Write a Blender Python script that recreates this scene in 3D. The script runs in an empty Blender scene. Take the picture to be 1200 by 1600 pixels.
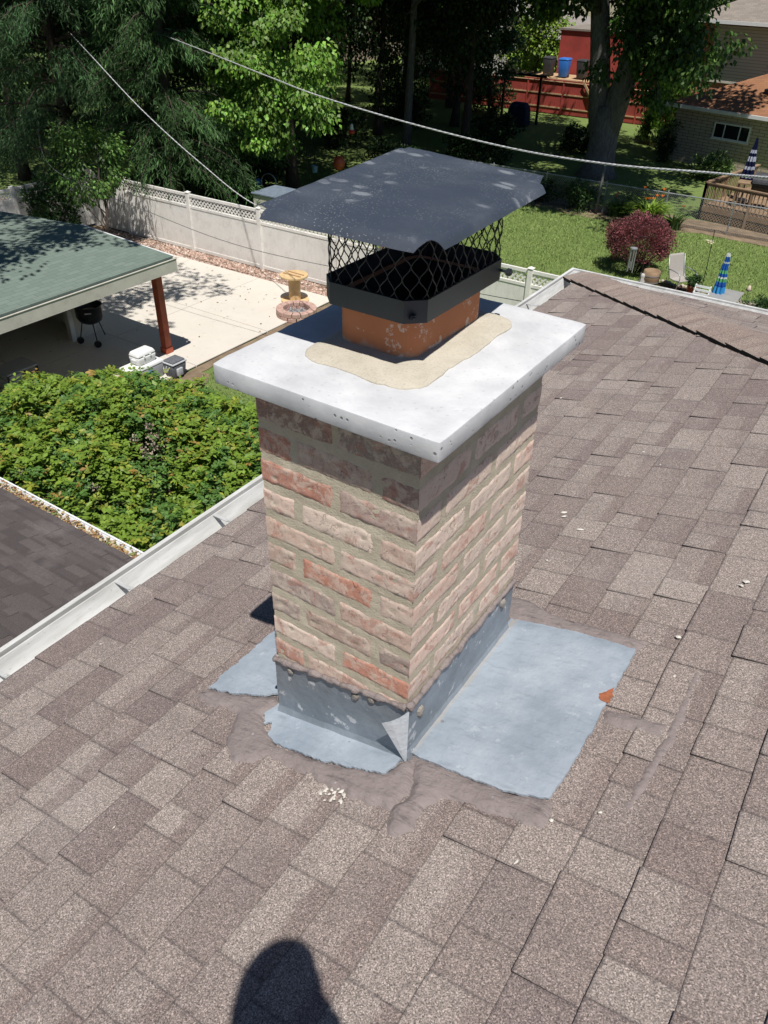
import bpy, bmesh, math, random
import numpy as np
from mathutils import Vector, Matrix, noise
from mathutils.geometry import tessellate_polygon

random.seed(7); rng = np.random.default_rng(7)
PI = math.pi
scene = bpy.context.scene
COL = scene.collection

# ------------------------------------------------------------------ camera
cam_data = bpy.data.cameras.new("camera")
cam_data.sensor_fit = 'VERTICAL'; cam_data.sensor_height = 32.0
cam_data.lens = 32.0 * 1222.4 / 1600.0
cam_data.clip_start = 0.02; cam_data.clip_end = 800
cam = bpy.data.objects.new("camera", cam_data); COL.objects.link(cam)
CAM = Vector((0.83111, -1.35972, 0.69140))
CR = Vector((0.82863572, 0.55943122, 0.01998876)); CD = Vector((0.34041747, -0.47524076, -0.81133357)); CF = Vector((-0.44438585, 0.67910451, -0.58424163))
m3 = Matrix((CR, -CD, -CF)).transposed()
cam.matrix_world = Matrix.Translation(CAM) @ m3.to_4x4()
scene.camera = cam

# ------------------------------------------------------------------ light
SUN = Vector((0.312, -0.322, 1.0)).normalized()
sd = bpy.data.lights.new("sun", 'SUN'); sd.energy = 5.0; sd.angle = math.radians(0.53); sd.color = (1.0, 0.965, 0.91)
sun = bpy.data.objects.new("sun", sd); COL.objects.link(sun)
sun.rotation_euler = SUN.to_track_quat('Z', 'Y').to_euler(); sun.location = (20, -20, 60)
world = bpy.data.worlds.new("World"); scene.world = world; world.use_nodes = True
wn = world.node_tree; bg = wn.nodes["Background"]
sky = wn.nodes.new("ShaderNodeTexSky"); sky.sky_type = 'NISHITA'; sky.sun_disc = False
sky.sun_elevation = math.asin(SUN.z); sky.sun_rotation = math.atan2(SUN.x, SUN.y)
sky.air_density = 1.0; sky.dust_density = 0.0; sky.ozone_density = 6.0
wn.links.new(sky.outputs[0], bg.inputs[0]); bg.inputs[1].default_value = 0.05
scene.view_settings.view_transform = 'Standard'; scene.view_settings.look = 'None'
scene.view_settings.exposure = 0.13; scene.view_settings.gamma = 1.0
scene.cycles.max_bounces = 6; scene.cycles.transparent_max_bounces = 8

G = -7.6                                   # ground level of the garden
PITCH = 0.25; RZ0 = -0.975; RX0 = 0.205    # main roof plane: z = RZ0 + PITCH*(x-RX0)
def roofz(x): return RZ0 + PITCH * (x - RX0)
RN = Vector((-PITCH, 0, 1)).normalized()

# ------------------------------------------------------------------ mesh helpers
class MB:
    """collects verts, faces, and a colour per face; builds ONE mesh object"""
    def __init__(s): s.v = []; s.f = []; s.c = []; s.uv = []
    def face(s, pts, col=(0.5, 0.5, 0.5, 1), uv=None):
        b = len(s.v); s.v += [tuple(p) for p in pts]; s.f.append(tuple(range(b, b + len(pts)))); s.c.append(col)
        s.uv.append(uv if uv else [(0, 0)] * len(pts))
    def add(s, verts, faces, col=(0.5, 0.5, 0.5, 1)):
        b = len(s.v); s.v += [tuple(p) for p in verts]
        for f in faces: s.f.append(tuple(b + i for i in f)); s.c.append(col); s.uv.append([(0, 0)] * len(f))
    def box(s, lo, hi, col=(0.5, 0.5, 0.5, 1), M=None):
        x0, y0, z0 = lo; x1, y1, z1 = hi
        P = [Vector(p) for p in ((x0,y0,z0),(x1,y0,z0),(x1,y1,z0),(x0,y1,z0),(x0,y0,z1),(x1,y0,z1),(x1,y1,z1),(x0,y1,z1))]
        if M is not None: P = [M @ p for p in P]
        s.add(P, [(0,3,2,1),(4,5,6,7),(0,1,5,4),(1,2,6,5),(2,3,7,6),(3,0,4,7)], col)
    def bar(s, a, b, w, h=None, col=(0.5,0.5,0.5,1), up=(0,0,1)):
        a = Vector(a); b = Vector(b); h = h or w; d = (b - a).normalized(); u = Vector(up)
        if abs(d.dot(u)) > 0.95: u = Vector((0, 1, 0)) if abs(d.y) < .9 else Vector((1, 0, 0))
        r = d.cross(u).normalized(); u = r.cross(d)
        P = []
        for q in (a, b):
            for sx, sy in ((-1,-1),(1,-1),(1,1),(-1,1)): P.append(q + r*sx*w/2 + u*sy*h/2)
        s.add(P, [(0,1,2,3),(7,6,5,4),(0,4,5,1),(1,5,6,2),(2,6,7,3),(3,7,4,0)], col)
    def tube(s, pts, rad, n=8, col=(0.5,0.5,0.5,1), cap=True):
        pts = [Vector(p) for p in pts]; rad = rad if hasattr(rad, '__len__') else [rad]*len(pts)
        base = len(s.v); prev = None
        for i, p in enumerate(pts):
            d = (pts[min(i+1, len(pts)-1)] - pts[max(i-1, 0)]).normalized()
            if prev is None:
                u = Vector((0,0,1)) if abs(d.z) < .9 else Vector((1,0,0)); prev = d.cross(u).normalized()
            r = (prev - d*prev.dot(d)).normalized(); prev = r; q = d.cross(r)
            for k in range(n):
                a = 2*PI*k/n; s.v.append(tuple(p + (r*math.cos(a) + q*math.sin(a))*rad[i]))
        for i in range(len(pts)-1):
            for k in range(n):
                a = base+i*n+k; b2 = base+i*n+(k+1) % n
                s.f.append((a, b2, b2+n, a+n)); s.c.append(col); s.uv.append([(0,0)]*4)
        if cap:
            s.f.append(tuple(base+k for k in range(n-1,-1,-1))); s.c.append(col); s.uv.append([(0,0)]*n)
            e = base+(len(pts)-1)*n; s.f.append(tuple(e+k for k in range(n))); s.c.append(col); s.uv.append([(0,0)]*n)
    def lathe(s, prof, c=(0,0,0), n=24, col=(0.5,0.5,0.5,1), M=None):
        base = len(s.v); c = Vector(c)
        for r, z in prof:
            for k in range(n):
                a = 2*PI*k/n; p = Vector((r*math.cos(a), r*math.sin(a), z))
                if M is not None: p = M @ p
                s.v.append(tuple(c + p))
        for i in range(len(prof)-1):
            for k in range(n):
                a = base+i*n+k; b2 = base+i*n+(k+1) % n
                s.f.append((a, b2, b2+n, a+n)); s.c.append(col); s.uv.append([(0,0)]*4)
    def prism(s, poly, z0, z1, col=(0.5,0.5,0.5,1)):
        """poly: list of 2-D points (counter-clockwise)"""
        n = len(poly); V = [(p[0], p[1], z0) for p in poly] + [(p[0], p[1], z1) for p in poly]
        s.add(V, [tuple(range(n-1,-1,-1)), tuple(range(n, 2*n))] + [(i, (i+1) % n, n+(i+1) % n, n+i) for i in range(n)], col)
    def build(s, name, mat, parent=None, smooth=False, bevel=0, loc=None, merge=0):
        me = bpy.data.meshes.new(name); me.from_pydata(s.v, [], s.f); me.update()
        ca = me.color_attributes.new("Col", 'FLOAT_COLOR', 'CORNER')
        uvl = me.uv_layers.new(name="UVMap")
        n = len(me.loops); cols = np.empty((n, 4), np.float32); uvs = np.empty((n, 2), np.float32); i = 0
        for f, c, u in zip(s.f, s.c, s.uv):
            k = len(f); cols[i:i+k] = c; uvs[i:i+k] = u; i += k
        ca.data.foreach_set("color", cols.ravel()); uvl.data.foreach_set("uv", uvs.ravel())
        if merge:
            bm = bmesh.new(); bm.from_mesh(me); bmesh.ops.remove_doubles(bm, verts=bm.verts, dist=merge); bmesh.ops.recalc_face_normals(bm, faces=bm.faces); bm.to_mesh(me); bm.free()
        if smooth: me.polygons.foreach_set("use_smooth", np.ones(len(me.polygons), bool))
        o = bpy.data.objects.new(name, me); COL.objects.link(o)
        if mat: me.materials.append(mat)
        if parent: o.parent = parent; o.matrix_parent_inverse = Matrix.Identity(4)
        if loc: o.location = loc
        if bevel:
            b = o.modifiers.new("bevel", 'BEVEL'); b.width = bevel; b.segments = 2; b.limit_method = 'ANGLE'; b.angle_limit = math.radians(40)
        if smooth == 'auto':
            pass
        return o

def tag(o, label=None, cat=None, group=None, kind=None):
    if label: o["label"] = label
    if cat: o["category"] = cat
    if group: o["group"] = group
    if kind: o["kind"] = kind
    return o
def thing(name, label, cat, loc=(0,0,0), rz=0, group=None):
    o = bpy.data.objects.new(name, None); COL.objects.link(o); o.location = loc; o.rotation_euler = (0, 0, rz)
    o.empty_display_size = 0.2
    return tag(o, label, cat, group)
def copy_tree(o, parent=None):
    c = o.copy(); COL.objects.link(c)
    if parent: c.parent = parent; c.matrix_parent_inverse = o.matrix_parent_inverse.copy()
    for ch in list(o.children): copy_tree(ch, c)
    return c
def fbm(x, y, z=0.0, o=3): return noise.fractal(Vector((x, y, z)), 1.0, 2.0, o)

# ------------------------------------------------------------------ material helpers
class NT:
    def __init__(s, name):
        s.m = bpy.data.materials.new(name); s.m.use_nodes = True; s.t = s.m.node_tree; s.n = s.t.nodes
        s.b = s.n["Principled BSDF"]
    def node(s, typ, **kw):
        n = s.n.new(typ)
        for k, v in kw.items(): setattr(n, k, v)
        return n
    def link(s, a, b): s.t.links.new(a, b)
    def val(s, sock, v):
        if hasattr(v, 'is_output') or isinstance(v, bpy.types.NodeSocket): s.link(v, sock)
        else: sock.default_value = v
    def coord(s, kind='Object', scale=(1,1,1), rot=(0,0,0)):
        tc = s.node("ShaderNodeTexCoord"); mp = s.node("ShaderNodeMapping")
        s.link(tc.outputs[kind], mp.inputs[0]); mp.inputs['Scale'].default_value = scale; mp.inputs['Rotation'].default_value = rot
        return mp.outputs[0]
    def noise(s, vec, scale, detail=4, rough=0.55, dist=0.0):
        n = s.node("ShaderNodeTexNoise"); s.link(vec, n.inputs['Vector']); n.inputs['Scale'].default_value = scale
        n.inputs['Detail'].default_value = detail; n.inputs['Roughness'].default_value = rough; n.inputs['Distortion'].default_value = dist
        return n.outputs['Fac']
    def voro(s, vec, scale, feature='F1', out='Color', rand=1.0):
        n = s.node("ShaderNodeTexVoronoi", feature=feature); s.link(vec, n.inputs['Vector']); n.inputs['Scale'].default_value = scale
        n.inputs['Randomness'].default_value = rand
        return n.outputs[out]
    def ramp(s, fac, stops, interp='LINEAR'):
        n = s.node("ShaderNodeValToRGB"); n.color_ramp.interpolation = interp; el = n.color_ramp.elements
        while len(el) < len(stops): el.new(0.5)
        for e, (p, c) in zip(el, stops):
            e.position = p; e.color = (c, c, c, 1) if not hasattr(c, '__len__') else (*c[:3], 1)
        s.link(fac, n.inputs[0]); return n.outputs[0]
    def mix(s, fac, a, b, mode='MIX'):
        n = s.node("ShaderNodeMix", data_type='RGBA', blend_type=mode)
        s.val(n.inputs[0], fac)
        for sock, v in ((n.inputs[6], a), (n.inputs[7], b)):
            if hasattr(v, '__len__') and not isinstance(v, bpy.types.NodeSocket): v = (*v[:3], 1)
            s.val(sock, v)
        return n.outputs[2]
    def math(s, op, a, b=0.0):
        n = s.node("ShaderNodeMath", operation=op); s.val(n.inputs[0], a); s.val(n.inputs[1], b); return n.outputs[0]
    def attr(s, name="Col"):
        n = s.node("ShaderNodeVertexColor", layer_name=name); sp = s.node("ShaderNodeSeparateColor"); s.link(n.outputs[0], sp.inputs[0])
        return n.outputs[0], sp.outputs[0], sp.outputs[1], sp.outputs[2]
    def bump(s, h, strength=0.3, dist=0.01, prev=None):
        n = s.node("ShaderNodeBump"); s.link(h, n.inputs['Height']); n.inputs['Strength'].default_value = strength; n.inputs['Distance'].default_value = dist
        if prev is not None: s.link(prev, n.inputs['Normal'])
        return n.outputs[0]
    def done(s, col=None, rough=0.8, normal=None, metal=0.0, spec=None):
        if col is not None: s.val(s.b.inputs['Base Color'], (*col[:3], 1) if hasattr(col, '__len__') and not isinstance(col, bpy.types.NodeSocket) else col)
        s.val(s.b.inputs['Roughness'], rough); s.b.inputs['Metallic'].default_value = metal
        if spec is not None: s.b.inputs['Specular IOR Level'].default_value = spec
        if normal is not None: s.link(normal, s.b.inputs['Normal'])
        return s.m

def simple(name, col, rough=0.7, var=0.18, scale=8.0, bump=0.15, bdist=0.004, metal=0.0, spec=None, dirt=None, dirt_amt=0.5):
    """plain paint / plastic / metal / wood with a mottled tone, slight dirt and bump"""
    t = NT(name); v = t.coord()
    n1 = t.noise(v, scale, 5); n2 = t.noise(v, scale*9, 3)
    c = t.mix(t.ramp(n1, [(0.3, 0.0), (0.7, 1.0)]), tuple(x*(1-var) for x in col), tuple(min(1, x*(1+var)) for x in col))
    if dirt is not None:
        c = t.mix(t.math('MULTIPLY', t.ramp(t.noise(v, scale*2.3, 6, 0.7), [(0.5, 0.0), (0.72, 1.0)]), dirt_amt), c, dirt)
    r = t.math('ADD', t.math('MULTIPLY', n1, 0.2), rough-0.1)
    return t.done(c, r, t.bump(n2, bump, bdist), metal, spec)

# parenting helper: parts are built in world coordinates, so a part keeps its place under its thing's Empty
def wm(o):
    m = Matrix.LocRotScale(o.location, o.rotation_euler, o.scale)
    return wm(o.parent) @ o.matrix_parent_inverse @ m if o.parent else m
def adopt(o, p):
    o.parent = p; o.matrix_parent_inverse = wm(p).inverted(); return o
_b0 = MB.build
def _build(s, name, mat, parent=None, **k):
    o = _b0(s, name, mat, None, **k)
    if parent: adopt(o, parent)
    return o
MB.build = _build

# ------------------------------------------------------------------ materials of the roof and chimney
def mat_shingle(name, light, dark, lo=0.0):
    t = NT(name); v = t.coord()
    col, tone, band, rnd = t.attr()
    uv = t.node("ShaderNodeUVMap", uv_map="UVMap"); sp = t.node("ShaderNodeSeparateXYZ"); t.link(uv.outputs[0], sp.inputs[0])
    frac = sp.outputs[1]
    wob = t.noise(v, 26, 3)
    edge = t.math('ADD', frac, t.math('MULTIPLY', t.math('SUBTRACT', wob, 0.5), 0.22))
    b = t.ramp(edge, [(0.54, 0.0), (0.66, 1.0)])
    dk = t.math('MAXIMUM', tone, t.math('MULTIPLY', b, band))
    base = t.mix(dk, light, dark)
    base = t.mix(t.math('MULTIPLY', rnd, 0.5), base, tuple(x*0.80 for x in dark[:2]) + (dark[2]*0.84,))
    # mineral granules: light, brown and black grains
    g1 = t.voro(v, 430, out='Color'); s1 = t.node("ShaderNodeSeparateColor"); t.link(g1, s1.inputs[0])
    g2 = t.noise(v, 290, 3, 0.75)
    grain = t.ramp(s1.outputs[0], [(0.0, 0.55), (0.3, 0.80), (0.62, 1.02), (0.85, 1.30), (1.0, 1.85)])
    c = t.mix(1.0, base, grain, 'MULTIPLY')
    c = t.mix(t.ramp(g2, [(0.36, 0.75), (0.52, 0.0)]), c, (0.035, 0.028, 0.028))
    # weathering: broad pale scuffs and darker drifts
    w = t.noise(v, 1.7, 5, 0.6)
    c = t.mix(t.math('MULTIPLY', t.ramp(w, [(0.55, 0.0), (0.75, 1.0)]), 0.22), c, (0.42, 0.38, 0.36))
    c = t.mix(t.math('MULTIPLY', t.ramp(t.noise(v, 5.5, 5, 0.65), [(0.52, 0.0), (0.72, 1.0)]), 0.30), c, (0.10, 0.08, 0.085))
    # edge shade painted in as a dark rim along every butt edge and cut
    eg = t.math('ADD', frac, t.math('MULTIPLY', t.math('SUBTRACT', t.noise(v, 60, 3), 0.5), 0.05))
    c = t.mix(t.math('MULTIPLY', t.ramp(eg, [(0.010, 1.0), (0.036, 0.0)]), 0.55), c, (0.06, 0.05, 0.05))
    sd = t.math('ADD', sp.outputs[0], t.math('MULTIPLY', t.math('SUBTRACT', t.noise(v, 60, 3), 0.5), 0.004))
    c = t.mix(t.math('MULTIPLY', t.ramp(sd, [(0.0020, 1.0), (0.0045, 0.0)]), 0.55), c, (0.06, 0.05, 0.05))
    asph = t.math('GREATER_THAN', frac, 1.5)
    c = t.mix(asph, c, (0.014, 0.013, 0.014))
    h = t.math('ADD', s1.outputs[1], t.math('MULTIPLY', g2, 1.2))
    return t.done(c, 0.92, t.bump(h, 0.55, 0.0022), spec=0.25)
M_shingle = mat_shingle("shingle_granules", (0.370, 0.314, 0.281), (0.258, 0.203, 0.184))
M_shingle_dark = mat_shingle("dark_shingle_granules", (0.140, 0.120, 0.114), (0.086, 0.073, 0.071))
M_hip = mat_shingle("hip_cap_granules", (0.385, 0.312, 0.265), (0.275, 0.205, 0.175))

def mat_brick():
    t = NT("tumbled_brick"); v = t.coord(); col, r, g, b = t.attr()
    n1 = t.noise(v, 26, 6, 0.75, 0.4); n2 = t.noise(v, 85, 5, 0.75); n3 = t.noise(v, 19, 5, 0.7, 0.6)
    c = t.mix(t.math('MULTIPLY', t.ramp(n1, [(0.47, 0.0), (0.57, 1.0)]), 0.60), col, (0.74, 0.62, 0.51))       # lime bloom
    c = t.mix(t.math('MULTIPLY', t.ramp(n3, [(0.55, 0.0), (0.61, 1.0)]), 0.55), c, (0.46, 0.19, 0.135))        # raw red scars
    c = t.mix(t.math('MULTIPLY', t.ramp(n2, [(0.34, 1.0), (0.42, 0.0)]), 0.65), c, (0.17, 0.12, 0.11))
    c = t.mix(t.math('MULTIPLY', t.ramp(t.noise(v, 260, 2), [(0.4, 0.0), (0.7, 1.0)]), 0.25), c, (0.62, 0.53, 0.47))
    cr = t.node("ShaderNodeTexNoise"); t.link(v, cr.inputs['Vector']); cr.inputs['Scale'].default_value = 30; cr.inputs['Detail'].default_value = 2; cr.inputs['Distortion'].default_value = 1.2
    crl = t.math('MULTIPLY', t.ramp(t.math('ABSOLUTE', t.math('SUBTRACT', cr.outputs['Fac'], 0.5)), [(0.0, 1.0), (0.014, 0.0)]), t.ramp(t.noise(v, 17, 2), [(0.50, 0.0), (0.58, 1.0)]))
    c = t.mix(t.math('MULTIPLY', crl, 0.5), c, (0.13, 0.085, 0.075))
    h = t.math('SUBTRACT', t.math('ADD', t.math('MULTIPLY', n2, 0.8), n1), t.math('MULTIPLY', crl, 1.2))
    return t.done(c, 0.93, t.bump(h, 0.45, 0.003), spec=0.2)
M_brick = mat_brick()
def mat_mortar(name, c1, c2):
    t = NT(name); v = t.coord()
    n = t.noise(v, 14, 5, 0.6); f = t.noise(v, 190, 3, 0.7)
    c = t.mix(t.ramp(n, [(0.35, 0.0), (0.65, 1.0)]), c1, c2)
    c = t.mix(t.math('MULTIPLY', t.ramp(f, [(0.3, 1.0), (0.5, 0.0)]), 0.35), c, tuple(x*0.55 for x in c1))
    return t.done(c, 0.95, t.bump(t.math('ADD', f, n), 0.5, 0.004), spec=0.15)
M_mortar = mat_mortar("sand_mortar", (0.50, 0.44, 0.335), (0.61, 0.54, 0.42))
M_patch = mat_mortar("mortar_patch", (0.455, 0.415, 0.335), (0.525, 0.48, 0.395))
def mat_concrete():
    t = NT("white_concrete"); v = t.coord()
    n = t.noise(v, 7, 6, 0.65); f = t.noise(v, 55, 4, 0.6)
    c = t.mix(t.ramp(n, [(0.35, 0.0), (0.65, 1.0)]), (0.47, 0.475, 0.49), (0.63, 0.632, 0.64))
    c = t.mix(t.math('MULTIPLY', t.ramp(f, [(0.52, 0.0), (0.75, 1.0)]), 0.35), c, (0.42, 0.43, 0.45))
    d = t.voro(v, 60, out='Distance'); sel = t.noise(v, 23, 2)
    pit = t.math('MULTIPLY', t.ramp(d, [(0.14, 1.0), (0.22, 0.0)]), t.ramp(sel, [(0.46, 0.0), (0.50, 1.0)]))
    tc = t.node("ShaderNodeNewGeometry"); sp = t.node("ShaderNodeSeparateXYZ"); t.link(tc.outputs['Normal'], sp.inputs[0])
    side = t.math('SUBTRACT', 1.0, t.math('MULTIPLY', t.math('ABSOLUTE', sp.outputs[2]), 0.85))   # cast faces are pitted, the trowelled top hardly
    pit = t.math('MULTIPLY', pit, side)
    c = t.mix(t.math('MULTIPLY', pit, 0.8), c, (0.15, 0.145, 0.145))
    h = t.math('SUBTRACT', t.math('MULTIPLY', f, 0.4), t.math('MULTIPLY', pit, 2.0))
    return t.done(c, 0.9, t.bump(h, 0.5, 0.003), spec=0.25)
M_conc = mat_concrete()
def mat_flue():
    t = NT("terracotta"); v = t.coord()
    n = t.noise(v, 10, 5, 0.6); f = t.noise(v, 160, 3)
    c = t.mix(n, (0.36, 0.125, 0.058), (0.50, 0.20, 0.095))
    sp = t.node("ShaderNodeSeparateXYZ"); t.link(v, sp.inputs[0])
    low = t.ramp(t.math('ADD', sp.outputs[2], t.math('MULTIPLY', t.noise(v, 30, 4), 0.05)), [(0.030, 1.0), (0.048, 0.0)])
    c = t.mix(t.math('MULTIPLY', low, 0.75), c, (0.42, 0.38, 0.33))
    c = t.mix(t.ramp(t.noise(v, 24, 6, 0.72), [(0.585, 0.0), (0.62, 0.75)]), c, (0.60, 0.50, 0.43))
    return t.done(c, 0.8, t.bump(f, 0.25, 0.002), spec=0.3)
M_flue = mat_flue()
def mat_capmetal():
    t = NT("black_powder_coat"); v = t.coord()
    n = t.noise(v, 9, 5, 0.6)
    c = t.mix(n, (0.032, 0.041, 0.059), (0.050, 0.061, 0.083))
    spots = t.voro(v, 150, out='Distance'); gate = t.noise(v, 6, 3)
    dust = t.math('MULTIPLY', t.ramp(spots, [(0.16, 1.0), (0.26, 0.0)]), t.ramp(gate, [(0.40, 0.0), (0.62, 0.8)]))
    c = t.mix(t.math('MULTIPLY', dust, 0.7), c, (0.30, 0.32, 0.32))
    v2 = t.coord(scale=(13, 27, 1), rot=(0, 0, -0.55)); bd = t.voro(v2, 1.0, out='Distance')
    bl = t.math('MULTIPLY', t.ramp(t.math('ADD', bd, t.math('MULTIPLY', t.noise(v, 60, 3), 0.12)), [(0.30, 1.0), (0.42, 0.0)]), t.ramp(t.noise(v, 5.0, 2), [(0.47, 0.0), (0.55, 1.0)]))
    c = t.mix(t.math('MULTIPLY', bl, 0.5), c, (0.30, 0.32, 0.34))
    c = t.mix(t.math('MULTIPLY', t.ramp(t.noise(v, 5, 5, 0.7), [(0.45, 0.0), (0.75, 1.0)]), 0.25), c, (0.16, 0.17, 0.19))
    r = t.math('ADD', 0.42, t.math('MULTIPLY', n, 0.22))
    return t.done(c, r, t.bump(t.noise(v, 300, 2), 0.12, 0.001), spec=0.5)
M_cap = mat_capmetal()
M_capdark = simple("black_band_paint", (0.018, 0.022, 0.030), 0.5, 0.3, 12, 0.1, 0.001, spec=0.5)
M_meshwire = simple("black_mesh_wire", (0.012, 0.013, 0.015), 0.55, 0.2, 30, 0.1, 0.001)
def mat_pan(name, c1, c2, peel, metal=0.0, rough=0.55):
    t = NT(name); v = t.coord()
    n = t.noise(v, 6, 6, 0.62); f = t.noise(v, 40, 4, 0.65)
    c = t.mix(t.ramp(n, [(0.35, 0.0), (0.65, 1.0)]), c1, c2)
    st = t.coord(scale=(14, 60, 20), rot=(0, 0, 0.5)); s = t.noise(st, 1.0, 4, 0.7)
    c = t.mix(t.math('MULTIPLY', t.ramp(s, [(0.55, 0.0), (0.75, 1.0)]), 0.42), c, tuple(x*0.62 for x in c1))
    c = t.mix(t.math('MULTIPLY', t.ramp(t.noise(v, 17, 6, 0.72), [(0.60, 0.0), (0.63, 1.0)]), peel), c, (0.70, 0.71, 0.72))
    c = t.mix(t.ramp(t.noise(v, 31, 3, 0.6), [(0.24, 0.8), (0.28, 0.0)]), c, (0.16, 0.15, 0.16))
    # silt washed down along the foot of the chimney
    spx = t.node("ShaderNodeSeparateXYZ"); t.link(v, spx.inputs[0]); edge = t.math('ADD', spx.outputs[0], t.math('MULTIPLY', t.noise(v, 16, 4), 0.03))
    silt = t.ramp(edge, [(0.2195, 0.0), (0.2225, 1.0), (0.228, 0.9), (0.247, 0.0)])
    c = t.mix(t.math('MULTIPLY', silt, 0.75 if peel < .2 else 0.0), c, (0.36, 0.315, 0.265))
    return t.done(c, rough, t.bump(t.math('ADD', n, t.math('MULTIPLY', f, 0.2)), 0.55, 0.016), metal, spec=0.4)
M_pan = mat_pan("blue_grey_painted_metal", (0.235, 0.277, 0.325), (0.345, 0.388, 0.435), 0.16)
M_counter = mat_pan("aged_flashing_metal", (0.21, 0.24, 0.27), (0.30, 0.34, 0.385), 0.75, 0.3, 0.45)
M_bright = mat_pan("bare_bent_flashing", (0.50, 0.55, 0.60), (0.68, 0.72, 0.75), 0.6, 0.15, 0.38)
def mat_tar():
    t = NT("grey_roof_cement"); v = t.coord()
    st = t.coord(scale=(9, 34, 20), rot=(0, 0, 0.2)); s = t.noise(st, 1.0, 6, 0.7); n = t.noise(v, 11, 6, 0.7)
    c = t.mix(n, (0.19, 0.157, 0.150), (0.285, 0.24, 0.228))
    c = t.mix(t.math('MULTIPLY', t.ramp(s, [(0.32, 1.0), (0.43, 0.0)]), 0.65), c, (0.085, 0.07, 0.07))
    cr = t.node("ShaderNodeTexNoise"); t.link(v, cr.inputs['Vector']); cr.inputs['Scale'].default_value = 30; cr.inputs['Detail'].default_value = 2; cr.inputs['Distortion'].default_value = 1.2
    crl = t.math('MULTIPLY', t.ramp(t.math('ABSOLUTE', t.math('SUBTRACT', cr.outputs['Fac'], 0.5)), [(0.0, 1.0), (0.014, 0.0)]), t.ramp(t.noise(v, 17, 2), [(0.50, 0.0), (0.58, 1.0)]))
    c = t.mix(t.ramp(t.noise(v, 45, 3), [(0.70, 0.0), (0.74, 0.7)]), c, (0.45, 0.44, 0.45))
    return t.done(c, 0.7, t.bump(t.math('ADD', s, n), 0.95, 0.012), spec=0.35)
M_tar = mat_tar()
M_rust = simple("rust", (0.30, 0.10, 0.045), 0.9, 0.35, 40)
M_caulk = simple("pale_caulk", (0.60, 0.56, 0.50), 0.8, 0.15, 40)
def mat_gutter():
    t = NT("white_gutter_paint"); v = t.coord()
    st = t.coord(scale=(8, 1.2, 8)); n = t.noise(st, 2.0, 6, 0.65)
    c = t.mix(t.ramp(n, [(0.35, 0.0), (0.68, 1.0)]), (0.66, 0.66, 0.65), (0.42, 0.415, 0.39))
    c = t.mix(t.ramp(t.noise(v, 60, 4, 0.7), [(0.62, 0.0), (0.72, 0.5)]), c, (0.22, 0.20, 0.17))
    return t.done(c, 0.5, t.bump(n, 0.1, 0.002), spec=0.4)
M_gutter = mat_gutter()
M_bracket = simple("dull_aluminium", (0.46, 0.46, 0.45), 0.5, 0.15, 30, 0.1, 0.001, spec=0.4)
M_white = simple("white_aluminium", (0.78, 0.79, 0.80), 0.4, 0.06, 6, 0.05, 0.001, spec=0.5)

def mat_wallbrick(name, c1, c2, mort, sx=4.6, sy=13.0, plane='XZ'):
    """brick or block wall, laid by height and by run along the wall"""
    t = NT(name); tc = t.node("ShaderNodeTexCoord"); ge = t.node("ShaderNodeNewGeometry")
    sp = t.node("ShaderNodeSeparateXYZ"); t.link(tc.outputs['Object'], sp.inputs[0])
    run = t.math('ADD', sp.outputs[0], sp.outputs[1]); cb = t.node("ShaderNodeCombineXYZ")
    t.link(run, cb.inputs[0]); t.link(sp.outputs[2], cb.inputs[1])
    b = t.node("ShaderNodeTexBrick"); t.link(cb.outputs[0], b.inputs['Vector'])
    b.inputs['Color1'].default_value = (*c1, 1); b.inputs['Color2'].default_value = (*c2, 1); b.inputs['Mortar'].default_value = (*mort, 1)
    b.inputs['Scale'].default_value = 1.0; b.inputs['Brick Width'].default_value = 1/sx; b.inputs['Row Height'].default_value = 1/sy
    b.inputs['Mortar Size'].default_value = 0.012; b.inputs['Bias'].default_value = 0.0
    n = t.noise(t.coord(), 3, 5); c = t.mix(t.math('MULTIPLY', n, 0.35), b.outputs[0], tuple(x*0.6 for x in c1))
    return t.done(c, 0.9, t.bump(t.math('SUBTRACT', 1.0, b.outputs['Fac']), 0.5, 0.01))
M_housebrick = mat_wallbrick("pale_house_brick", (0.42, 0.30, 0.25), (0.33, 0.22, 0.18), (0.40, 0.37, 0.31))

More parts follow.
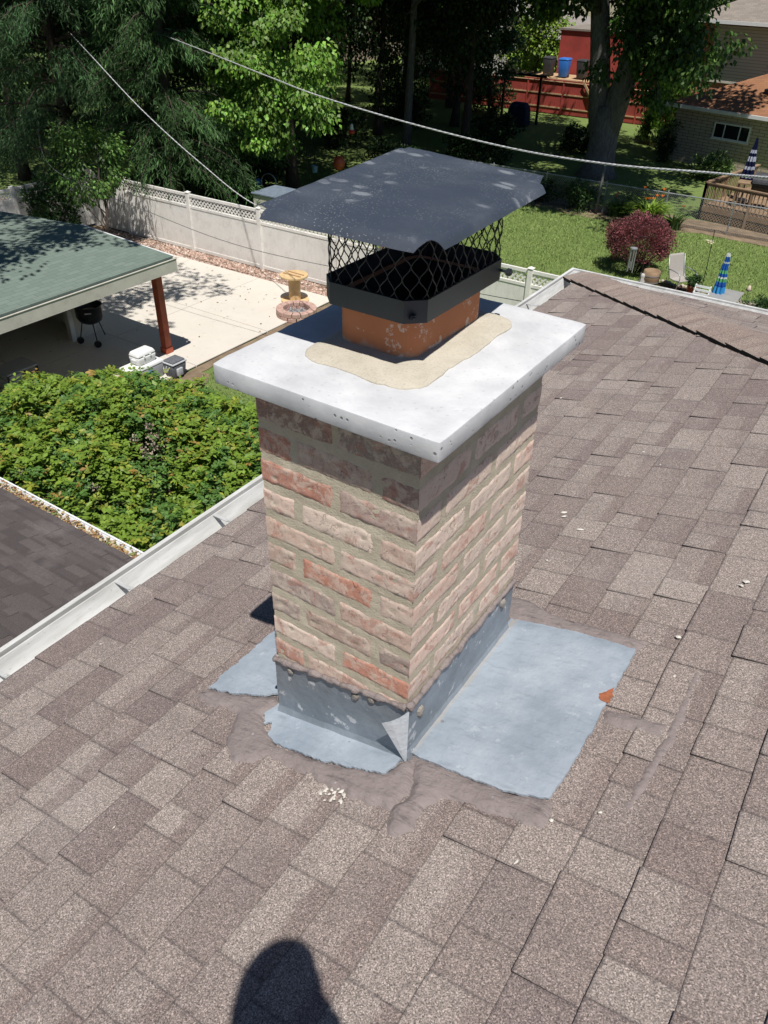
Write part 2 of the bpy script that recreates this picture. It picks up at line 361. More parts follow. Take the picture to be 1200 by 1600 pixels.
# ------------------------------------------------------------------ shingled roof planes
def shingle_plane(mb, O, U, V, N, v0, v1, umin, umax, expo=0.1375, wmin=0.075, wmax=0.205, th=(0.0032, 0.0070), lightfrac=0.5, seed=1, wave=0.004):
    """courses of laminated shingles: every tab has its own width, thickness, butt edge and tone"""
    R = random.Random(seed); O, U, V, N = Vector(O), Vector(U), Vector(V), Vector(N)
    def P(u, v, h): return O + U*u + V*v + N*(h + wave*fbm(u*0.9, v*0.9, seed*3.1, 2))
    nc = int(math.ceil((v1-v0)/expo))
    for i in range(nc):
        a = v0 + i*expo; bt = min(a + expo + 0.006, v1)
        lo, hi = umin(a), umax(a); lo2, hi2 = umin(bt), umax(bt)
        if hi - lo < 0.05: continue
        u = lo - R.random()*wmax; prev_t = None; strip = R.random(); lift = 0.8 + 0.6*R.random()
        while u < hi:
            w = R.uniform(wmin, wmax) if R.random() < .8 else R.uniform(wmax, wmax*1.2)
            ua, ub = max(u, lo), min(u+w, hi); u += w
            if ub - ua < 0.008: continue
            high = R.random() < 0.55
            t = (th[1] if high else th[0]) * lift * R.uniform(0.8, 1.15)
            tone = R.uniform(0, .38) if R.random() < .68 else R.uniform(.45, .95); tone = min(1, tone*(0.8+0.4*strip))
            col = (tone, R.choice((0.0, 0.3, 0.7, 0.85, 0.95)) if high else R.choice((0.0, 0.2, 0.6, 0.85)), R.random()**2, 1)
            ja, jb = R.uniform(-.003, .003), R.uniform(-.003, .003)
            uta, utb = max(ua, lo2), min(ub, hi2)
            if utb < uta: utb = uta = max(lo2, min(ub, hi2))
            k = max(2, int((ub-ua)/0.05)); k += k % 2; fr = []; bk = []
            for q in range(k+1):
                f = q/k; jj = ja*(1-f)+jb*f + R.uniform(-.0012, .0012)
                fr.append((ua+(ub-ua)*f, a+jj)); bk.append((uta+(utb-uta)*f, bt))
            for q in range(k):
                A, B, Cc, D = P(*fr[q], t), P(*fr[q+1], t), P(*bk[q+1], 0.0012), P(*bk[q], 0.0012)
                e0, e1 = min(fr[q][0]-ua, ub-fr[q][0]), min(fr[q+1][0]-ua, ub-fr[q+1][0]); mb.face([A, B, Cc, D], col, [(e0, 0), (e1, 0), (e1, 1), (e0, 1)])
                mb.face([P(*fr[q], -0.003), P(*fr[q+1], -0.003), B, A], col, [(0, 2)]*4)        # cut butt edge, bare asphalt
            mb.face([P(*fr[0], 0), P(*fr[0], t), P(*bk[0], 0.0012)], col, [(0, 2)]*3)
            mb.face([P(*fr[-1], 0), P(*bk[-1], 0.0012), P(*fr[-1], t)], col, [(0, 2)]*3)

XE = -1.195; YC = 4.46; XR = 4.3                     # eave of the main face, hip corner, ridge
ZE = roofz(XE); VLEN = (XR-XE)*math.sqrt(1+PITCH**2); CS = 1/math.sqrt(1+PITCH**2)
YB = -9.0
house = thing("house", "house with weathered brown shingle roof, white gutter and low dark-shingled wing in front", "house", (2.0, -2.0, G))
mb = MB()
shingle_plane(mb, (XE, 0, ZE), (0, 1, 0), (CS, 0, PITCH*CS), RN, 0, VLEN, lambda v: YB, lambda v: YC - v*CS, seed=11)
# far hip face, falling away towards the garden
L2 = XR - XE
shingle_plane(mb, (XE, YC, ZE), (1, 0, 0), (0, -CS, PITCH*CS), Vector((0, PITCH, 1)).normalized(), 0, VLEN, lambda v: v*CS, lambda v: 2*L2 - v*CS, seed=12)
# decking just under the shingles, and the slope behind the ridge
e = 0.012
zr = roofz(XR)
apex = (XR, YC-L2, zr-e)
mb.face([(XE, YB, ZE-e), (XR, YB, zr-e), apex, (XE, YC, ZE-e)], (1, 0, .5, 1), [(0, 2)]*4)
mb.face([(XE, YC, ZE-e), apex, (XE+2*L2, YC, ZE-e)], (1, 0, .5, 1), [(0, 2)]*3)
mb.face([(XR, YB, zr-e), (XE+2*L2, YB, ZE-e), (XE+2*L2, YC, ZE-e), apex], (.6, .3, .5, 1), [(0, .3)]*4)
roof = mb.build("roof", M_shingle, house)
# hip cap: folded pieces lapped up the hip
mb = MB(); hd = Vector((1, -1, PITCH)); hl = hd.length; hd.normalize(); w = 0.155
sa = Vector((-1, -1, -PITCH)).normalized(); sb = Vector((1, 1, -PITCH)).normalized()
H0 = Vector((XE, YC, ZE)); R = random.Random(5); i = 0; s = -0.03
d1 = (Vector((CS, 0, PITCH*CS))*0 + Vector((-0.5, -0.5, 0))); 
dA = Vector((-1, -1, 0)).normalized(); dA = Vector((dA.x, dA.y, PITCH*dA.x))          # across the cap, down on the main face
dB = Vector((1, 1, 0)).normalized(); dB = Vector((dB.x, dB.y, -PITCH*dB.y))
while s < L2*1.42*1.02:
    ex = 0.145; t = 0.020; tb = 0.011
    tone = R.betavariate(0.8, 1.3); col = (tone*0.8, R.uniform(.3, .9), R.random()**2*.7, 1); j = R.uniform(-.008, .008); ww = w + R.uniform(-.006, .006)
    for dd in (dA, dB):
        n = Vector((0, 0, 1)); q0 = H0 + hd*(s+j) + n*(t+.012); q1 = H0 + hd*(s+ex+.01) + n*(tb+.012)
        mid = lambda q, k, hh: q + dd*ww*k + n*(hh)
        for k0, k1, h0, h1 in ((0, .3, 0, 0.0), (.3, 1, 0.0, -.004)):
            A, B = mid(q0, k0, h0), mid(q0, k1, h1); Cc, D = mid(q1, k1, h1), mid(q1, k0, h0)
            mb.face([A, B, Cc, D] if dd is dA else [A, D, Cc, B], col, [(1, 0), (1, 0), (1, 1), (1, 1)] if dd is dA else [(1, 0), (1, 1), (1, 1), (1, 0)])
            dn = Vector((0, 0, -0.02))
            mb.face([A + dn*.6, B + dn*.6, B, A], col, [(0, 2)]*4)
        A, D = mid(q0, 1, -.004), mid(q1, 1, -.004)
        mb.face([A, D, D + Vector((0, 0, -.022)), A + Vector((0, 0, -.024))], col, [(0, 2)]*4)
    s += ex
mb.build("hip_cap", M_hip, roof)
# loose caulk spots and droppings on the shingles
mb = MB(); R = random.Random(3)
spots = [*[(.112+R.gauss(0, .016), -.455+R.gauss(0, .012), R.uniform(.002, .006)) for _ in range(18)], (.092, .989, .010), (.105, .96, .006), (.192, .889, .008), (.76, .744, .009), (.75, .72, .005), (-1.02, 2.2, .01), (.60, -.30, .006), (.66, .42, .006)]
for _ in range(18): spots.append((R.uniform(-1.1, 1.4), R.uniform(-1.1, 3.0), R.uniform(.0015, .0042)))
for x, y, r in spots:
    k = 9; an = R.random()*6; st = R.uniform(1.0, 2.2); pts = []
    for q in range(k):
        a = 2*PI*q/k; rr = r*R.uniform(.5, 1.25); px, py = rr*math.cos(a)*st, rr*math.sin(a)
        xx, yy = x + px*math.cos(an) - py*math.sin(an), y + px*math.sin(an) + py*math.cos(an)
        pts.append(Vector((xx, yy, roofz(xx) + 0.0085)))
    c = Vector((x, y, roofz(x) + 0.0125))
    for q in range(k): mb.face([c, pts[q], pts[(q+1) % k]])
tag(mb.build("caulk_spots", M_caulk, roof), kind="stuff")

# gutters: profile swept along the eave, mitred at the hip corner
def gutter(mb, a, b, out, zt, depth=0.125, drop=0.075, cap_a=False, cap_b=False, miter_b=None, miter_a=None):
    a, b, out = Vector(a), Vector(b), Vector(out); along = (b-a).normalized()
    prof = [(0.0, 0.0), (0.0, -drop), (0.070, -drop-.010), (depth-.034, -drop*0.50), (depth-.020, -.004), (depth-.015, -.004), (depth-.013, -.034), (depth-.004, -.034), (depth-.003, .005), (depth+.016, .006), (depth+.016, -.010), (depth+.004, -.016), (depth-.016, -drop*.60), (0.075, -drop-.016), (-.004, -drop-.006), (-.004, 0.0)]
    def ring(p, mit): return [p + out*o + Vector((0, 0, zt+z-p.z)) + (along*o*mit if mit else Vector((0, 0, 0))) for o, z in prof]
    n = 24; rings = []
    for i in range(n+1):
        f = i/n; p = a.lerp(b, f); rings.append(ring(p, miter_b if i == n else (-(miter_a) if (i == 0 and miter_a) else None)))
    for i in range(n):
        for k in range(len(prof)):
            k2 = (k+1) % len(prof)
            mb.face([rings[i][k], rings[i+1][k], rings[i+1][k2], rings[i][k2]])
ZG = ZE - 0.012
mb = MB()
gutter(mb, (XE-.012, YB, ZG), (XE-.012, YC+.012, ZG), (-1, 0, 0), ZG, miter_b=1)
gutter(mb, (XE-.012, YC+.012, ZG), (XE+2*L2, YC+.012, ZG), (0, 1, 0), ZG, miter_a=1)
gut = mb.build("gutter", M_gutter, house)
yb = [-.54, .006, .551, 1.10, 1.64, 2.19, 2.73, 3.25, 3.70, -1.08]
proto = None
for y in yb:
    mb = MB(); x0 = XE+.012
    P = [(x0-.005, ZG+.010), (x0-.05, ZG-.004), (x0-.128, ZG-.006)]
    for (xa, za), (xb, zb) in zip(P, P[1:]):
        mb.box((0, 0, 0), (1, 1, 1), M=Matrix.Translation((0, y, 0)) @ Matrix(((xb-xa, 0, 0, xa), (0, .017, 0, -.008), (zb-za, 0, .004, za), (0, 0, 0, 1))))
    mb.lathe([(.006, 0), (.006, .004), (0, .005)], (x0-.035, y, ZG+.004), 8)
    mb.build("gutter_bracket", M_bracket, gut)
# small patches of grit inside the trough, walls, soffit
mb = MB()
mb.box((XE+.42, YB, G), (XE+2*L2-.42, YC-.42, ZE-.16)); mb.build("wall", M_housebrick, house)
mb = MB(); mb.box((XE+.002, YB, ZE-.17), (XE+2*L2-.002, YC-.002, ZE-.10))
mb.build("soffit", M_white, house)
# low wing with dark shingles and a leaf-filled gutter
WY, WZ = 2.80, -4.95; WXL, WXR = -13.5, XE+.42
wing = house
mb = MB()
shingle_plane(mb, (WXL, WY, WZ), (1, 0, 0), (0, -CS, PITCH*CS), Vector((0, PITCH, 1)).normalized(), 0, 7.5, lambda v: 0.0, lambda v: WXR-WXL, seed=21, wave=.006, wmin=.12, wmax=.34)
mb.face([(WXL, WY, WZ-.014), (WXL, WY-7.5*CS, WZ-.014+7.5*PITCH*CS), (WXR, WY-7.5*CS, WZ-.014+7.5*PITCH*CS), (WXR, WY, WZ-.014)], (1, 0, .5, 1), [(0, 2)]*4)
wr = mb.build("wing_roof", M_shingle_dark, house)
mb = MB(); gutter(mb, (WXL, WY+.012, WZ-.012), (WXR, WY+.012, WZ-.012), (0, 1, 0), WZ-.012); mb.build("wing_gutter", M_white, wr)
mb = MB(); mb.box((WXL+.4, WY-7, G), (WXR, WY-.4, WZ-.10)); mb.build("wing_wall", M_housebrick, house)
# dead leaves lying in the wing gutter
def mat_litter():
    t = NT("dry_leaf_litter"); c, r, g, b = t.attr(); return t.done(c, 0.9)
M_litter = mat_litter(); mb = MB(); R = random.Random(8)
for _ in range(2600):
    x = R.uniform(-9.9, WXR); y = WY + .012 + R.uniform(-.02, .115); z = WZ - .012 - R.uniform(-.012, .045); s = R.uniform(.012, .034)
    a = R.random()*6.3; tz = R.uniform(-.8, .8); u = Vector((math.cos(a), math.sin(a), tz*.4)); v = Vector((-math.sin(a), math.cos(a), R.uniform(-.6, .6)))
    p = Vector((x, y, z)); c = R.choice(((.30, .17, .07), (.22, .10, .05), (.38, .27, .11), (.14, .17, .05), (.40, .32, .22)))
    mb.face([p-u*s, p-v*s*.6, p+u*s, p+v*s*.6], (*c, 1))
tag(mb.build("gutter_leaves", M_litter, wr), kind="stuff")

# ------------------------------------------------------------------ the chimney
WXc, WYc = 0.41, 0.56; HX, HY = WXc/2, WYc/2
SLX, SLY, SLT = 0.542, 0.664, 0.043
chim = thing("chimney", "pinkish brick chimney with pale concrete crown and metal flashing on the brown roof", "chimney", (0, 0, roofz(0)))
mb = MB(); inn = 0.0015
def mort_face(o, u, v, nu, nv):
    for i in range(nu):
        for j in range(nv):
            P = []
            for a, b in ((i, j), (i+1, j), (i+1, j+1), (i, j+1)):
                p = Vector(o) + Vector(u)*a/nu + Vector(v)*b/nv; n = Vector(u).cross(Vector(v)).normalized()
                edge = (a in (0, nu))
                P.append(p + n*(0 if edge else 0.0014*fbm(p.x*22+5, p.y*22, p.z*30)))
            mb.face(P)
zb, zt = -1.15, -SLT+.001
mort_face((-HX+inn, -HY+inn, zb), (WXc-2*inn, 0, 0), (0, 0, zt-zb), 34, 90)
mort_face((HX-inn, -HY+inn, zb), (0, WYc-2*inn, 0), (0, 0, zt-zb), 44, 90)
mort_face((HX-inn, HY-inn, zb), (-WXc+2*inn, 0, 0), (0, 0, zt-zb), 8, 8)
mort_face((-HX+inn, HY-inn, zb), (0, -WYc+2*inn, 0), (0, 0, zt-zb), 8, 8)
shaft = mb.build("brick_shaft", M_mortar, chim, smooth=True)
BR = [(.56, .44, .39), (.47, .225, .165), (.58, .47, .42), (.37, .29, .27), (.46, .30, .255), (.48, .27, .22), (.44, .345, .30), (.50, .38, .33), (.36, .25, .22), (.52, .33, .28), (.40, .20, .155), (.34, .285, .265), (.54, .42, .36)]
mb = MB(); R = random.Random(19)
def brick_patch(P00, ux, uz, lx, lz, n, fixed_l, fixed_r, col, seed):
    """one weathered brick face: rounded arrises, dents and scars; fixed edges run to the chimney's corner"""
    nu = max(6, int(lx/0.006)); nv = 10; base = len(mb.v); dents = [(R.uniform(.1, .9)*lx, R.uniform(.2, .8)*lz, R.uniform(.005, .014), R.uniform(.001, .0032), R.uniform(-.8, .8)) for _ in range(R.randint(1, 4) if lx > .12 else R.randint(0, 2))]
    for j in range(nv+1):
        for i in range(nu+1):
            u, w = lx*i/nu, lz*j/nv
            q = P00 + ux*u + uz*w
            dl = u if not fixed_l else 9; dr = lx-u if not fixed_r else 9; dv = min(w, lz-w); d = min(dl, dr, dv)
            rr = .0021 + .0011*fbm(q.x*40, q.y*40, q.z*40+seed)
            h = .0 if d >= rr else -(rr - math.sqrt(max(0, rr*rr-(rr-d)**2)))
            h += .0009*fbm(q.x*28+seed, q.y*28, q.z*28) + .0008*fbm(q.x*120, q.y*120, q.z*120+seed)
            for a, b, r_, dep, sk in dents:
                dd = math.hypot((u-a) + sk*(w-b), (w-b)*1.6)/r_
                if dd < 1: h -= dep*(1-dd*dd)
            je = .0028*fbm(q.x*30+9, q.y*30+seed, q.z*30) if d < .001 else 0
            if i in (0, nu) and ((i == 0 and fixed_l) or (i == nu and fixed_r)): h = .0008*fbm(q.x*60, q.y*60, q.z*60)
            mb.v.append(tuple(q + n*h + uz*(je if 0 < i < nu else 0) + ux*(je if 0 < j < nv and not ((i == 0 and fixed_l) or (i == nu and fixed_r)) else 0)))
    for j in range(nv):
        for i in range(nu):
            a = base + j*(nu+1)+i; mb.f.append((a, a+1, a+nu+2, a+nu+1)); k = R.uniform(.96, 1.04)
            mb.c.append((col[0]*k, col[1]*k, col[2]*k, 1)); mb.uv.append([(0, 0)]*4)
CH, BH, JT = 0.0785, 0.0580, 0.0205
X, Y, Z = Vector((1, 0, 0)), Vector((0, 1, 0)), Vector((0, 0, 1))
lay = {1: {'x': [(0, .196), (.214, .196)], 'y': [(0, .10), (.12, .21), (.35, .21)]}, 0: {'x': [(0, .0875), (.1075, .195), (.3225, .0875)], 'y': [(0, .21), (.23, .21), (.46, .10)]}}
for c in range(14):
    zlo = -.130 - CH*c; odd = 1 if c % 2 == 0 else 0
    for face in 'near right far left'.split():
        ax = 'x' if face in ('near', 'far') else 'y'; tot = WXc if ax == 'x' else WYc
        for (s, l) in lay[odd][ax]:
            jz = R.uniform(-.002, .002); jl = R.uniform(-.004, .004)
            fl, fr = s < .001, s + l > tot - .001
            s2 = s if fl else s + R.uniform(-.004, .004); l2 = (tot - s2) if fr else l + (0 if fl else 0) + jl
            col = R.choice(BR); k = R.uniform(1.02, 1.42); col = (min(.8, col[0]*k*1.06), min(.7, col[1]*k*.99), min(.6, col[2]*k*.93))
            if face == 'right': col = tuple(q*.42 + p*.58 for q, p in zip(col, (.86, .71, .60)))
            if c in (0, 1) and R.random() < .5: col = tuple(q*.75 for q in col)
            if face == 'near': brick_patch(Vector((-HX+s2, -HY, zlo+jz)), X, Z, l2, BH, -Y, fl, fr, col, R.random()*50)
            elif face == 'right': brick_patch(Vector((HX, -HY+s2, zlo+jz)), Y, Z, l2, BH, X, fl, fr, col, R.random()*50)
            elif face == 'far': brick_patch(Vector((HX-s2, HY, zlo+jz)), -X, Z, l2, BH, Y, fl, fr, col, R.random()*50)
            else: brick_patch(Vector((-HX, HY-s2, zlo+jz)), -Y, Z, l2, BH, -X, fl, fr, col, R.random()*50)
mb.build("brick_faces", M_brick, shaft, smooth=True)

# crown slab: cast concrete with worn arrises
bm = bmesh.new(); bmesh.ops.create_cube(bm, size=1)
for v in bm.verts: v.co = Vector((v.co.x*SLX, v.co.y*SLY, v.co.z*SLT - SLT/2))
bmesh.ops.subdivide_edges(bm, edges=[e for e in bm.edges if abs(e.verts[0].co.z - e.verts[1].co.z) < .001], cuts=26, use_grid_fill=True)
be = [e for e in bm.edges if sum(1 for f in e.link_faces) == 2 and e.calc_face_angle(0) > .6]
bmesh.ops.bevel(bm, geom=be, offset=.0028, segments=2, affect='EDGES', profile=.5)
for v in bm.verts:
    p = v.co; k = fbm(p.x*14, p.y*14, p.z*14+3); side = max(abs(p.x)/(SLX/2), abs(p.y)/(SLY/2)) > .985
    v.co += Vector((p.x, p.y, 0)).normalized()*(k*.0022 if side else 0) + Vector((0, 0, k*.0016 if p.z > -.02 else k*.0014))
    cd = (Vector((abs(p.x), abs(p.y), 0)) - Vector((SLX/2, SLY/2, 0))).length
    if cd < .02: v.co -= Vector((p.x/abs(p.x), p.y/abs(p.y), 0))*(.02-cd)*.08
me = bpy.data.meshes.new("crown"); bm.to_mesh(me); bm.free(); me.materials.append(M_conc)
for p in me.polygons: p.use_smooth = True
crown = bpy.data.objects.new("crown", me); COL.objects.link(crown); adopt(crown, chim)
es = crown.modifiers.new("split", 'EDGE_SPLIT'); es.split_angle = math.radians(32)
# sand-coloured mortar wash round the flue
mb = MB()
def rrect(cx, cy, hx, hy, r, n=8):
    out = []
    for k, (sx, sy) in enumerate(((1, -1), (1, 1), (-1, 1), (-1, -1))):
        a0 = -PI/2 + k*PI/2
        for q in range(n+1):
            a = a0 + PI/2*q/n; out.append((cx+sx*(hx-r)+r*math.cos(a), cy+sy*(hy-r)+r*math.sin(a)))
    return out
FX, FY, FHX, FHY = -.030, .052, .097, .155
rings = []
def dens(poly, st):
    out = []
    for (x0, y0), (x1, y1) in zip(poly, poly[1:]+poly[:1]):
        n = max(1, int(math.hypot(x1-x0, y1-y0)/st))
        for q in range(n): out.append((x0+(x1-x0)*q/n, y0+(y1-y0)*q/n))
    return out
outer = rrect(-.008, .020, .148, .225, .05, 10); K = 120
def resample(poly, K, c):
    pts = []
    for k in range(K):
        a = 2*PI*k/K; d = Vector((math.cos(a), math.sin(a))); best = 0
        for (x0, y0), (x1, y1) in zip(poly, poly[1:]+poly[:1]):
            ex, ey = x1-x0, y1-y0; den = d.x*ey - d.y*ex
            if abs(den) < 1e-9: continue
            t = ((x0-c[0])*ey - (y0-c[1])*ex)/den; s = ((x0-c[0])*d.y - (y0-c[1])*d.x)/den
            if t > 0 and -1e-6 <= s <= 1+1e-6: best = max(best, t)
        pts.append((c[0]+d.x*best, c[1]+d.y*best))
    return pts
oc = resample(outer, K, (FX, FY)); ic = resample(rrect(FX, FY, FHX-.006, FHY-.006, .035, 8), K, (FX, FY))
prof = [(1.0, -.002), (.99, .0022), (.93, .0045), (.75, .0075), (.5, .010), (.25, .0110), (.08, .0125), (0, .0135)]
for f, z in prof:
    ring = []
    for k in range(K):
        jit = .016*fbm(oc[k][0]*11, oc[k][1]*11, 2.2) + .004*fbm(oc[k][0]*45, oc[k][1]*45, 7) if f > .9 else 0
        x = ic[k][0]+(oc[k][0]-ic[k][0])*(f+jit*6); y = ic[k][1]+(oc[k][1]-ic[k][1])*(f+jit*6)
        ring.append(Vector((x, y, z + (.0016*fbm(x*30, y*30, 5) if z > 0.001 else 0))))
    rings.append(ring)
for a, b in zip(rings, rings[1:]):
    for k in range(K): mb.face([a[k], a[(k+1) % K], b[(k+1) % K], b[k]])
mb.build("mortar_wash", M_patch, crown, smooth=True)
# clay flue liner
mb = MB(); fo = rrect(FX, FY, FHX, FHY, .038, 8); fi = rrect(FX, FY, FHX-.016, FHY-.016, .026, 8); n = len(fo); zt = .116
mb.add([(x, y, -.03) for x, y in fo]+[(x, y, zt) for x, y in fo]+[(x, y, zt) for x, y in fi],
       [(r*n+k, r*n+(k+1) % n, (r+1)*n+(k+1) % n, (r+1)*n+k) for r in range(2) for k in range(n)])
fl_ = mb.build("flue_liner", M_flue, chim, smooth=False, bevel=0)
mb = MB(); mb.add([(x, y, zt-.001) for x, y in fi]+[(x, y, -.6) for x, y in fi], [(k, (k+1) % n, n+(k+1) % n, n+k) for k in range(n)])
mb.build("sooty_bore", simple("soot", (.022, .014, .011), .95, .4, 30, .4, .004), fl_)

# base flashing ----------------------------------------------------
def on_roof(x, y, h): return Vector((x, y, roofz(x))) + RN*h
def ragged(poly, amp, seed, st=.004):
    out = []
    for (x, y) in dens(poly, st):
        out.append((x + amp*(fbm(x*38, y*38, seed, 5)+.45*fbm(x*160, y*160, seed, 2)), y + amp*(fbm(x*38+9, y*38, seed+4, 5)+.45*fbm(x*160+3, y*160, seed, 2))))
    return out
def sheet(poly, h, th, name, mat, parent, amp=.004, seed=1.0, bulge=0.0, mb=None, st=.004):
    own = mb is None; mb = mb or MB(); P = ragged(poly, amp, seed, st)
    tris = tessellate_polygon([[Vector((x, y, 0)) for x, y in P]])
    top = [on_roof(x, y, h + .0012*fbm(x*14, y*14, seed)) for x, y in P]; low = [on_roof(x, y, h-th) for x, y in P]; n = len(P)
    fs = []
    for t in tris:
        a, b, c = (Vector((*P[i], 0)) for i in t)
        fs.append(tuple(t) if (b-a).cross(c-a).z > 0 else tuple(reversed(t)))
    ar = sum(P[i][0]*P[(i+1) % n][1]-P[(i+1) % n][0]*P[i][1] for i in range(n))
    sk = [((n+i, n+(i+1) % n, (i+1) % n, i) if ar > 0 else (i, (i+1) % n, n+(i+1) % n, n+i)) for i in range(n)]
    mb.add(top+low, fs+sk)
    return mb.build(name, mat, parent) if own else mb
def trowel(mb, poly, h, seed, st=.0075):
    """cement trowelled over the shingles: a lumpy skin that thins out to nothing at its edge"""
    Q = np.array(poly); x0, y0 = Q.min(0)-.02; x1, y1 = Q.max(0)+.02; nx, ny = int((x1-x0)/st)+1, int((y1-y0)/st)+1
    gx, gy = np.meshgrid(x0+st*np.arange(nx), y0+st*np.arange(ny), indexing='ij'); px, py = gx.ravel(), gy.ravel(); ins = np.zeros(len(px), bool); dist = np.full(len(px), 9.)
    for (ax, ay), (bx, by) in zip(Q, np.roll(Q, -1, 0)):
        c = (ay > py) != (by > py)
        with np.errstate(divide='ignore', invalid='ignore'): xi = (bx-ax)*(py-ay)/(by-ay)+ax
        ins ^= c & (px < xi); ex, ey = bx-ax, by-ay; t = np.clip(((px-ax)*ex+(py-ay)*ey)/(ex*ex+ey*ey), 0, 1); dist = np.minimum(dist, np.hypot(px-ax-t*ex, py-ay-t*ey))
    sg = np.where(ins, dist, -dist); base = len(mb.v); H = []
    for k in range(len(px)):
        x, y = px[k], py[k]; d = sg[k] + .009*fbm(x*28, y*28, seed, 4) + .004*fbm(x*90, y*90, seed)
        f = max(-.35, min(1, d/.020)); hh = h*(f if f < 0 else f**.6) + (.0020*fbm(x*16, y*55, seed+3) + .0016*fbm(x*70, y*70, seed))*max(0, f); H.append(d)
        mb.v.append(tuple(on_roof(x, y, hh)))
    H = np.array(H).reshape(nx, ny)
    for a in range(nx-1):
        for b in range(ny-1):
            if max(H[a, b], H[a+1, b], H[a, b+1], H[a+1, b+1]) > -.004:
                i = base+a*ny+b; mb.f.append((i, i+ny, i+ny+1, i+1)); mb.c.append((.5, .5, .5, 1)); mb.uv.append([(0, 0)]*4)
fl_pan = sheet([(.204, -.268), (.36, -.275), (.49, -.274), (.578, -.250), (.586, -.14), (.582, .053), (.582, .143), (.58, .317), (.478, .330), (.364, .334), (.204, .327)], .0150, .006, "roof_flashing", M_pan, chim, .0038, 1.7)
sheet([(.552, .112), (.582, .150), (.590, .118), (.586, .085), (.570, .088), (.560, .098)], .0165, .001, "rust_patch", M_rust, fl_pan, .005, 8.3)
sheet([(-.222, -.262), (-.236, -.318), (-.204, -.350), (-.19, -.335), (-.17, -.372), (-.13, -.392), (.017, -.388), (.124, -.366), (.195, -.352), (.215, -.262)], .0150, .006, "roof_flashing", M_pan, chim, .0065, 4.1)
sheet([(-.470, -.300), (-.477, -.252), (-.472, -.121), (-.478, .30), (-.20, .30), (-.20, -.20), (-.30, -.262), (-.395, -.294)], .0150, .006, "roof_flashing", M_pan, chim, .006, 5.6)
sheet([(-.48, .275), (-.48, .40), (.15, .40), (.2, .30), (-.2, .275)], .0135, .006, "roof_flashing", M_pan, chim, .006, 9.6)
mb = MB()
for poly, sd in (([(.20, -.262), (.235, -.282), (.28, -.376), (.262, -.43), (.286, -.494), (.318, -.497), (.345, -.455), (.330, -.40), (.353, -.346), (.45, -.343), (.597, -.330), (.593, -.238), (.575, -.246), (.49, -.268), (.36, -.268), (.215, -.258)], 2.0),
               ([(.205, .322), (.364, .328), (.478, .324), (.582, .310), (.592, .372), (.495, .386), (.34, .395), (.177, .45), (.10, .44), (.12, .36)], 3.0),
               ([(-.225, -.265), (-.255, -.235), (-.315, -.262), (-.395, -.286), (-.47, -.296), (-.515, -.335), (-.45, -.352), (-.32, -.345), (-.262, -.457), (-.196, -.489), (-.123, -.440), (-.02, -.432), (.051, -.440), (.174, -.445), (.262, -.43), (.282, -.36), (.235, -.275), (.21, -.29), (.19, -.345), (.124, -.360), (.017, -.382), (-.13, -.386), (-.17, -.366), (-.21, -.345), (-.24, -.318)], 4.0),
               ([(.733, .303), (.734, .109), (.736, .041), (.722, -.199), (.741, -.201), (.764, .040), (.762, .10), (.753, .296)], 5.0),
               ([(.585, .085), (.592, .033), (.738, .028), (.738, .088)], 6.0)):
    trowel(mb, poly, .0138 if sd < 5 else .0085, sd)
tar = mb.build("roof_cement", M_tar, chim, smooth=True)
# counter flashing: thin upright sheets, slightly buckled, following the slope
def panel(name, p0, p1, n, b0, b1, t0, t1, mat, th=.0022, seed=0, cols=26, rows=8, kick=0.012):
    mb = MB(); p0, p1, n = Vector(p0), Vector(p1), Vector(n); g = []
    for j in range(rows+1):
        r = []
        for i in range(cols+1):
            f, q = i/cols, j/rows; zb_, zt_ = b0+(b1-b0)*f, t0+(t1-t0)*f
            p = p0.lerp(p1, f); z = zb_+(zt_-zb_)*q + (.004*fbm(f*9, seed, 1) if j == rows else 0)
            off = .004 + .0022*fbm(f*6, q*3, seed) + kick*max(0, 1-q*7)**2 + (.002 if j == rows else 0)
            r.append(Vector((p.x, p.y, z)) + n*off)
        g.append(r)
    for j in range(rows):
        for i in range(cols):
            mb.face([g[j][i], g[j][i+1], g[j+1][i+1], g[j+1][i]])
    for i in range(cols): mb.face([g[rows][i], g[rows][i+1], g[rows][i+1]-n*.008, g[rows][i]-n*.008])
    for i in (0, cols):
        for j in range(rows): 
            q = [g[j][i], g[j+1][i], g[j+1][i]-n*.01, g[j][i]-n*.01]; mb.face(q if i == 0 else q[::-1])
    o = mb.build(name, mat, chim, smooth=True); return o, g[rows]
zl, zr_ = roofz(-HX), roofz(HX)
pn, tn = panel("counter_flashing", (-HX-.006, -HY, 0), (HX+.004, -HY, 0), (0, -1, 0), zl+.006, zr_+.006, -.863, -.7785, M_counter, seed=2)
pr_, tr_ = panel("counter_flashing", (HX, -HY-.006, 0), (HX, HY+.004, 0), (1, 0, 0), zr_+.006, zr_+.006, -.7785, -.775, M_counter, seed=5, cols=36)
pl_, tl_ = panel("counter_flashing", (-HX, HY+.004, 0), (-HX, -HY-.004, 0), (-1, 0, 0), zl+.004, zl+.004, -.90, -.863, M_counter, seed=8)
pf_, tf_ = panel("counter_flashing", (HX+.004, HY, 0), (-HX-.004, HY, 0), (0, 1, 0), zr_+.004, zl+.004, -.7785, -.90, M_counter, seed=9)
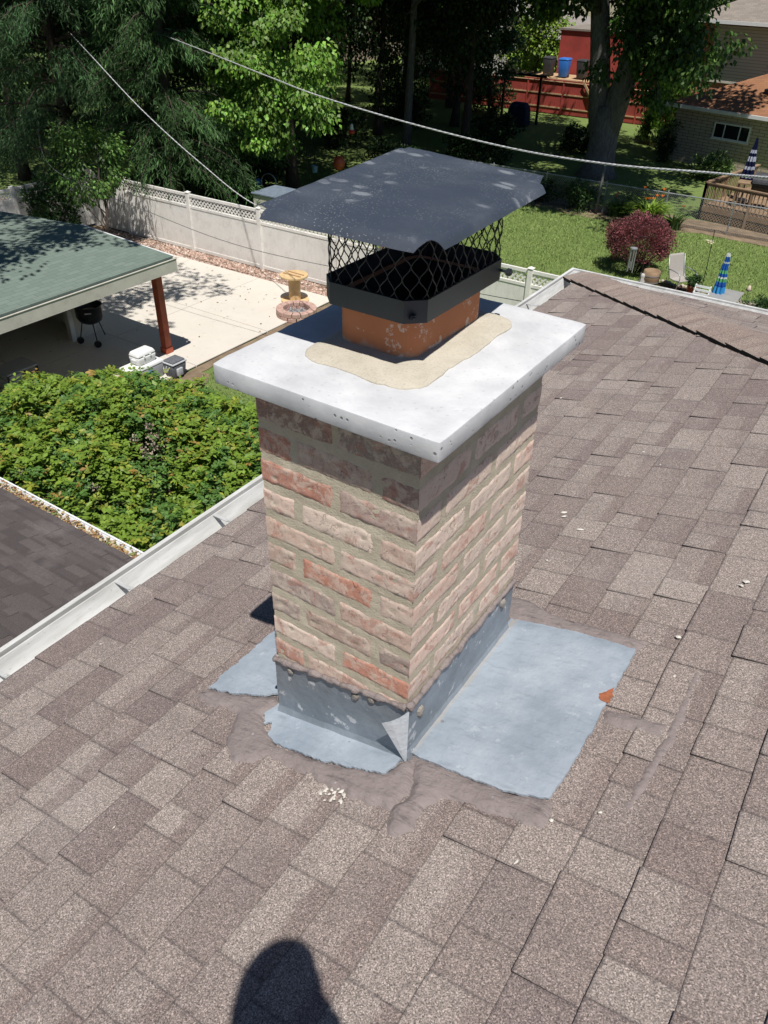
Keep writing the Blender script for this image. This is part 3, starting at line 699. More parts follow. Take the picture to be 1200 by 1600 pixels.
# brown-grey sealant bead along the top of the sheets
mb = MB()
for line, sd in ((tn, 1), (tr_, 2), (tl_, 3)):
    pts = []; rad = []
    for a, b in zip(line, line[1:]):
        for q in range(4):
            p = a.lerp(b, q/4); pts.append(p + Vector((0, 0, .003+.004*fbm(p.x*50, p.y*50, sd)))); rad.append(.0085 + .005*fbm(p.x*34, p.y*34, sd+5))
    mb.tube(pts, rad, 8)
mb.build("sealant_bead", M_tar, chim, smooth=True)
# dabs of sealant over the fasteners
R = random.Random(4); M_dab = mat_mortar("grey_sealant", (.24, .22, .20), (.36, .33, .29))
for p, n, r in (((-.155, -HY-.006, -.872), -Y, .011), ((.055, -HY-.006, -.832), -Y, .013), ((.105, -HY-.006, -.812), -Y, .012), ((HX+.008, -.225, -.842), X, .014), ((HX+.008, .215, -.81), X, .013)):
    mb = MB(); p = Vector(p); u = n.cross(Z).normalized(); K = 12; rings = []
    for f, h in ((1.0, -.004), (.8, .003), (.4, .006)):
        rings.append([p + u*r*f*math.cos(2*PI*k/K)*R.uniform(.85, 1.15) + Z*r*1.35*f*math.sin(2*PI*k/K)*R.uniform(.85, 1.15) + n*h for k in range(K)])
    for a, b in zip(rings, rings[1:]):
        for k in range(K): mb.face([a[k], a[(k+1) % K], b[(k+1) % K], b[k]])
    mb.face(rings[-1]); mb.build("sealant_dab", M_dab, chim, smooth=True)
# torn corner tab, bent out and left bright
mb = MB(); A = Vector((.2135, -.2865, -.782)); B = Vector((.2150, -.2880, -.982)); Cc = Vector((.166, -.332, -.812))
for off in (0, 1):
    d = Vector((.0014, -.0006, 0))*off; g = []
    for i in range(7):
        f = i/7.0; row = []
        for j in range(4):
            q = j/3.0; p = A.lerp(B, f).lerp(Cc.lerp(B, f), q) + Vector((.7, -.7, 0))*(.007*math.sin(q*PI)*(1-f))
            row.append(p + d)
        g.append(row)
    for i in range(6):
        for j in range(3):
            q = [g[i][j], g[i+1][j], g[i+1][j+1], g[i][j+1]]; mb.face(q if off else q[::-1])
    for j in range(3): mb.face([g[6][j], B + d, g[6][j+1]] if off else [g[6][j+1], B + d, g[6][j]])
o = mb.build("torn_flashing_tab", M_bright, chim, smooth=True); tag(o, "bright bent metal tab sticking out at the chimney's corner")

# ------------------------------------------------------------------ chimney cap
cap = thing("chimney_cowl", "black metal chimney cap with dusty lid and mesh sides on the clay flue", "chimney cap", (FX, FY, .10))
BX0, BX1, BY0, BY1, ch = -.155, .092, -.127, .252, .034; BZ0, BZ1 = .097, .143
def octo(g=0.0): 
    x0, x1, y0, y1, c = BX0+g, BX1-g, BY0+g, BY1-g, ch - g*.2
    return [(x0+c, y0), (x1-c, y0), (x1, y0+c), (x1, y1-c), (x1-c, y1), (x0+c, y1), (x0, y1-c), (x0, y0+c)]
mb = MB(); po, pi = octo(), octo(.003); n = 8
mb.add([(x, y, BZ0) for x, y in po]+[(x, y, BZ1) for x, y in po]+[(x, y, BZ1) for x, y in pi]+[(x, y, BZ0+.001) for x, y in pi], [(r*n+k, r*n+(k+1) % n, (r+1)*n+(k+1) % n, (r+1)*n+k) for r in range(3) for k in range(n)])
# inner ledge that closes the band to the flue
pf = [(FX+(x-FX)*.80, FY+(y-FY)*.84) for x, y in po]
mb.add([(x, y, BZ0+.004) for x, y in pi]+[(x, y, BZ0+.004) for x, y in pf], [(k, (k+1) % n, n+(k+1) % n, n+k) for k in range(n)])
band = mb.build("clamp_band", M_capdark, cap)
for p, d in (((BX0, FY-.08, .118), -X), ((BX1, FY+.165, .118), X), ((BX1-ch/2-.004, BY0+ch/2-.004, .110), Vector((.7, -.7, 0))), ((BX0+ch/2, BY1-ch/2, .118), Vector((-.7, .7, 0)))):
    mb = MB(); p = Vector(p); L = .020 if abs(d.x) > .9 else .007
    mb.tube([p-d*.004, p+d*L], .0035, 8); mb.tube([p+d*(L-.004), p+d*(L+.005)], .0085, 6); mb.tube([p+d*(L+.005), p+d*(L+.008)], .005, 6)
    mb.build("bolt", M_capdark, band)
# expanded-metal mesh: zig-zag strands with lens-shaped openings
mb = MB(); MZ0, MZ1 = BZ1-.012, .282; dm = .0335; rows = 3; hz = (MZ1-MZ0)/rows
path = octo(.004); seg = []; tot = 0
for k in range(8):
    a, b = Vector((*path[k], 0)), Vector((*path[(k+1) % 8], 0)); seg.append((tot, a, b, (b-a).length)); tot += (b-a).length
nd = int(round(tot/dm)); dm = tot/nd
def along(s, z):
    s %= tot
    for s0, a, b, l in seg:
        if s <= s0+l+1e-9: p = a.lerp(b, (s-s0)/l); return Vector((p.x, p.y, z))
    return Vector((*path[0], z))
for i in range(nd):
    for sgn in (1, -1):
        pts = []
        for k in range(rows*2*5+1):
            f = k/5.0; m = f % 2; tri = m if m <= 1 else 2-m
            tri = tri*tri*(3-2*tri); 
            pts.append(along((i + sgn*tri*.5)*dm, MZ0 + hz*f/2))
        mb.tube(pts, .0013, 5, cap=False)
mb.build("mesh_screen", M_meshwire, cap, smooth=True)
# lid: dished sheet with four folded skirts, notched at the corners
mb = MB()
T = {'n': Vector((.150, -.193, .2920)), 'l': Vector((-.219, -.190, .2830)), 'b': Vector((-.232, .316, .3130)), 'r': Vector((.116, .318, .2850))}
g = []; N_ = 22
for j in range(N_+1):
    row = []
    for i in range(N_+1):
        f, q = i/N_, j/N_; p = T['l'].lerp(T['n'], f).lerp(T['b'].lerp(T['r'], f), q)
        p = p + Vector((0, 0, .006*math.sin(PI*f)*math.sin(PI*q) + .0012*fbm(p.x*9, p.y*9, 1)))
        row.append(p)
    g.append(row)
for j in range(N_):
    for i in range(N_): mb.face([g[j][i], g[j][i+1], g[j+1][i+1], g[j+1][i]])
def skirt(edge, p0, p1, side):
    L = len(edge); n_ = 4; prev = list(edge)
    out = [Vector(p0).lerp(Vector(p1), i/(L-1)) for i in range(L)]
    for k in range(1, n_+1):
        f = k/n_; cur = [e.lerp(o, f) + Vector((0, 0, .004*math.sin(PI*f))) + Vector((0, 0, .0015*fbm(o.x*12, o.y*12, k))) for e, o in zip(edge, out)]
        for i in range(L-1): mb.face([prev[i], cur[i], cur[i+1], prev[i+1]])
        prev = cur
skirt(g[0], (-.216, -.217, .2705), (.128, -.214, .2705), 0)
skirt([g[j][N_] for j in range(N_+1)], (.163, -.166, .2705), (.138, .305, .2715), 1)
skirt([g[N_][N_-i] for i in range(N_+1)], (.092, .392, .2850), (-.232, .350, .306), 2)
skirt([g[N_-j][0] for j in range(N_+1)], (-.262, .306, .303), (-.248, -.189, .2840), 3)
lid = mb.build("lid", M_cap, cap, smooth=True, merge=.0002)
sm = lid.modifiers.new("solid", 'SOLIDIFY'); sm.thickness = .0014; sm.offset = -1
es = lid.modifiers.new("split", 'EDGE_SPLIT'); es.split_angle = math.radians(24)

# rust bloom near the lid's front left edge
mb = MB(); c = None; pts = []
for k in range(11):
    a = 2*PI*k/11; rr = R.uniform(.6, 1.1); pts.append(Vector((-.1005+.012*rr*math.cos(a), -.192+.006*rr*math.sin(a), .2815)))
mb.face(pts); mb.build("rust_spot", M_rust, lid)

# ================================================================== garden: ground, patio, fences
def mat_grass():
    t = NT("lawn_grass"); v = t.coord()
    n = t.noise(v, 0.55, 6, 0.65); f = t.noise(v, 9, 5, 0.7); k = t.noise(v, 60, 3, 0.7)
    c = t.mix(t.ramp(n, [(0.35, 0.0), (0.68, 1.0)]), (0.140, 0.212, 0.055), (0.20, 0.26, 0.085))
    c = t.mix(t.math('MULTIPLY', t.ramp(f, [(0.40, 0.0), (0.70, 1.0)]), 0.45), c, (0.25, 0.29, 0.11))
    c = t.mix(t.math('MULTIPLY', t.ramp(f, [(0.28, 1.0), (0.45, 0.0)]), 0.5), c, (0.085, 0.150, 0.034))
    c = t.mix(t.math('MULTIPLY', t.ramp(t.noise(v, 2.6, 4, 0.6), [(0.60, 0.0), (0.74, 1.0)]), 0.40), c, (0.32, 0.28, 0.15))
    c = t.mix(t.math('MULTIPLY', k, 0.35), c, (0.09, 0.15, 0.036))
    return t.done(c, 0.95, t.bump(t.math('ADD', f, t.math('MULTIPLY', k, 0.7)), 0.8, 0.05), spec=0.15)
M_grass = mat_grass()
def mat_patio():
    t = NT("patio_concrete"); v = t.coord(); c0, r, g, b = t.attr()
    n = t.noise(v, 1.1, 6, 0.6); f = t.noise(v, 30, 4, 0.6)
    c = t.mix(n, (0.55, 0.505, 0.44), (0.64, 0.595, 0.53))
    c = t.mix(t.math('MULTIPLY', r, 0.25), c, (0.52, 0.485, 0.44))
    c = t.mix(t.math('MULTIPLY', t.ramp(t.noise(v, 5, 5, 0.7), [(0.56, 0.0), (0.72, 1.0)]), 0.3), c, (0.33, 0.30, 0.26))
    c = t.mix(t.ramp(t.noise(v, 3.2, 2), [(0.73, 0.0), (0.75, 0.5)]), c, (0.2, 0.17, 0.13))
    return t.done(c, 0.9, t.bump(f, 0.2, 0.004), spec=0.25)
M_patio = mat_patio()
M_soil = simple("bare_soil", (0.20, 0.145, 0.095), 0.95, 0.35, 3, 0.6, 0.03)
M_mulch = simple("red_bark_mulch", (0.20, 0.075, 0.05), 0.95, 0.45, 14, 0.9, 0.04)
M_vinyl = simple("almond_vinyl", (0.80, 0.775, 0.73), 0.45, 0.05, 1.5, 0.03, 0.002, spec=0.4, dirt=(0.38, 0.35, 0.29), dirt_amt=0.35)
M_cream = simple("cream_paint", (0.55, 0.53, 0.46), 0.55, 0.10, 2, 0.1, 0.003, dirt=(0.28, 0.25, 0.2), dirt_amt=0.35)
M_redwood = simple("red_stained_wood", (0.37, 0.078, 0.036), 0.65, 0.25, 5, 0.35, 0.006)
M_redfence = simple("barn_red_paint", (0.32, 0.048, 0.038), 0.7, 0.22, 1.2, 0.2, 0.006, dirt=(0.16, 0.05, 0.04))
M_rawwood = simple("raw_pine", (0.45, 0.30, 0.17), 0.8, 0.2, 4, 0.3, 0.005)
M_deckwood = simple("weathered_deck_wood", (0.25, 0.165, 0.10), 0.85, 0.25, 3, 0.3, 0.006)
M_spool = simple("spool_plywood", (0.60, 0.42, 0.22), 0.75, 0.16, 6, 0.2, 0.003)
M_black = simple("black_enamel", (0.014, 0.014, 0.016), 0.4, 0.2, 10, 0.1, 0.002, spec=0.5)
M_steel = simple("galvanised_steel", (0.42, 0.43, 0.45), 0.45, 0.12, 8, 0.1, 0.002, metal=0.6)
M_cable = simple("twisted_cable", (0.50, 0.50, 0.51), 0.6, 0.25, 20, 0.2, 0.003)
M_wire = simple("dark_wire", (0.10, 0.10, 0.105), 0.6, 0.2, 20)
M_stonepink = simple("pink_block", (0.46, 0.30, 0.25), 0.9, 0.25, 12, 0.5, 0.01)
M_ash = simple("ash_and_coals", (0.30, 0.29, 0.29), 0.95, 0.4, 25, 0.6, 0.02)
M_coolwhite = simple("white_plastic", (0.76, 0.76, 0.75), 0.4, 0.05, 4, 0.03, 0.001, spec=0.5)
M_coolgrey = simple("grey_cloth", (0.11, 0.115, 0.13), 0.9, 0.25, 20, 0.3, 0.003)
M_coolsilver = simple("silver_cloth", (0.40, 0.41, 0.43), 0.6, 0.2, 20, 0.3, 0.003)
M_blue = simple("blue_plastic", (0.035, 0.17, 0.55), 0.45, 0.15, 4, 0.05, 0.002, spec=0.5)
M_terracotta = simple("terracotta_pot", (0.30, 0.12, 0.07), 0.85, 0.2, 12)
M_hose = simple("pale_hose", (0.55, 0.50, 0.38), 0.6, 0.1, 10)
M_sling = simple("taupe_sling_fabric", (0.36, 0.33, 0.30), 0.85, 0.1, 30, 0.3, 0.002)
M_glassgrey = simple("grey_table_top", (0.30, 0.295, 0.28), 0.35, 0.1, 3, 0.05, 0.001, spec=0.6)
M_darkglass = simple("dark_window_glass", (0.010, 0.012, 0.015), 0.08, 0.2, 2, 0.02, 0.001, spec=0.8)
M_blackplastic = simple("black_bin_plastic", (0.045, 0.045, 0.048), 0.55, 0.2, 3)
M_navy = simple("navy_cloth", (0.012, 0.018, 0.055), 0.9, 0.2, 10)
M_whitecloth = simple("white_cloth", (0.62, 0.64, 0.68), 0.9, 0.08, 10)

ground = MB(); S_ = 320
for i in range(24):
    for j in range(24):
        x0, x1 = -S_+2*S_*i/24, -S_+2*S_*(i+1)/24; y0, y1 = -S_+2*S_*j/24, -S_+2*S_*(j+1)/24
        ground.face([(x0, y0, G), (x1, y0, G), (x1, y1, G), (x0, y1, G)])
tag(ground.build("lawn", M_grass), kind="structure")
# grass blades on the strip by the patio and the near lawn: they break up the sheet
def mat_blade():
    t = NT("grass_blades"); c, r, g, b = t.attr(); return t.done(c, 0.8, spec=0.2)
M_blade = mat_blade()
def quads_object(name, P4, cols, mat, parent=None, kind=None):
    """P4: (n,4,3) array of quads, cols: (n,3)"""
    n = len(P4); me = bpy.data.meshes.new(name)
    me.vertices.add(4*n); me.vertices.foreach_set("co", P4.reshape(-1).astype(np.float32))
    me.loops.add(4*n); me.loops.foreach_set("vertex_index", np.arange(4*n, dtype=np.int32))
    me.polygons.add(n); me.polygons.foreach_set("loop_start", np.arange(0, 4*n, 4, dtype=np.int32)); me.polygons.foreach_set("loop_total", np.full(n, 4, np.int32))
    ca = me.color_attributes.new("Col", 'FLOAT_COLOR', 'POINT')
    cc = np.ones((4*n, 4), np.float32); cc[:, :3] = np.repeat(cols, 4, axis=0); ca.data.foreach_set("color", cc.ravel())
    me.update(calc_edges=True); me.materials.append(mat)
    o = bpy.data.objects.new(name, me); COL.objects.link(o)
    if parent: adopt(o, parent)
    return o
def unit(a): return a/np.maximum(1e-9, np.linalg.norm(a, axis=1, keepdims=True))
def grass_blades(regions, per_m2):
    Ps, Cs = [], []
    for x0, x1, y0, y1 in regions:
        n = int((x1-x0)*(y1-y0)*per_m2); p = np.c_[rng.uniform(x0, x1, n), rng.uniform(y0, y1, n), np.full(n, G)]
        h = rng.uniform(.03, .075, n)[:, None]; a = rng.uniform(0, 6.283, n); w = np.c_[np.cos(a), np.sin(a), 0*a]*rng.uniform(.006, .014, n)[:, None]
        tip = p + np.c_[rng.normal(0, .5, n), rng.normal(0, .5, n), np.ones(n)]*h
        Ps.append(np.stack([p-w, p+w, tip+w*.3, tip-w*.3], 1))
        c = np.array([.185, .262, .080])*rng.uniform(.55, 1.45, (n, 1)) + rng.uniform(0, .035, (n, 1))*np.array([1.4, 1, .3]); Cs.append(c)
    o = quads_object("grass", np.concatenate(Ps), np.concatenate(Cs), M_blade); tag(o, kind="stuff")
grass_blades([(-12.0, -8.5, 6.5, 14.5), (-13, -.5, 18.0, 29.5)], 480)

# patio slabs
mb = MB(); xs = [-30, -27, -24, -21.2, -18.3, -15.4, -12.5]; ys = [3.0, 5.4, 8.0, 10.6, 13.2, 16.15]; R = random.Random(2)
for i in range(len(xs)-1):
    for j in range(len(ys)-1):
        mb.box((xs[i]+.010, ys[j]+.010, G-.05), (xs[i+1]-.010, ys[j+1]-.010, G+.05), (R.random(), 0, 0, 1))
mb.box((-30, 3.0, G-.05), (-12.51, 16.14, G+.030), (1, 0, 0, 1))
tag(mb.build("patio", M_patio, bevel=.006), kind="structure")
mb = MB(); P = [(-12.5, 3.0), (-12.3, 3.0), (-12.3, 9.0), (-12.2, 10.4), (-12.3, 12.4), (-12.3, 16.9), (-12.5, 16.9)]
def flat(poly, z, name, mat, amp=.05, seed=1):
    mb = MB(); Q = ragged(poly, amp, seed, .25) if amp else poly
    tr = tessellate_polygon([[Vector((*p, 0)) for p in Q]])
    fs = [t if (Vector(Q[t[1]])-Vector(Q[t[0]])).cross(Vector(Q[t[2]])-Vector(Q[t[0]])) > 0 else tuple(reversed(t)) for t in tr]
    mb.add([(*p, z) for p in Q], fs); return tag(mb.build(name, mat), kind="structure")
flat(P, G+.014, "bare_soil", M_soil, .06, 2)
flat([(-12.35, 9.2), (-11.9, 9.3), (-11.65, 9.9), (-11.95, 10.5), (-12.4, 10.4)], G+.018, "worn_soil", M_soil, .12, 5)
flat([(-30, 15.95), (-12.0, 15.95), (-12.0, 17.2), (-30, 17.2)], G+.010, "gravel_bed", M_soil, 0)
flat([(-5.6, 21.0), (-.5, 20.6), (-.5, 22.9), (-2.5, 23.25), (-4.2, 23.7), (-5.6, 23.4)], G+.012, "mulch_bed", M_mulch, .08, 3)
flat([(-13.5, 29.2), (-8.8, 29.0), (-7.2, 28.8), (-6.0, 29.6), (0, 29.3), (0, 31.4), (-13.5, 31.4)], G+.012, "flower_bed_soil", M_soil, .2, 4)
# stones in the gravel strip and mulch chips
def stones(name, n, box, s0, s1, cols, z=G+.01, kind="stuff"):
    mb = MB(); R = random.Random(n)
    for _ in range(n):
        x, y = R.uniform(box[0], box[1]), R.uniform(box[2], box[3]); s = R.uniform(s0, s1); c = R.choice(cols); k = R.uniform(.75, 1.2); a = R.random()*6
        pts = []
        for i in range(5):
            t = a + 2*PI*i/5; pts.append(Vector((x+s*math.cos(t)*R.uniform(.7, 1.2), y+s*math.sin(t)*R.uniform(.6, 1.1), z+s*.25)))
        top = Vector((x+R.uniform(-.3, .3)*s, y+R.uniform(-.3, .3)*s, z+s*R.uniform(.7, 1.1)))
        for i in range(5): mb.face([pts[i], pts[(i+1) % 5], top], (c[0]*k, c[1]*k, c[2]*k, 1))
        low = [Vector((p.x*.0+p.x, p.y, z-.01)) for p in pts]
        for i in range(5): mb.face([low[i], low[(i+1) % 5], pts[(i+1) % 5], pts[i]], (c[0]*k, c[1]*k, c[2]*k, 1))
    return tag(mb.build(name, M_litter), kind=kind)
stones("gravel", 4200, (-23, -12.1, 16.18, 16.85), .025, .06, ((.46, .31, .25), (.36, .24, .19), (.55, .45, .38), (.25, .16, .12), (.20, .14, .10)))
stones("bark_chips", 1500, (-5.3, -.6, 20.9, 23.0), .02, .05, ((.24, .09, .055), (.17, .06, .04), (.30, .14, .09)))
mb = MB(); R = random.Random(31)
for k in range(46):
    f = k/45; x = -5.4+4.9*f; y = 23.55-.7*f+.06*math.sin(k); s = .07*R.uniform(.8, 1.2)
    mb.lathe([(0, .0), (s, .0), (s*.95, s*.7), (s*.5, s*1.1), (0, s*1.15)], (x, y, G+.005), 7)
tag(mb.build("bed_edging", simple("edging_stone", (0.42, 0.36, 0.29), .9, .2, 6)), kind="structure")

mb = MB(); R = random.Random(41)
for _ in range(150):
    x, y = R.uniform(-20, -12.6), R.uniform(6.5, 16.0); s = R.uniform(.015, .04); a = R.random()*6.3; u = Vector((math.cos(a), math.sin(a), R.uniform(-.2, .4)))*s; v = Vector((-math.sin(a), math.cos(a), R.uniform(-.2, .3)))*s*.55; p = Vector((x, y, G+.065)); c = R.choice(((.12, .15, .04), (.22, .14, .06), (.10, .07, .04)))
    mb.face([p-u, p-v, p+u, p+v], (*c, 1))
tag(mb.build("fallen_leaves", M_litter), kind="stuff")

# vinyl privacy fence with lattice top
def lattice(mb, a, b, z0, z1, pitch=.145, w=.045, t=.008, n=None):
    """crossed diagonal strips between two points"""
    a, b = Vector(a), Vector(b); L = (b-a).length; u = (b-a)/L; H = z1-z0; nn = u.cross(Vector((0, 0, 1)))
    k = -int(H/pitch)-1
    while k*pitch < L:
        for sg in (1, -1):
            s0, s1 = (k*pitch, k*pitch+H) if sg == 1 else (k*pitch+H, k*pitch)
            q0, q1, p0, p1 = 0.0, 1.0, s0, s1
            # clip to the section
            def at(q): return s0+(s1-s0)*q
            lo, hi = 0.0, 1.0
            for lim, side in ((0, 1), (L, -1)):
                d = (s1-s0)
                q = (lim-s0)/d
                if (side == 1) == (d > 0): lo = max(lo, q)
                else: hi = min(hi, q)
            if hi-lo > .05:
                A = a + u*at(lo) + Vector((0, 0, z0-a.z+H*lo)); B = a + u*at(hi) + Vector((0, 0, z0-a.z+H*hi))
                mb.bar(A + nn*t*.55*sg, B + nn*t*.55*sg, t, w, up=(B-A).cross(nn))
        k += 1
fence = thing("vinyl_fence", "almond vinyl privacy fence with lattice strip running behind the concrete patio", "fence", (-18.9, 16.9, G))
FZ = G+1.83; FY_ = 16.92; px_ = [-21.95, -18.92, -15.92, -12.9, -9.9, -6.9, -3.9]
for x in px_:
    mb = MB(); mb.box((x-.065, FY_-.065, G-.05), (x+.065, FY_+.065, FZ+.03)); mb.box((x-.08, FY_-.08, FZ+.03), (x+.08, FY_+.08, FZ+.05))
    mb.add([(x-.06, FY_-.06, FZ+.05), (x+.06, FY_-.06, FZ+.05), (x+.06, FY_+.06, FZ+.05), (x-.06, FY_+.06, FZ+.05), (x, FY_, FZ+.09)], [(0, 1, 4), (1, 2, 4), (2, 3, 4), (3, 0, 4)])
    mb.build("post", M_vinyl, fence, bevel=.006)
for a, b in zip(px_, px_[1:]):
    a, b = a+.065, b-.065; mb = MB(); n = int((b-a)/.16); st = (b-a)/n
    for i in range(n): mb.box((a+i*st+.003, FY_-.014, G+.12), (a+(i+1)*st-.003, FY_+.014, FZ-.40))
    mb.box((a, FY_-.007, G+.13), (b, FY_+.007, FZ-.42))
    mb.build("panel", M_vinyl, fence)
    mb = MB(); mb.box((a, FY_-.028, FZ-.44), (b, FY_+.028, FZ-.36)); mb.box((a, FY_-.028, FZ-.09), (b, FY_+.028, FZ)); mb.box((a, FY_-.026, G+.03), (b, FY_+.026, G+.135))
    mb.build("rail", M_vinyl, fence, bevel=.004)
    mb = MB(); lattice(mb, (a, FY_, FZ-.335), (b, FY_, FZ-.365), FZ-.365, FZ-.085); mb.build("lattice", M_vinyl, fence)
# scalloped end section
mb = MB(); xa, xb = -23.62, -22.02; n = 18
for i in range(n):
    f0, f1 = i/n, (i+1)/n; h = lambda f: FZ+.08-.55*math.sin(PI*min(1, f*1.05))**1.2*.55
    x0, x1 = xa+(xb-xa)*f0+.003, xa+(xb-xa)*f1-.003
    for y0, y1 in ((FY_-.014, FY_+.014),):
        mb.add([(x0, y0, G+.05), (x1, y0, G+.05), (x1, y1, G+.05), (x0, y1, G+.05), (x0, y0, h(f0)), (x1, y0, h(f1)), (x1, y1, h(f1)), (x0, y1, h(f0))], [(0, 3, 2, 1), (4, 5, 6, 7), (0, 1, 5, 4), (1, 2, 6, 5), (2, 3, 7, 6), (3, 0, 4, 7)])
mb.build("scalloped_panel", M_vinyl, fence)
fence2 = thing("vinyl_fence", "pale lattice-topped vinyl fence under the trees beyond the green garage roof", "fence", (-23.75, 11, G))
ys2 = [4.92, 7.92, 10.92, 13.92, 16.92]; X2 = -23.75
for y in ys2:
    mb = MB(); mb.box((X2-.065, y-.065, G), (X2+.065, y+.065, FZ+.05)); mb.build("post", M_vinyl, fence2, bevel=.006)
for a, b in zip(ys2, ys2[1:]):
    a, b = a+.065, b-.065; mb = MB(); mb.box((X2-.014, a, G+.1), (X2+.014, b, FZ-.40)); mb.build("panel", M_vinyl, fence2)
    mb = MB(); mb.box((X2-.028, a, FZ-.42), (X2+.028, b, FZ-.33)); mb.box((X2-.028, a, FZ-.09), (X2+.028, b, FZ)); mb.build("rail", M_vinyl, fence2)
    mb = MB(); lattice(mb, (X2, a, FZ-.335), (X2, b, FZ-.365), FZ-.365, FZ-.085); mb.build("lattice", M_vinyl, fence2)

# ------------------------------------------------------------------ garage with porch roof
def mat_rooftile(name, c1, c2, dark, bw=.30, rh=.14, plane=(0, 1)):
    """asphalt shingles seen from far off: courses run along one axis of the roof"""
    t = NT(name); tc = t.node("ShaderNodeTexCoord"); sp = t.node("ShaderNodeSeparateXYZ"); t.link(tc.outputs['Object'], sp.inputs[0])
    cb = t.node("ShaderNodeCombineXYZ"); t.link(sp.outputs[plane[0]], cb.inputs[0]); t.link(sp.outputs[plane[1]], cb.inputs[1])
    b = t.node("ShaderNodeTexBrick"); t.link(cb.outputs[0], b.inputs['Vector']); b.inputs['Color1'].default_value = (*c1, 1); b.inputs['Color2'].default_value = (*c2, 1)
    b.inputs['Mortar'].default_value = (*dark, 1); b.inputs['Scale'].default_value = 1; b.inputs['Brick Width'].default_value = bw; b.inputs['Row Height'].default_value = rh; b.inputs['Mortar Size'].default_value = .006
    v = t.coord(); c = t.mix(t.math('MULTIPLY', t.noise(v, 1.2, 6, .65), .5), b.outputs[0], c2); c = t.mix(t.ramp(t.noise(v, 70, 3, .7), [(.3, .35), (.5, 0)]), c, dark)
    return t.done(c, .92, t.bump(t.noise(v, 60, 3), .4, .006), spec=.2)
M_greenroof = mat_rooftile("green_shingles", (.180, .225, .190), (.145, .185, .158), (.09, .12, .10), .32, .15, (1, 0))
gar = thing("garage", "cream garage with mossy green shingle roof over an open porch on the patio", "garage", (-16, 8, G))
EX, RXg, WXg = -12.98, -16.1, -22.0; EZ, RZg = -5.05, -4.90; YF, YN = 10.75, 1.0
mb = MB()
def slab(mb, a, b, th, y0, y1):
    (xa, za), (xb, zb) = a, b
    mb.add([(xa, y0, za), (xb, y0, zb), (xb, y1, zb), (xa, y1, za), (xa, y0, za-th), (xb, y0, zb-th), (xb, y1, zb-th), (xa, y1, za-th)], [(0, 1, 2, 3), (7, 6, 5, 4), (0, 4, 5, 1), (2, 6, 7, 3), (1, 5, 6, 2), (3, 7, 4, 0)])
slab(mb, (RXg, RZg), (EX, EZ), .05, YN, YF); slab(mb, (WXg, EZ-.25), (RXg, RZg), .05, YN, YF-.0)
mb.build("roof", M_greenroof, gar)
mb = MB(); mb.box((EX-.06, YN, EZ-.36), (EX-.015, YF-.03, EZ-.055)); mb.box((RXg, YF-.06, EZ-.28), (EX-.02, YF-.03, EZ-.055))
mb.build("fascia", M_cream, gar)
mb = MB(); mb.box((EX-.01, YN, EZ-.31), (EX+.10, YF-.01, EZ-.295)); mb.box((EX+.10, YN, EZ-.31), (EX+.112, YF-.01, EZ-.035)); mb.box((EX+.085, YN, EZ-.034), (EX+.125, YF-.01, EZ-.024)); mb.box((EX-.012, YN, EZ-.145), (EX-.002, YF-.01, EZ-.06)); mb.box((EX, YF-.02, EZ-.295), (EX+.1, YF-.01, EZ-.036)); mb.build("gutter", M_cream, gar)
mb = MB()
slab(mb, (RXg, RZg+.006), (EX, EZ+.006), .03, YF-.002, YF+.03); mb.build("rake_trim", M_white, gar)
mb = MB(); mb.box((EX-.9, YN+.1, EZ-.12), (EX-.07, YF-.07, EZ-.06)); mb.box((-21.9, YN+.2, EZ-.14), (EX-.9, YF-.07, EZ-.10)); mb.build("soffit", M_cream, gar)
mb = MB()
mb.box((-16.12, 9.74, G), (-15.98, 10.5, EZ-.15)); mb.box((-16.12, 2.0, G), (-15.98, 4.2, EZ-.15)); mb.box((-16.10, 4.2, EZ-.5), (-15.99, 9.74, EZ-.15))
mb.box((-21.8, 10.36, G), (-16.12, 10.5, EZ-.15)); mb.box((-21.8, 2.0, G), (-16.12, 2.14, EZ-.15)); mb.box((-21.9, 2.0, G), (-21.76, 10.5, EZ-.2))
mb.build("wall", M_cream, gar)
mb = MB(); mb.box((-15.976, 9.74, G+.05), (-15.95, 9.86, EZ-.5)); mb.build("door_trim", M_white, gar)
for x, y in ((-13.62, 10.72), (-13.62, 2.2)):
    mb = MB(); mb.box((x-.09, y-.09, G+.05), (x+.09, y+.09, EZ-.12)); mb.box((x-.11, y-.11, G+.05), (x+.11, y+.11, G+.2)); mb.build("post", M_redwood, gar, bevel=.008)

# ------------------------------------------------------------------ things on the patio
def leg_tube(name, pts, r, mat, parent, n=8): mb = MB(); mb.tube(pts, r, n); return mb.build(name, mat, parent, smooth=True)
kx, ky, kz = -15.50, 10.05, G+.05
k = thing("kettle_grill", "black open kettle grill on two wheels beside the white garage corner", "grill", (kx, ky, kz))
mb = MB(); mb.lathe([(.02, .52), (.17, .54), (.27, .60), (.325, .72), (.33, .98), (.345, .985), (.345, 1.0), (.325, 1.0), (.318, .99), (.31, .72), (.25, .63), (.0, .60)], (kx, ky, kz), 28); mb.build("bowl", M_black, k, smooth=True)
mb = MB(); mb.lathe([(0, .80), (.30, .80), (.30, .79), (0, .79)], (kx, ky, kz), 24); mb.build("grate", M_steel, k)
for a in (-2.35, -.45, 1.6):
    x, y = kx+.34*math.cos(a), ky+.34*math.sin(a)
    leg_tube("leg", [(kx+.2*math.cos(a), ky+.2*math.sin(a), kz+.60), (x, y, kz+.09)], .014, M_black, k)
    if a < 1:
        mb = MB(); mb.tube([(x-.03, y+.012, kz+.085), (x+.03, y-.012, kz+.085)], .085, 16); mb.build("wheel", M_black, k)
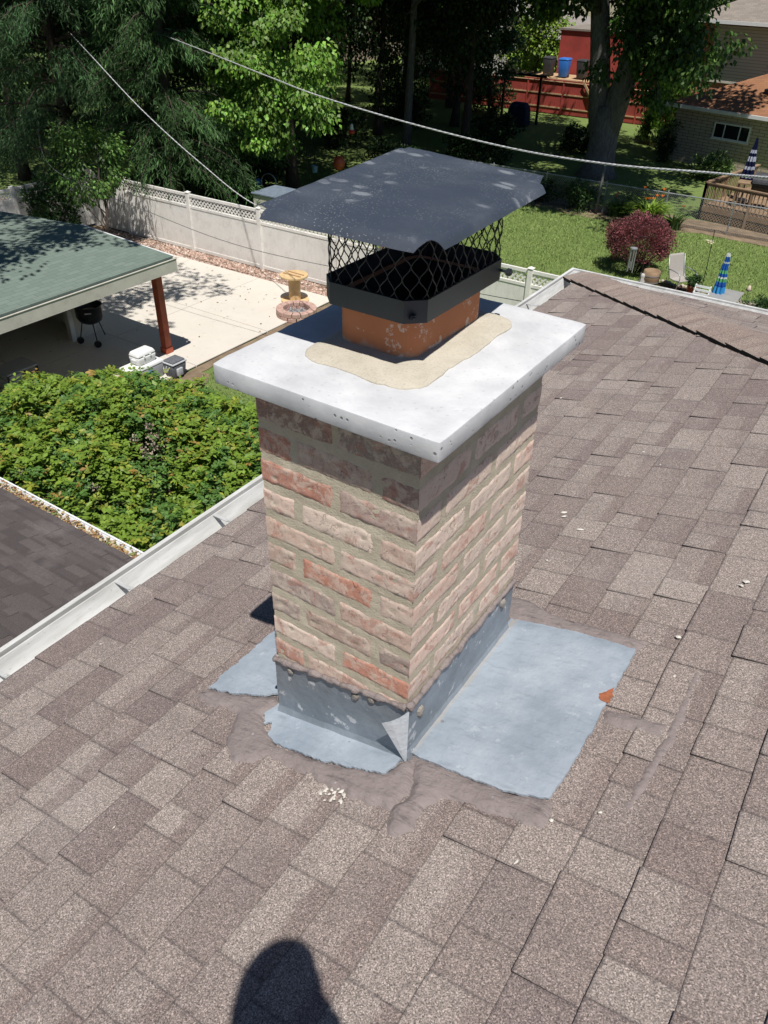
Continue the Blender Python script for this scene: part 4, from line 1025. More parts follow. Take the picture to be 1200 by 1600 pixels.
mb = MB(); mb.bar((kx+.20, ky-.275, kz+.88), (kx+.30, ky-.16, kz+.88), .008, .03); mb.build("plate", M_steel, k)
# low side table with a drawer front, deep in the porch
t = thing("side_table", "grey low side table with pale drawers standing in the porch shade", "table", (-14.9, 7.5, kz))
tx, ty = -14.9, 7.45
mb = MB(); mb.box((tx-.30, ty-.40, kz+.47), (tx+.30, ty+.40, kz+.51)); mb.build("table_top", simple("grey_laminate", (.33, .33, .34), .5, .1), t, bevel=.01)
for sx in (-1, 1):
    for sy in (-1, 1): mb = MB(); mb.box((tx+sx*.26-.02, ty+sy*.36-.02, kz), (tx+sx*.26+.02, ty+sy*.36+.02, kz+.47)); mb.build("leg", M_black, t)
mb = MB()
for q in range(3): mb.box((tx-.28, ty-.34, kz+.05+q*.135), (tx+.27, ty-.02, kz+.165+q*.135))
mb.build("drawer_unit", M_cream, t, bevel=.008)
# coolers
def rbox(name, lo, hi, mat, parent, r=.03): mb = MB(); mb.box(lo, hi); o = mb.build(name, mat, parent, smooth=True, bevel=r); o.modifiers["bevel"].segments = 3; return o
def tapered(mb, c, hx0, hy0, hx1, hy1, z0, z1):
    x, y = c; mb.add([(x-hx0, y-hy0, z0), (x+hx0, y-hy0, z0), (x+hx0, y+hy0, z0), (x-hx0, y+hy0, z0), (x-hx1, y-hy1, z1), (x+hx1, y-hy1, z1), (x+hx1, y+hy1, z1), (x-hx1, y+hy1, z1)], [(0, 3, 2, 1), (4, 5, 6, 7), (0, 1, 5, 4), (1, 2, 6, 5), (2, 3, 7, 6), (3, 0, 4, 7)])
cx, cy, cz = -12.92, 9.33, G+.05
c = thing("cooler", "long white and grey picnic cooler with round blue badge, below the smaller white cooler", "cooler", (cx, cy, cz))
mb = MB(); tapered(mb, (cx, cy), .20, .44, .225, .47, cz, cz+.34); mb.build("body", simple("grey_plastic", (.36, .37, .39), .5, .06), c, bevel=.03, smooth=True)
mb = MB(); tapered(mb, (cx, cy), .235, .485, .215, .465, cz+.343, cz+.42); mb.build("lid", M_coolwhite, c, bevel=.02, smooth=True)
mb = MB(); M = Matrix.Translation((cx+.222, cy+.04, cz+.20)) @ Matrix.Rotation(PI/2, 4, 'Y'); mb.lathe([(0, .012), (.075, .012), (.08, 0)], (0, 0, 0), 20, M=M); bd = mb.build("badge", M_blue, c)
mb = MB(); mb.tube([(cx+.238, cy+.04-.05+.1*q/14, cz+.20+.018*math.sin(q*1.5)) for q in range(15)], .005, 5); mb.build("badge_lettering", M_coolwhite, bd)
for s in (-1, 1): mb = MB(); mb.box((cx-.10, cy+s*.475-.015, cz+.20), (cx+.10, cy+s*.475+.015, cz+.25)); mb.build("handle", M_coolwhite, c, bevel=.008)
c2 = thing("cooler", "smaller plain white cooler stacked on top of the long cooler", "cooler", (cx, cy+.03, cz+.42))
mb = MB(); tapered(mb, (cx-.01, cy+.08), .155, .24, .175, .27, cz+.421, cz+.62); mb.build("body", M_coolwhite, c2, bevel=.04, smooth=True)
mb = MB(); tapered(mb, (cx-.01, cy+.08), .18, .275, .135, .225, cz+.622, cz+.73); mb.build("lid", M_coolwhite, c2, bevel=.035, smooth=True)
for q in (-.09, .09): mb = MB(); mb.box((cx+.155, cy+.08+q-.02, cz+.58), (cx+.178, cy+.08+q+.02, cz+.64)); mb.build("latch", M_coolwhite, c2, bevel=.005)
mb = MB(); mb.box((cx-.07, cy-.205, cz+.53), (cx+.07, cy-.175, cz+.575)); mb.build("handle", M_coolwhite, c2, bevel=.01)
sx, sy = -12.55, 9.98
c3 = thing("soft_cooler", "dark grey and silver soft cooler bag at the foot of the red post", "cooler bag", (sx, sy, G+.02))
mb = MB(); tapered(mb, (sx, sy), .15, .18, .185, .215, G+.02, G+.36); mb.build("bag", M_coolgrey, c3, bevel=.04, smooth=True)
mb = MB(); tapered(mb, (sx, sy), .195, .225, .19, .22, G+.362, G+.40); mb.build("rim", M_coolsilver, c3, bevel=.015, smooth=True)
mb = MB(); tapered(mb, (sx, sy), .17, .20, .15, .18, G+.401, G+.445); mb.build("lid", M_coolgrey, c3, bevel=.02, smooth=True)
mb = MB(); mb.box((sx+.155, sy-.12, G+.08), (sx+.215, sy+.06, G+.27)); mb.build("pocket", M_coolsilver, c3, bevel=.02, smooth=True)
mb = MB(); mb.tube([(sx-.05, sy-.19, G+.33), (sx-.03, sy-.26, G+.24), (sx+.04, sy-.26, G+.24), (sx+.06, sy-.19, G+.33)], .012, 6); mb.build("strap", M_coolsilver, c3)
mb = MB(); R = random.Random(6)
pts = []
for q in range(150): a = q*.27; r = .27+.03*math.sin(q*.7)+.0005*q; pts.append((-13.25+r*math.cos(a), 8.75+r*.9*math.sin(a), G+.075+.0006*q+.01*math.sin(q*1.3)))
mb.tube(pts, .016, 6); h = mb.build("garden_hose", M_hose, smooth=True); tag(h, "pale coiled garden hose on the patio edge behind the leafy bush", "hose")
# cable-spool table
sx, sy = -13.33, 15.35; z0 = G+.05
s = thing("spool_table", "plywood cable spool standing on end as a table by the gravel strip", "table", (sx, sy, z0))
for z, nm in ((z0, "base_disc"), (z0+.71, "top_disc")):
    mb = MB(); mb.lathe([(0, 0), (.40, 0), (.40, .04), (0, .04)], (sx, sy, z), 26); mb.build(nm, M_spool, s)
mb = MB(); mb.lathe([(.17, .04), (.17, .71)], (sx, sy, z0), 22); mb.build("drum", M_spool, s)
mb = MB()
for dy in (-.10, .10): mb.bar((sx-.30, sy+dy, z0+.765), (sx+.30, sy+dy*.8, z0+.765), .03, .03)
mb.build("cleats", M_rawwood, s)
# fire pit ring
fx, fy = -12.62, 14.55
f = thing("fire_pit", "round fire pit of pinkish blocks full of ash beside the spool table", "fire pit", (fx, fy, G))
proto = None
for c_ in range(2):
    for q in range(14):
        a0, a1 = 2*PI*(q+c_*.5)/14+.02, 2*PI*(q+1+c_*.5)/14-.02; r0, r1 = .36, .56
        pts = [(fx+r*math.cos(a), fy+r*math.sin(a)) for r, a in ((r0, a0), (r1, a0), (r1, (a0+a1)/2), (r1, a1), (r0, a1), (r0, (a0+a1)/2))]
        mb = MB(); mb.prism(pts, G+.02+c_*.12, G+.135+c_*.12); mb.build("block", M_stonepink, f, bevel=.012)
mb = MB(); R = random.Random(12)
for q in range(60):
    a, r = R.random()*6.28, .33*math.sqrt(R.random()); mb.bar((fx+r*math.cos(a), fy+r*math.sin(a), G+.06), (fx+r*math.cos(a)+R.uniform(-.1, .1), fy+r*math.sin(a)+R.uniform(-.1, .1), G+.06+R.uniform(.0, .1)), R.uniform(.03, .06))
mb.lathe([(0, .07), (.35, .05)], (fx, fy, G), 16); o = mb.build("ash_bed", M_ash, f); tag(o, kind="stuff")
# a piece of dark shed roof or tarp box standing behind the fence
w = thing("storage_box", "low white storage box behind the lattice fence in deep shade", "storage box", (-17.9, 20.2, G))
mb = MB(); mb.box((-18.6, 19.6, G), (-17.2, 20.8, G+1.35)); mb.build("body", M_cream, w, bevel=.02)
mb = MB(); mb.box((-18.65, 19.55, G+1.352), (-17.15, 20.85, G+1.42)); mb.build("lid", simple("blue_grey_lid", (.16, .2, .25), .6), w, bevel=.02)

# ================================================================== plants
def mat_leaf(name, trans=0.22, rough=0.5, spec=0.35):
    t = NT(name); c, r, g, b = t.attr(); m = t.done(c, rough, spec=spec)
    tr = t.node("ShaderNodeBsdfTranslucent"); hs = t.node("ShaderNodeHueSaturation"); hs.inputs['Value'].default_value = 1.25; hs.inputs['Saturation'].default_value = 1.1
    t.link(c, hs.inputs['Color']); t.link(hs.outputs[0], tr.inputs[0]); mx = t.node("ShaderNodeMixShader"); mx.inputs[0].default_value = trans
    t.link(t.b.outputs[0], mx.inputs[1]); t.link(tr.outputs[0], mx.inputs[2]); t.link(mx.outputs[0], t.n["Material Output"].inputs[0]); return m
M_leaf = mat_leaf("leaf"); M_needle = mat_leaf("soft_needles", .12, .7, .2); M_petal = mat_leaf("petal", .3, .6, .2)
def mat_bark(name, c1, c2):
    t = NT(name); v = t.coord(scale=(9, 9, 1.6)); n = t.noise(v, 1.5, 6, .7, 1.2); b = t.noise(t.coord(), 1.1, 4)
    c = t.mix(t.ramp(n, [(.35, 0), (.65, 1)]), c1, c2); c = t.mix(t.math('MULTIPLY', b, .4), c, tuple(x*.5 for x in c1))
    return t.done(c, .95, t.bump(n, .9, .06), spec=.15)
M_bark = mat_bark("brown_bark", (.055, .042, .034), (.13, .10, .085)); M_barkgrey = mat_bark("grey_maple_bark", (.12, .11, .105), (.30, .28, .265))
def leaf_quads(P, D, N, L, W, fold=.18):
    D = unit(D); S = unit(np.cross(D, N)); N2 = np.cross(S, D); L = L[:, None]; W = W[:, None]
    mid = P + D*L*.45 + N2*L*fold*.5; tip = P + D*L - N2*L*fold*.4
    return np.stack([P, mid + S*W*.5, tip, mid - S*W*.5], 1)
def randdir(n): return unit(rng.normal(size=(n, 3)))
def cloud(centers, rc, per, flat=.65):
    """leaf bases scattered in clumps round the given centres; returns points and the clump index"""
    n = len(centers); idx = np.repeat(np.arange(n), per); d = randdir(n*per)*(rng.random((n*per, 1))**(1/2.2))
    r = (np.asarray(rc)*np.ones(n))[idx][:, None]; off = d*r; off[:, 2] *= flat
    return centers[idx] + off, idx, d
def ellipsoid(c, r, n, shell=.45, zmin=-1.0, lump=.28, seed=0):
    out = []
    while len(out) < n:
        d = Vector(randdir(1)[0]); 
        if d.z < zmin: continue
        k = (shell + (1-shell)*rng.random()**.6)*(1 + lump*noise.noise(d*2.1 + Vector((seed, seed*.7, 0))))
        out.append((c[0]+d.x*r[0]*k, c[1]+d.y*r[1]*k, c[2]+d.z*r[2]*k))
    return np.array(out)
def colours(n, base, var=.25, alt=None, palt=0.0, idx=None, cvar=.2):
    c = np.array(base)*np.exp(rng.normal(0, var, (n, 1)))*(1+rng.normal(0, .06, (n, 3)))
    if idx is not None: k = np.exp(rng.normal(0, cvar, idx.max()+1)); c *= k[idx][:, None]
    if alt is not None: m = rng.random(n) < palt; c[m] = np.array(alt)*np.exp(rng.normal(0, var, (m.sum(), 1)))
    return np.clip(c, .004, .8)
def limbs(mb, base, top, r0, targets, n=10, bend=.35):
    base, top = Vector(base), Vector(top); pts = []; rad = []; K = 9
    for i in range(K+1):
        f = i/K; p = base.lerp(top, f) + Vector((bend*fbm(f*2.2, base.x, 1), bend*fbm(f*2.2, base.y, 5), 0))*f; pts.append(p); rad.append(r0*(1-f*.72)*(1.25 if i == 0 else 1))
    mb.tube(pts, rad, 12)
    for tgt in targets:
        t = Vector(tgt); f = min(.95, max(.25, (t.z-base.z-1.0)/max(.1, top.z-base.z)*.8)); p0 = base.lerp(top, f)
        k = f*K; i = min(K-1, int(k)); p0 = pts[i].lerp(pts[i+1], k-i); L = (t-p0).length; seg = []; rr = []
        for q in range(6):
            g = q/5; seg.append(p0.lerp(t, g) + Vector((.12*L*fbm(g*2, t.x, 2), .12*L*fbm(g*2, t.y, 3), .16*L*math.sin(g*PI)*.6))); rr.append(max(.012, r0*.33*(1-f*.5)*(1-g*.85)))
        mb.tube(seg, rr, 6)
def tree(name, label, base, trunk_top, r0, cc, cr, nclump, rclump, per, L, W, col, alt=None, palt=0, group=None, mat=None, bark=None, zmin=-1.0, shell=.4, droop=.5, nl=14, cat="tree", var=.28, extra=None, flat=.6, cvar=.28):
    t = thing(name, label, cat, base, 0, group)
    cs = ellipsoid(cc, cr, nclump, shell, zmin, .3, base[0])
    if extra is not None: cs = np.concatenate([cs, np.array(extra)])
    P, idx, d = cloud(cs, rclump*np.exp(rng.normal(0, .25, len(cs))), per, flat); n = len(P)
    out = unit(P - np.array(cc)); D = d*.7 + out*.5 + np.array([0, 0, -droop]) + rng.normal(0, .35, (n, 3)); N = np.array([0, 0, 1.0]) + out*.5 + rng.normal(0, .45, (n, 3))
    Q = leaf_quads(P, D, N, L*rng.uniform(.6, 1.25, n), W*rng.uniform(.7, 1.2, n))
    quads_object("crown", Q, colours(n, col, var, alt, palt, idx, cvar), mat or M_leaf, t)
    mb = MB(); pick = [cs[i] for i in rng.choice(len(cs), min(nl, len(cs)), False)]; limbs(mb, base, trunk_top, r0, pick)
    mb.build("trunk", bark or M_bark, t, smooth=True); return t

# leafy thicket below the eave
bx, by = -8.6, 5.5
bush = thing("leafy_shrub", "broad bright green shrub with reddish new tips between the house and patio", "shrub", (bx, by, G))
def bush_top(x, y):
    u, v = (x+8.7)/3.9, (y-5.5)/2.75; r = math.hypot(u, v); 
    if r > 1.12: return None
    return G + max(.15, 2.05*(1-max(0, r-.25)**2.4*.95)) + .30*fbm(x*.75, y*.75, 3) + .22*fbm(x*2.1, y*2.1, 7)
P, D, N, C_ = [], [], [], []; R = random.Random(77); n = 0
while n < 21000:
    x, y = R.uniform(-13.1, -4.6), R.uniform(2.6, 8.5); zt = bush_top(x, y)
    if zt is None: continue
    if noise.noise(Vector((x*1.15+4, y*1.15, 1.5))) > .46 and R.random() < .85: continue      # gaps where stems and litter show
    depth = R.random()**1.7*.75; z = zt - depth
    if z < G+.1: z = G+.1+R.random()*.3
    lob = noise.noise(Vector((x*1.9, y*1.9, 2))); tip = noise.noise(Vector((x*.8+9, y*.8, 6)))
    # a sprig: a few leaflets fanned on one stem
    a = R.random()*6.283; el = R.uniform(-.15, .75); ax = Vector((math.cos(a)*math.cos(el), math.sin(a)*math.cos(el), math.sin(el)))
    k = R.choice((3, 5, 5, 7)); sz = R.uniform(.052, .090)*(1.15 if lob > 0 else .85); up = Vector((R.gauss(0, .3), R.gauss(0, .3), 1)).normalized(); side = ax.cross(up).normalized()
    g = R.random()
    base = Vector((.160, .250, .034)) if lob > -.05 else Vector((.090, .180, .038))
    if depth < .18 and g < .14 + .22*tip: base = Vector((.25, .28, .04))
    if depth < .14 and R.random() < .012 + .05*max(0, tip): base = Vector((.30, .19, .05))
    if R.random() < .012: base = Vector((.28, .26, .05))
    q = Vector((x, y, z))
    for j in range(k):
        s = (j//2+1)*(1 if j % 2 else -1) if j < k-1 else 0; f = (.25+.28*(j//2)) if j < k-1 else 1.0
        p = q + ax*sz*1.1*f; d = (ax + side*(1.15 if s > 0 else -1.15 if s < 0 else 0)).normalized() + Vector((0, 0, -.18))
        P.append(p); D.append(d); N.append(up + Vector((R.gauss(0, .22), R.gauss(0, .22), 0))); kk = R.uniform(.75, 1.3); C_.append((base.x*kk, base.y*kk, base.z*kk, sz))
    n += 1
P, D, N, C_ = np.array(P), np.array(D), np.array(N), np.array(C_)
quads_object("foliage", leaf_quads(P, D, N, C_[:, 3]*1.15, C_[:, 3]*.62, .15), C_[:, :3], M_leaf, bush)
mb = MB(); R = random.Random(9)
for q in range(120):
    x, y = R.uniform(-12, -5.5), R.uniform(3.4, 7.6); z = bush_top(x, y)
    if z is None: continue
    x0, y0 = x + R.uniform(-.5, .5), y + R.uniform(-.5, .5); mb.tube([(x0, y0, G), (x0*.6+x*.4, y0*.6+y*.4, G+(z-G)*.5), (x, y, z-.1)], [.018, .012, .006], 5)
mb.build("stems", M_bark, bush)
# pale spent flower heads in the gaps
P = []; R = random.Random(15)
while len(P) < 20:
    x, y = R.uniform(-11.5, -5.5), R.uniform(3.6, 7.4); z = bush_top(x, y)
    if z and noise.noise(Vector((x*1.15+4, y*1.15, 1.5))) > .38: P.append((x, y, z-.12-R.random()*.3))
P = np.array(P); Pp, idx, d = cloud(P, .06, 26); n = len(Pp)
quads_object("spent_blooms", leaf_quads(Pp, d, randdir(n), np.full(n, .04), np.full(n, .035)), colours(n, (.42, .35, .28), .2), M_petal, bush)

# barberry, ball-clipped, dark red
b = thing("barberry_shrub", "rounded dark red barberry shrub on the lawn beyond the hip ridge", "shrub", (-6.35, 24.0, G))
cs = ellipsoid((-6.35, 24.0, G+1.02), (1.02, 1.0, .72), 420, .55, -.75, .16, 3); P, idx, d = cloud(cs, .17, 60, .9); n = len(P)
out = unit(P - np.array([-6.35, 24, G+.6])); 
colb = colours(n, (.23, .080, .088), .32, (.10, .06, .045), .12, idx, .3)
quads_object("foliage", leaf_quads(P, out*.9+d*.8, out+rng.normal(0, .6, (n, 3)), rng.uniform(.035, .07, n), rng.uniform(.022, .038, n)), colb, M_leaf, b)
mb = MB(); R = random.Random(1)
for q in range(26): a = R.random()*6.28; mb.tube([(-6.35+.15*math.cos(a), 24+.15*math.sin(a), G), (-6.35+.5*math.cos(a), 24+.5*math.sin(a), G+.5), (-6.35+.75*math.cos(a+.2), 24+.75*math.sin(a+.2), G+1.05)], [.02, .014, .007], 5)
mb.build("stems", M_bark, b)

# day lilies and border plants along the chain-link fence
def strap_plant(name, label, x, y, n, h, col, flowers=0, fcol=(.75, .19, .025), spread=.5, group=None, w=.035, cat="plant"):
    t = thing(name, label, cat, (x, y, G), 0, group); mb = MB(); R = random.Random(int(x*100)+n)
    for _ in range(n):
        a = R.random()*6.283; r = R.random()*.22; L = h*R.uniform(.6, 1.1); o = Vector((x+r*math.cos(a)*1.6, y+r*math.sin(a), G)); dr = Vector((math.cos(a), math.sin(a), 0)); sd = Vector((-math.sin(a), math.cos(a), 0)); k = R.uniform(.6, 1.35); prev = None; sp = spread*R.uniform(.5, 1.2)
        for q in range(6):
            f = q/5; p = o + dr*sp*f*f + Vector((0, 0, L*(1.5*f-.62*f*f*(1+sp*.4)))); ww = w*(1-f**2*.9)
            if prev: mb.face([prev[0]-sd*prev[1], prev[0]+sd*prev[1], p+sd*ww, p-sd*ww], (col[0]*k, col[1]*k, col[2]*k, 1))
            prev = (p, ww)
    mb.build("leaves", M_leaf, t)
    for q in range(flowers):
        a = R.random()*6.283; r = R.random()*.5; p = Vector((x+r*math.cos(a), y+r*math.sin(a), G)); top = p + Vector((R.uniform(-.15, .15), R.uniform(-.15, .15), h*R.uniform(.85, 1.12)))
        m2 = MB(); m2.tube([p, p.lerp(top, .6)+Vector((.03, 0, 0)), top], [.008, .007, .005], 5, (.08, .14, .03, 1)); st = m2.build("flower_stalk", M_leaf, t)
        m2 = MB()
        for j in range(6):
            b_ = j*PI/3; d_ = Vector((math.cos(b_), math.sin(b_), 1.1)); s_ = Vector((-math.sin(b_), math.cos(b_), 0)); e = top + d_*.05; f_ = top + d_*.085 + Vector((0, 0, -.012)); k = R.uniform(.8, 1.2)
            m2.face([top, e - s_*.022, f_, e + s_*.022], (fcol[0]*k, fcol[1]*k, fcol[2]*k, 1))
        adopt(m2.build("flower", M_petal, None), t)
    return t
strap_plant("daylily", "tall sunlit day lily clump with orange flowers by the wire fence", -7.75, 29.25, 330, 1.2, (.20, .31, .045), 7, spread=.8, w=.04)
strap_plant("daylily", "shaded dark green day lily with one orange flower left of the sunlit clump", -9.2, 29.9, 110, .75, (.06, .12, .03), 2)
strap_plant("daylily", "small dark strap-leaved plant at the right foot of the sunlit day lilies", -6.85, 29.5, 80, .7, (.075, .13, .035), 1, (.40, .07, .02))
def bushy(name, label, x, y, r, h, n, col, L=.09, alt=None, palt=0, cat="shrub", group=None):
    t = thing(name, label, cat, (x, y, G), 0, group); cs = ellipsoid((x, y, G+h*.5), (r, r*.8, h*.5), n, .3, -1, .3, x); P, idx, d = cloud(cs, .2, 46, .8); m = len(P); P[:, 2] = np.maximum(P[:, 2], G+.02)
    quads_object("foliage", leaf_quads(P, d+np.array([0, 0, .2]), np.array([0, 0, 1])+rng.normal(0, .5, (m, 3)), L*rng.uniform(.6, 1.3, m), L*.5*rng.uniform(.7, 1.2, m)), colours(m, col, .3, alt, palt, idx, .3), M_leaf, t)
    mb = MB(); R = random.Random(int(abs(x)*77))
    for q in range(10): a = R.random()*6.28; mb.tube([(x, y, G), (x+.4*r*math.cos(a), y+.4*r*math.sin(a), G+h*.4), (x+.8*r*math.cos(a), y+.7*r*math.sin(a), G+h*.8)], [.02, .013, .006], 5)
    mb.build("stems", M_bark, t); return t
bushy("border_shrub", "dark bushy border shrub beside the bare grey fence pole", -10.7, 30.0, .75, 1.05, 60, (.055, .105, .032), .11)
bushy("border_shrub", "low dark shrub under the black chimney lid's right corner", -12.3, 30.2, .9, .95, 60, (.045, .09, .03), .11)
bushy("border_shrub", "leafy shrub with pale flowers between day lilies and pole", -8.75, 30.5, .6, 1.0, 45, (.06, .115, .03), .09, (.5, .46, .36), .05)
bushy("corner_shrub", "tall dark shrub filling the shaded fence corner behind the garage roof", -22.8, 14.6, .9, 2.3, 90, (.035, .075, .022), .13)
bushy("corner_shrub", "dark shrub against the left lattice fence just above the garage roof", -23.0, 11.6, .8, 2.0, 70, (.035, .075, .022), .13)
bushy("garden_phlox", "pale green leafy clump against the block wall by the striped parasol", -7.9, 38.6, .9, 1.1, 70, (.16, .22, .085), .16)
bushy("wall_creeper", "small dark shrub at the shaded left corner of the block garage", -10.9, 41.0, .5, 2.0, 50, (.03, .06, .02), .12)

# ================================================================== right-hand lawn: furniture and ornaments
def chair_at(x, y, rz, label):
    t = thing("sling_chair", label, "chair", (x, y, G), rz); M = Matrix.Translation((x, y, G)) @ Matrix.Rotation(rz, 4, 'Z')
    mb = MB(); n = 8
    def strip(mb, prof, w):
        for (a, b) in zip(prof, prof[1:]):
            mb.face([M @ Vector((-w, a[0], a[1])), M @ Vector((w, a[0], a[1])), M @ Vector((w, b[0], b[1])), M @ Vector((-w, b[0], b[1]))])
            mb.face([M @ Vector((-w, a[0], a[1]-.008)), M @ Vector((-w, b[0], b[1]-.008)), M @ Vector((w, b[0], b[1]-.008)), M @ Vector((w, a[0], a[1]-.008))])
    strip(mb, [(.30, .44), (.20, .425), (.0, .40), (-.18, .40)], .26); mb.build("seat", M_sling, t)
    mb = MB(); strip(mb, [(-.18, .40), (-.24, .55), (-.31, .80), (-.37, 1.02), (-.40, 1.06)], .26); mb.build("backrest", M_sling, t)
    for s in (-1, 1):
        mb = MB(); mb.tube([M @ Vector((s*.29, y_, z_)) for y_, z_ in ((-.37, 1.05), (-.24, .57), (-.17, .41), (.05, .40), (.31, .45))], .014, 6); mb.build("side_rail", M_steel, t, smooth=True)
        mb = MB(); mb.tube([M @ Vector((s*.31, y_, z_)) for y_, z_ in ((-.27, .66), (-.1, .68), (.18, .66), (.28, .60), (.29, .48), (.22, .20), (.26, .01), (-.28, .01))], .015, 6); mb.build("armrest", M_steel, t, smooth=True)
    return t
chair_at(-4.62, 22.95, math.atan2(-.55, .84)+PI/2*0 - PI/2, "taupe sling patio chair on the lawn right of the red shrub")
def pot(name, label, x, y, fl, fc, lc=(.05, .10, .03), r=.17, h=.30):
    t = thing(name, label, "potted plant", (x, y, G)); mb = MB(); mb.lathe([(0, .01), (r*.7, 0), (r, h-.05), (r*1.1, h-.05), (r*1.1, h), (r*.95, h), (r*.9, h-.04), (0, h-.05)], (x, y, G), 18); mb.build("pot", M_terracotta, t, smooth=True)
    cs = ellipsoid((x, y, G+h+.14), (.18, .18, .14), 26, .3, -.6); P, idx, d = cloud(cs, .07, 26, .9); m = len(P)
    quads_object("leaves", leaf_quads(P, d, np.array([0, 0, 1])+rng.normal(0, .5, (m, 3)), rng.uniform(.04, .08, m), rng.uniform(.04, .07, m)), colours(m, lc), M_leaf, t)
    cs = ellipsoid((x+.05, y, G+h+.24), (.15, .14, .09), fl, .5, 0); P, idx, d = cloud(cs, .05, 40, .9); m = len(P)
    quads_object("flowers", leaf_quads(P, d, d, rng.uniform(.03, .05, m), rng.uniform(.03, .05, m)), colours(m, fc, .2), M_petal, t); return t
pot("potted_geranium", "terracotta pot of red geraniums beside the patio chair", -4.20, 22.95, 7, (.60, .03, .015))
w = thing("barrel_planter", "wooden half-barrel planter at the shaded foot of the red shrub", "planter", (-5.55, 23.15, G))
mb = MB(); mb.lathe([(.22, 0), (.27, .2), (.25, .42), (.22, .42), (.22, .36), (0, .36)], (-5.55, 23.15, G), 18); mb.build("barrel", M_deckwood, w, smooth=True)
mb = MB(); [mb.lathe([(r, z), (r+.006, z), (r+.006, z+.03), (r, z+.03)], (-5.55, 23.15, G), 18) for r, z in ((.252, .08), (.266, .28))]; mb.build("hoop", M_steel, w)
w = thing("garden_ornament", "little grey stone ornament in front of the barrel planter", "ornament", (-5.75, 22.9, G))
mb = MB(); mb.lathe([(0, 0), (.09, 0), (.10, .12), (.06, .2), (.08, .27), (.06, .34), (0, .36)], (-5.75, 22.9, G), 12); mb.lathe([(0, .30), (.035, .32), (0, .40)], (-5.80, 22.88, G), 8); mb.build("figure", simple("pale_stone", (.45, .43, .41), .9, .2, 20), w, smooth=True)
w = thing("wind_chime", "grey tubular wind chime hanging on a hook in front of the red shrub", "wind chime", (-6.1, 22.65, G))
cxw, cyw = -6.08, 22.55
mb = MB(); mb.tube([(cxw+.35, cyw+.1, G), (cxw+.35, cyw+.1, G+1.35), (cxw+.28, cyw+.08, G+1.5), (cxw+.12, cyw+.03, G+1.52), (cxw, cyw, G+1.40), (cxw, cyw, G+1.20)], .009, 6); mb.build("hook", M_black, w)
mb = MB(); mb.lathe([(0, 1.12), (.11, 1.12), (.11, 1.16), (0, 1.19)], (cxw, cyw, G), 18); mb.build("top_disc", M_steel, w)
for q in range(6): mb = MB(); a = q*PI/3; mb.tube([(cxw+.085*math.cos(a), cyw+.085*math.sin(a), G+1.11), (cxw+.085*math.cos(a), cyw+.085*math.sin(a), G+.42+.05*(q % 3))], .017, 8); mb.build("tube", M_steel, w)
mx, my = -3.92, 22.75
w = thing("garden_stake", "thin dark pole with a white flower ornament in the mulch bed", "garden ornament", (mx, my, G))
mb = MB(); mb.tube([(mx, my, G), (mx-.01, my, G+1.0), (mx-.06, my+.02, G+2.0)], .011, 6); mb.build("pole", M_black, w)
mb = MB(); R = random.Random(3)
for j in range(14): 
    a = j*2.4; d = Vector((math.cos(a), math.sin(a), R.uniform(-.4, .5))); s_ = Vector((-math.sin(a), math.cos(a), 0)); p = Vector((mx-.12, my, G+1.68)); mb.face([p, p+d*.08-s_*.04, p+d*.14, p+d*.08+s_*.04], (.72, .68, .5, 1))
mb.build("flower_head", M_petal, w)
mx, my = -2.62, 22.6
w = thing("bell_ornament", "small pale bell on a thin stake at the lawn's edge", "garden ornament", (mx, my, G))
mb = MB(); mb.tube([(mx, my, G), (mx, my, G+.62)], .007, 6); mb.build("stake", M_black, w)
mb = MB(); mb.lathe([(0, .74), (.035, .73), (.05, .66), (.09, .60), (.085, .60), (0, .62)], (mx, my, G), 14); mb.build("bell", simple("pale_ceramic", (.55, .45, .35), .6), w, smooth=True)
# closed beach parasol through a grey table
ux, uy = -3.22, 21.55
t = thing("garden_table", "square grey garden table below the closed blue parasol", "table", (-3.0, 21.4, G))
mb = MB(); mb.box((-3.40, 20.85, G+.68), (-2.62, 22.02, G+.705)); mb.build("table_top", M_glassgrey, t, bevel=.008)
for x in (-3.34, -2.68):
    for y in (20.92, 21.95): mb = MB(); mb.box((x-.018, y-.018, G), (x+.018, y+.018, G+.68)); mb.build("leg", M_white, t)
u = thing("closed_parasol", "closed blue parasol with green and white stripes over the grey table", "parasol", (ux, uy, G))
mb = MB(); mb.tube([(ux, uy, G), (ux, uy, G+1.75)], .017, 8); mb.build("pole", M_white, u)
def folded(mb, c, z0, z1, r0, r1, bands, n=44, m=26, folds=8):
    g = []
    for j in range(m+1):
        f = j/m; r = r0+(r1-r0)*f**1.2; row = []
        for k in range(n): a = 2*PI*k/n; rr = max(.01, r*(.80+.24*math.cos(a*folds+f*2)+.06*fbm(a, f*4, 3))); row.append(Vector((c[0]+rr*math.cos(a)+.02*fbm(f*4, 1, 1), c[1]+rr*math.sin(a), z0+(z1-z0)*f)))
        g.append(row)
    for j in range(m):
        f = (j+.5)/m; col = bands(f)
        for k in range(n): mb.face([g[j][k], g[j][(k+1) % n], g[j+1][(k+1) % n], g[j+1][k]], (*col, 1))
def bl(f):
    if f > .94: return (.7, .72, .72)
    for lo, hi, c in ((.0, .22, (.05, .30, .62)), (.22, .27, (.02, .07, .35)), (.36, .44, (.10, .35, .16)), (.44, .48, (.65, .68, .66)), (.54, .60, (.12, .40, .20)), (.64, .66, (.6, .65, .66)), (.76, .79, (.55, .62, .66))):
        if lo <= f < hi: return c
    return (.022, .11, .43)
mb = MB(); folded(mb, (ux, uy), G+.62, G+1.80, .17, .045, bl); mb.build("canopy", mat_leaf("parasol_cloth", .08, .85, .1), u, smooth=True)
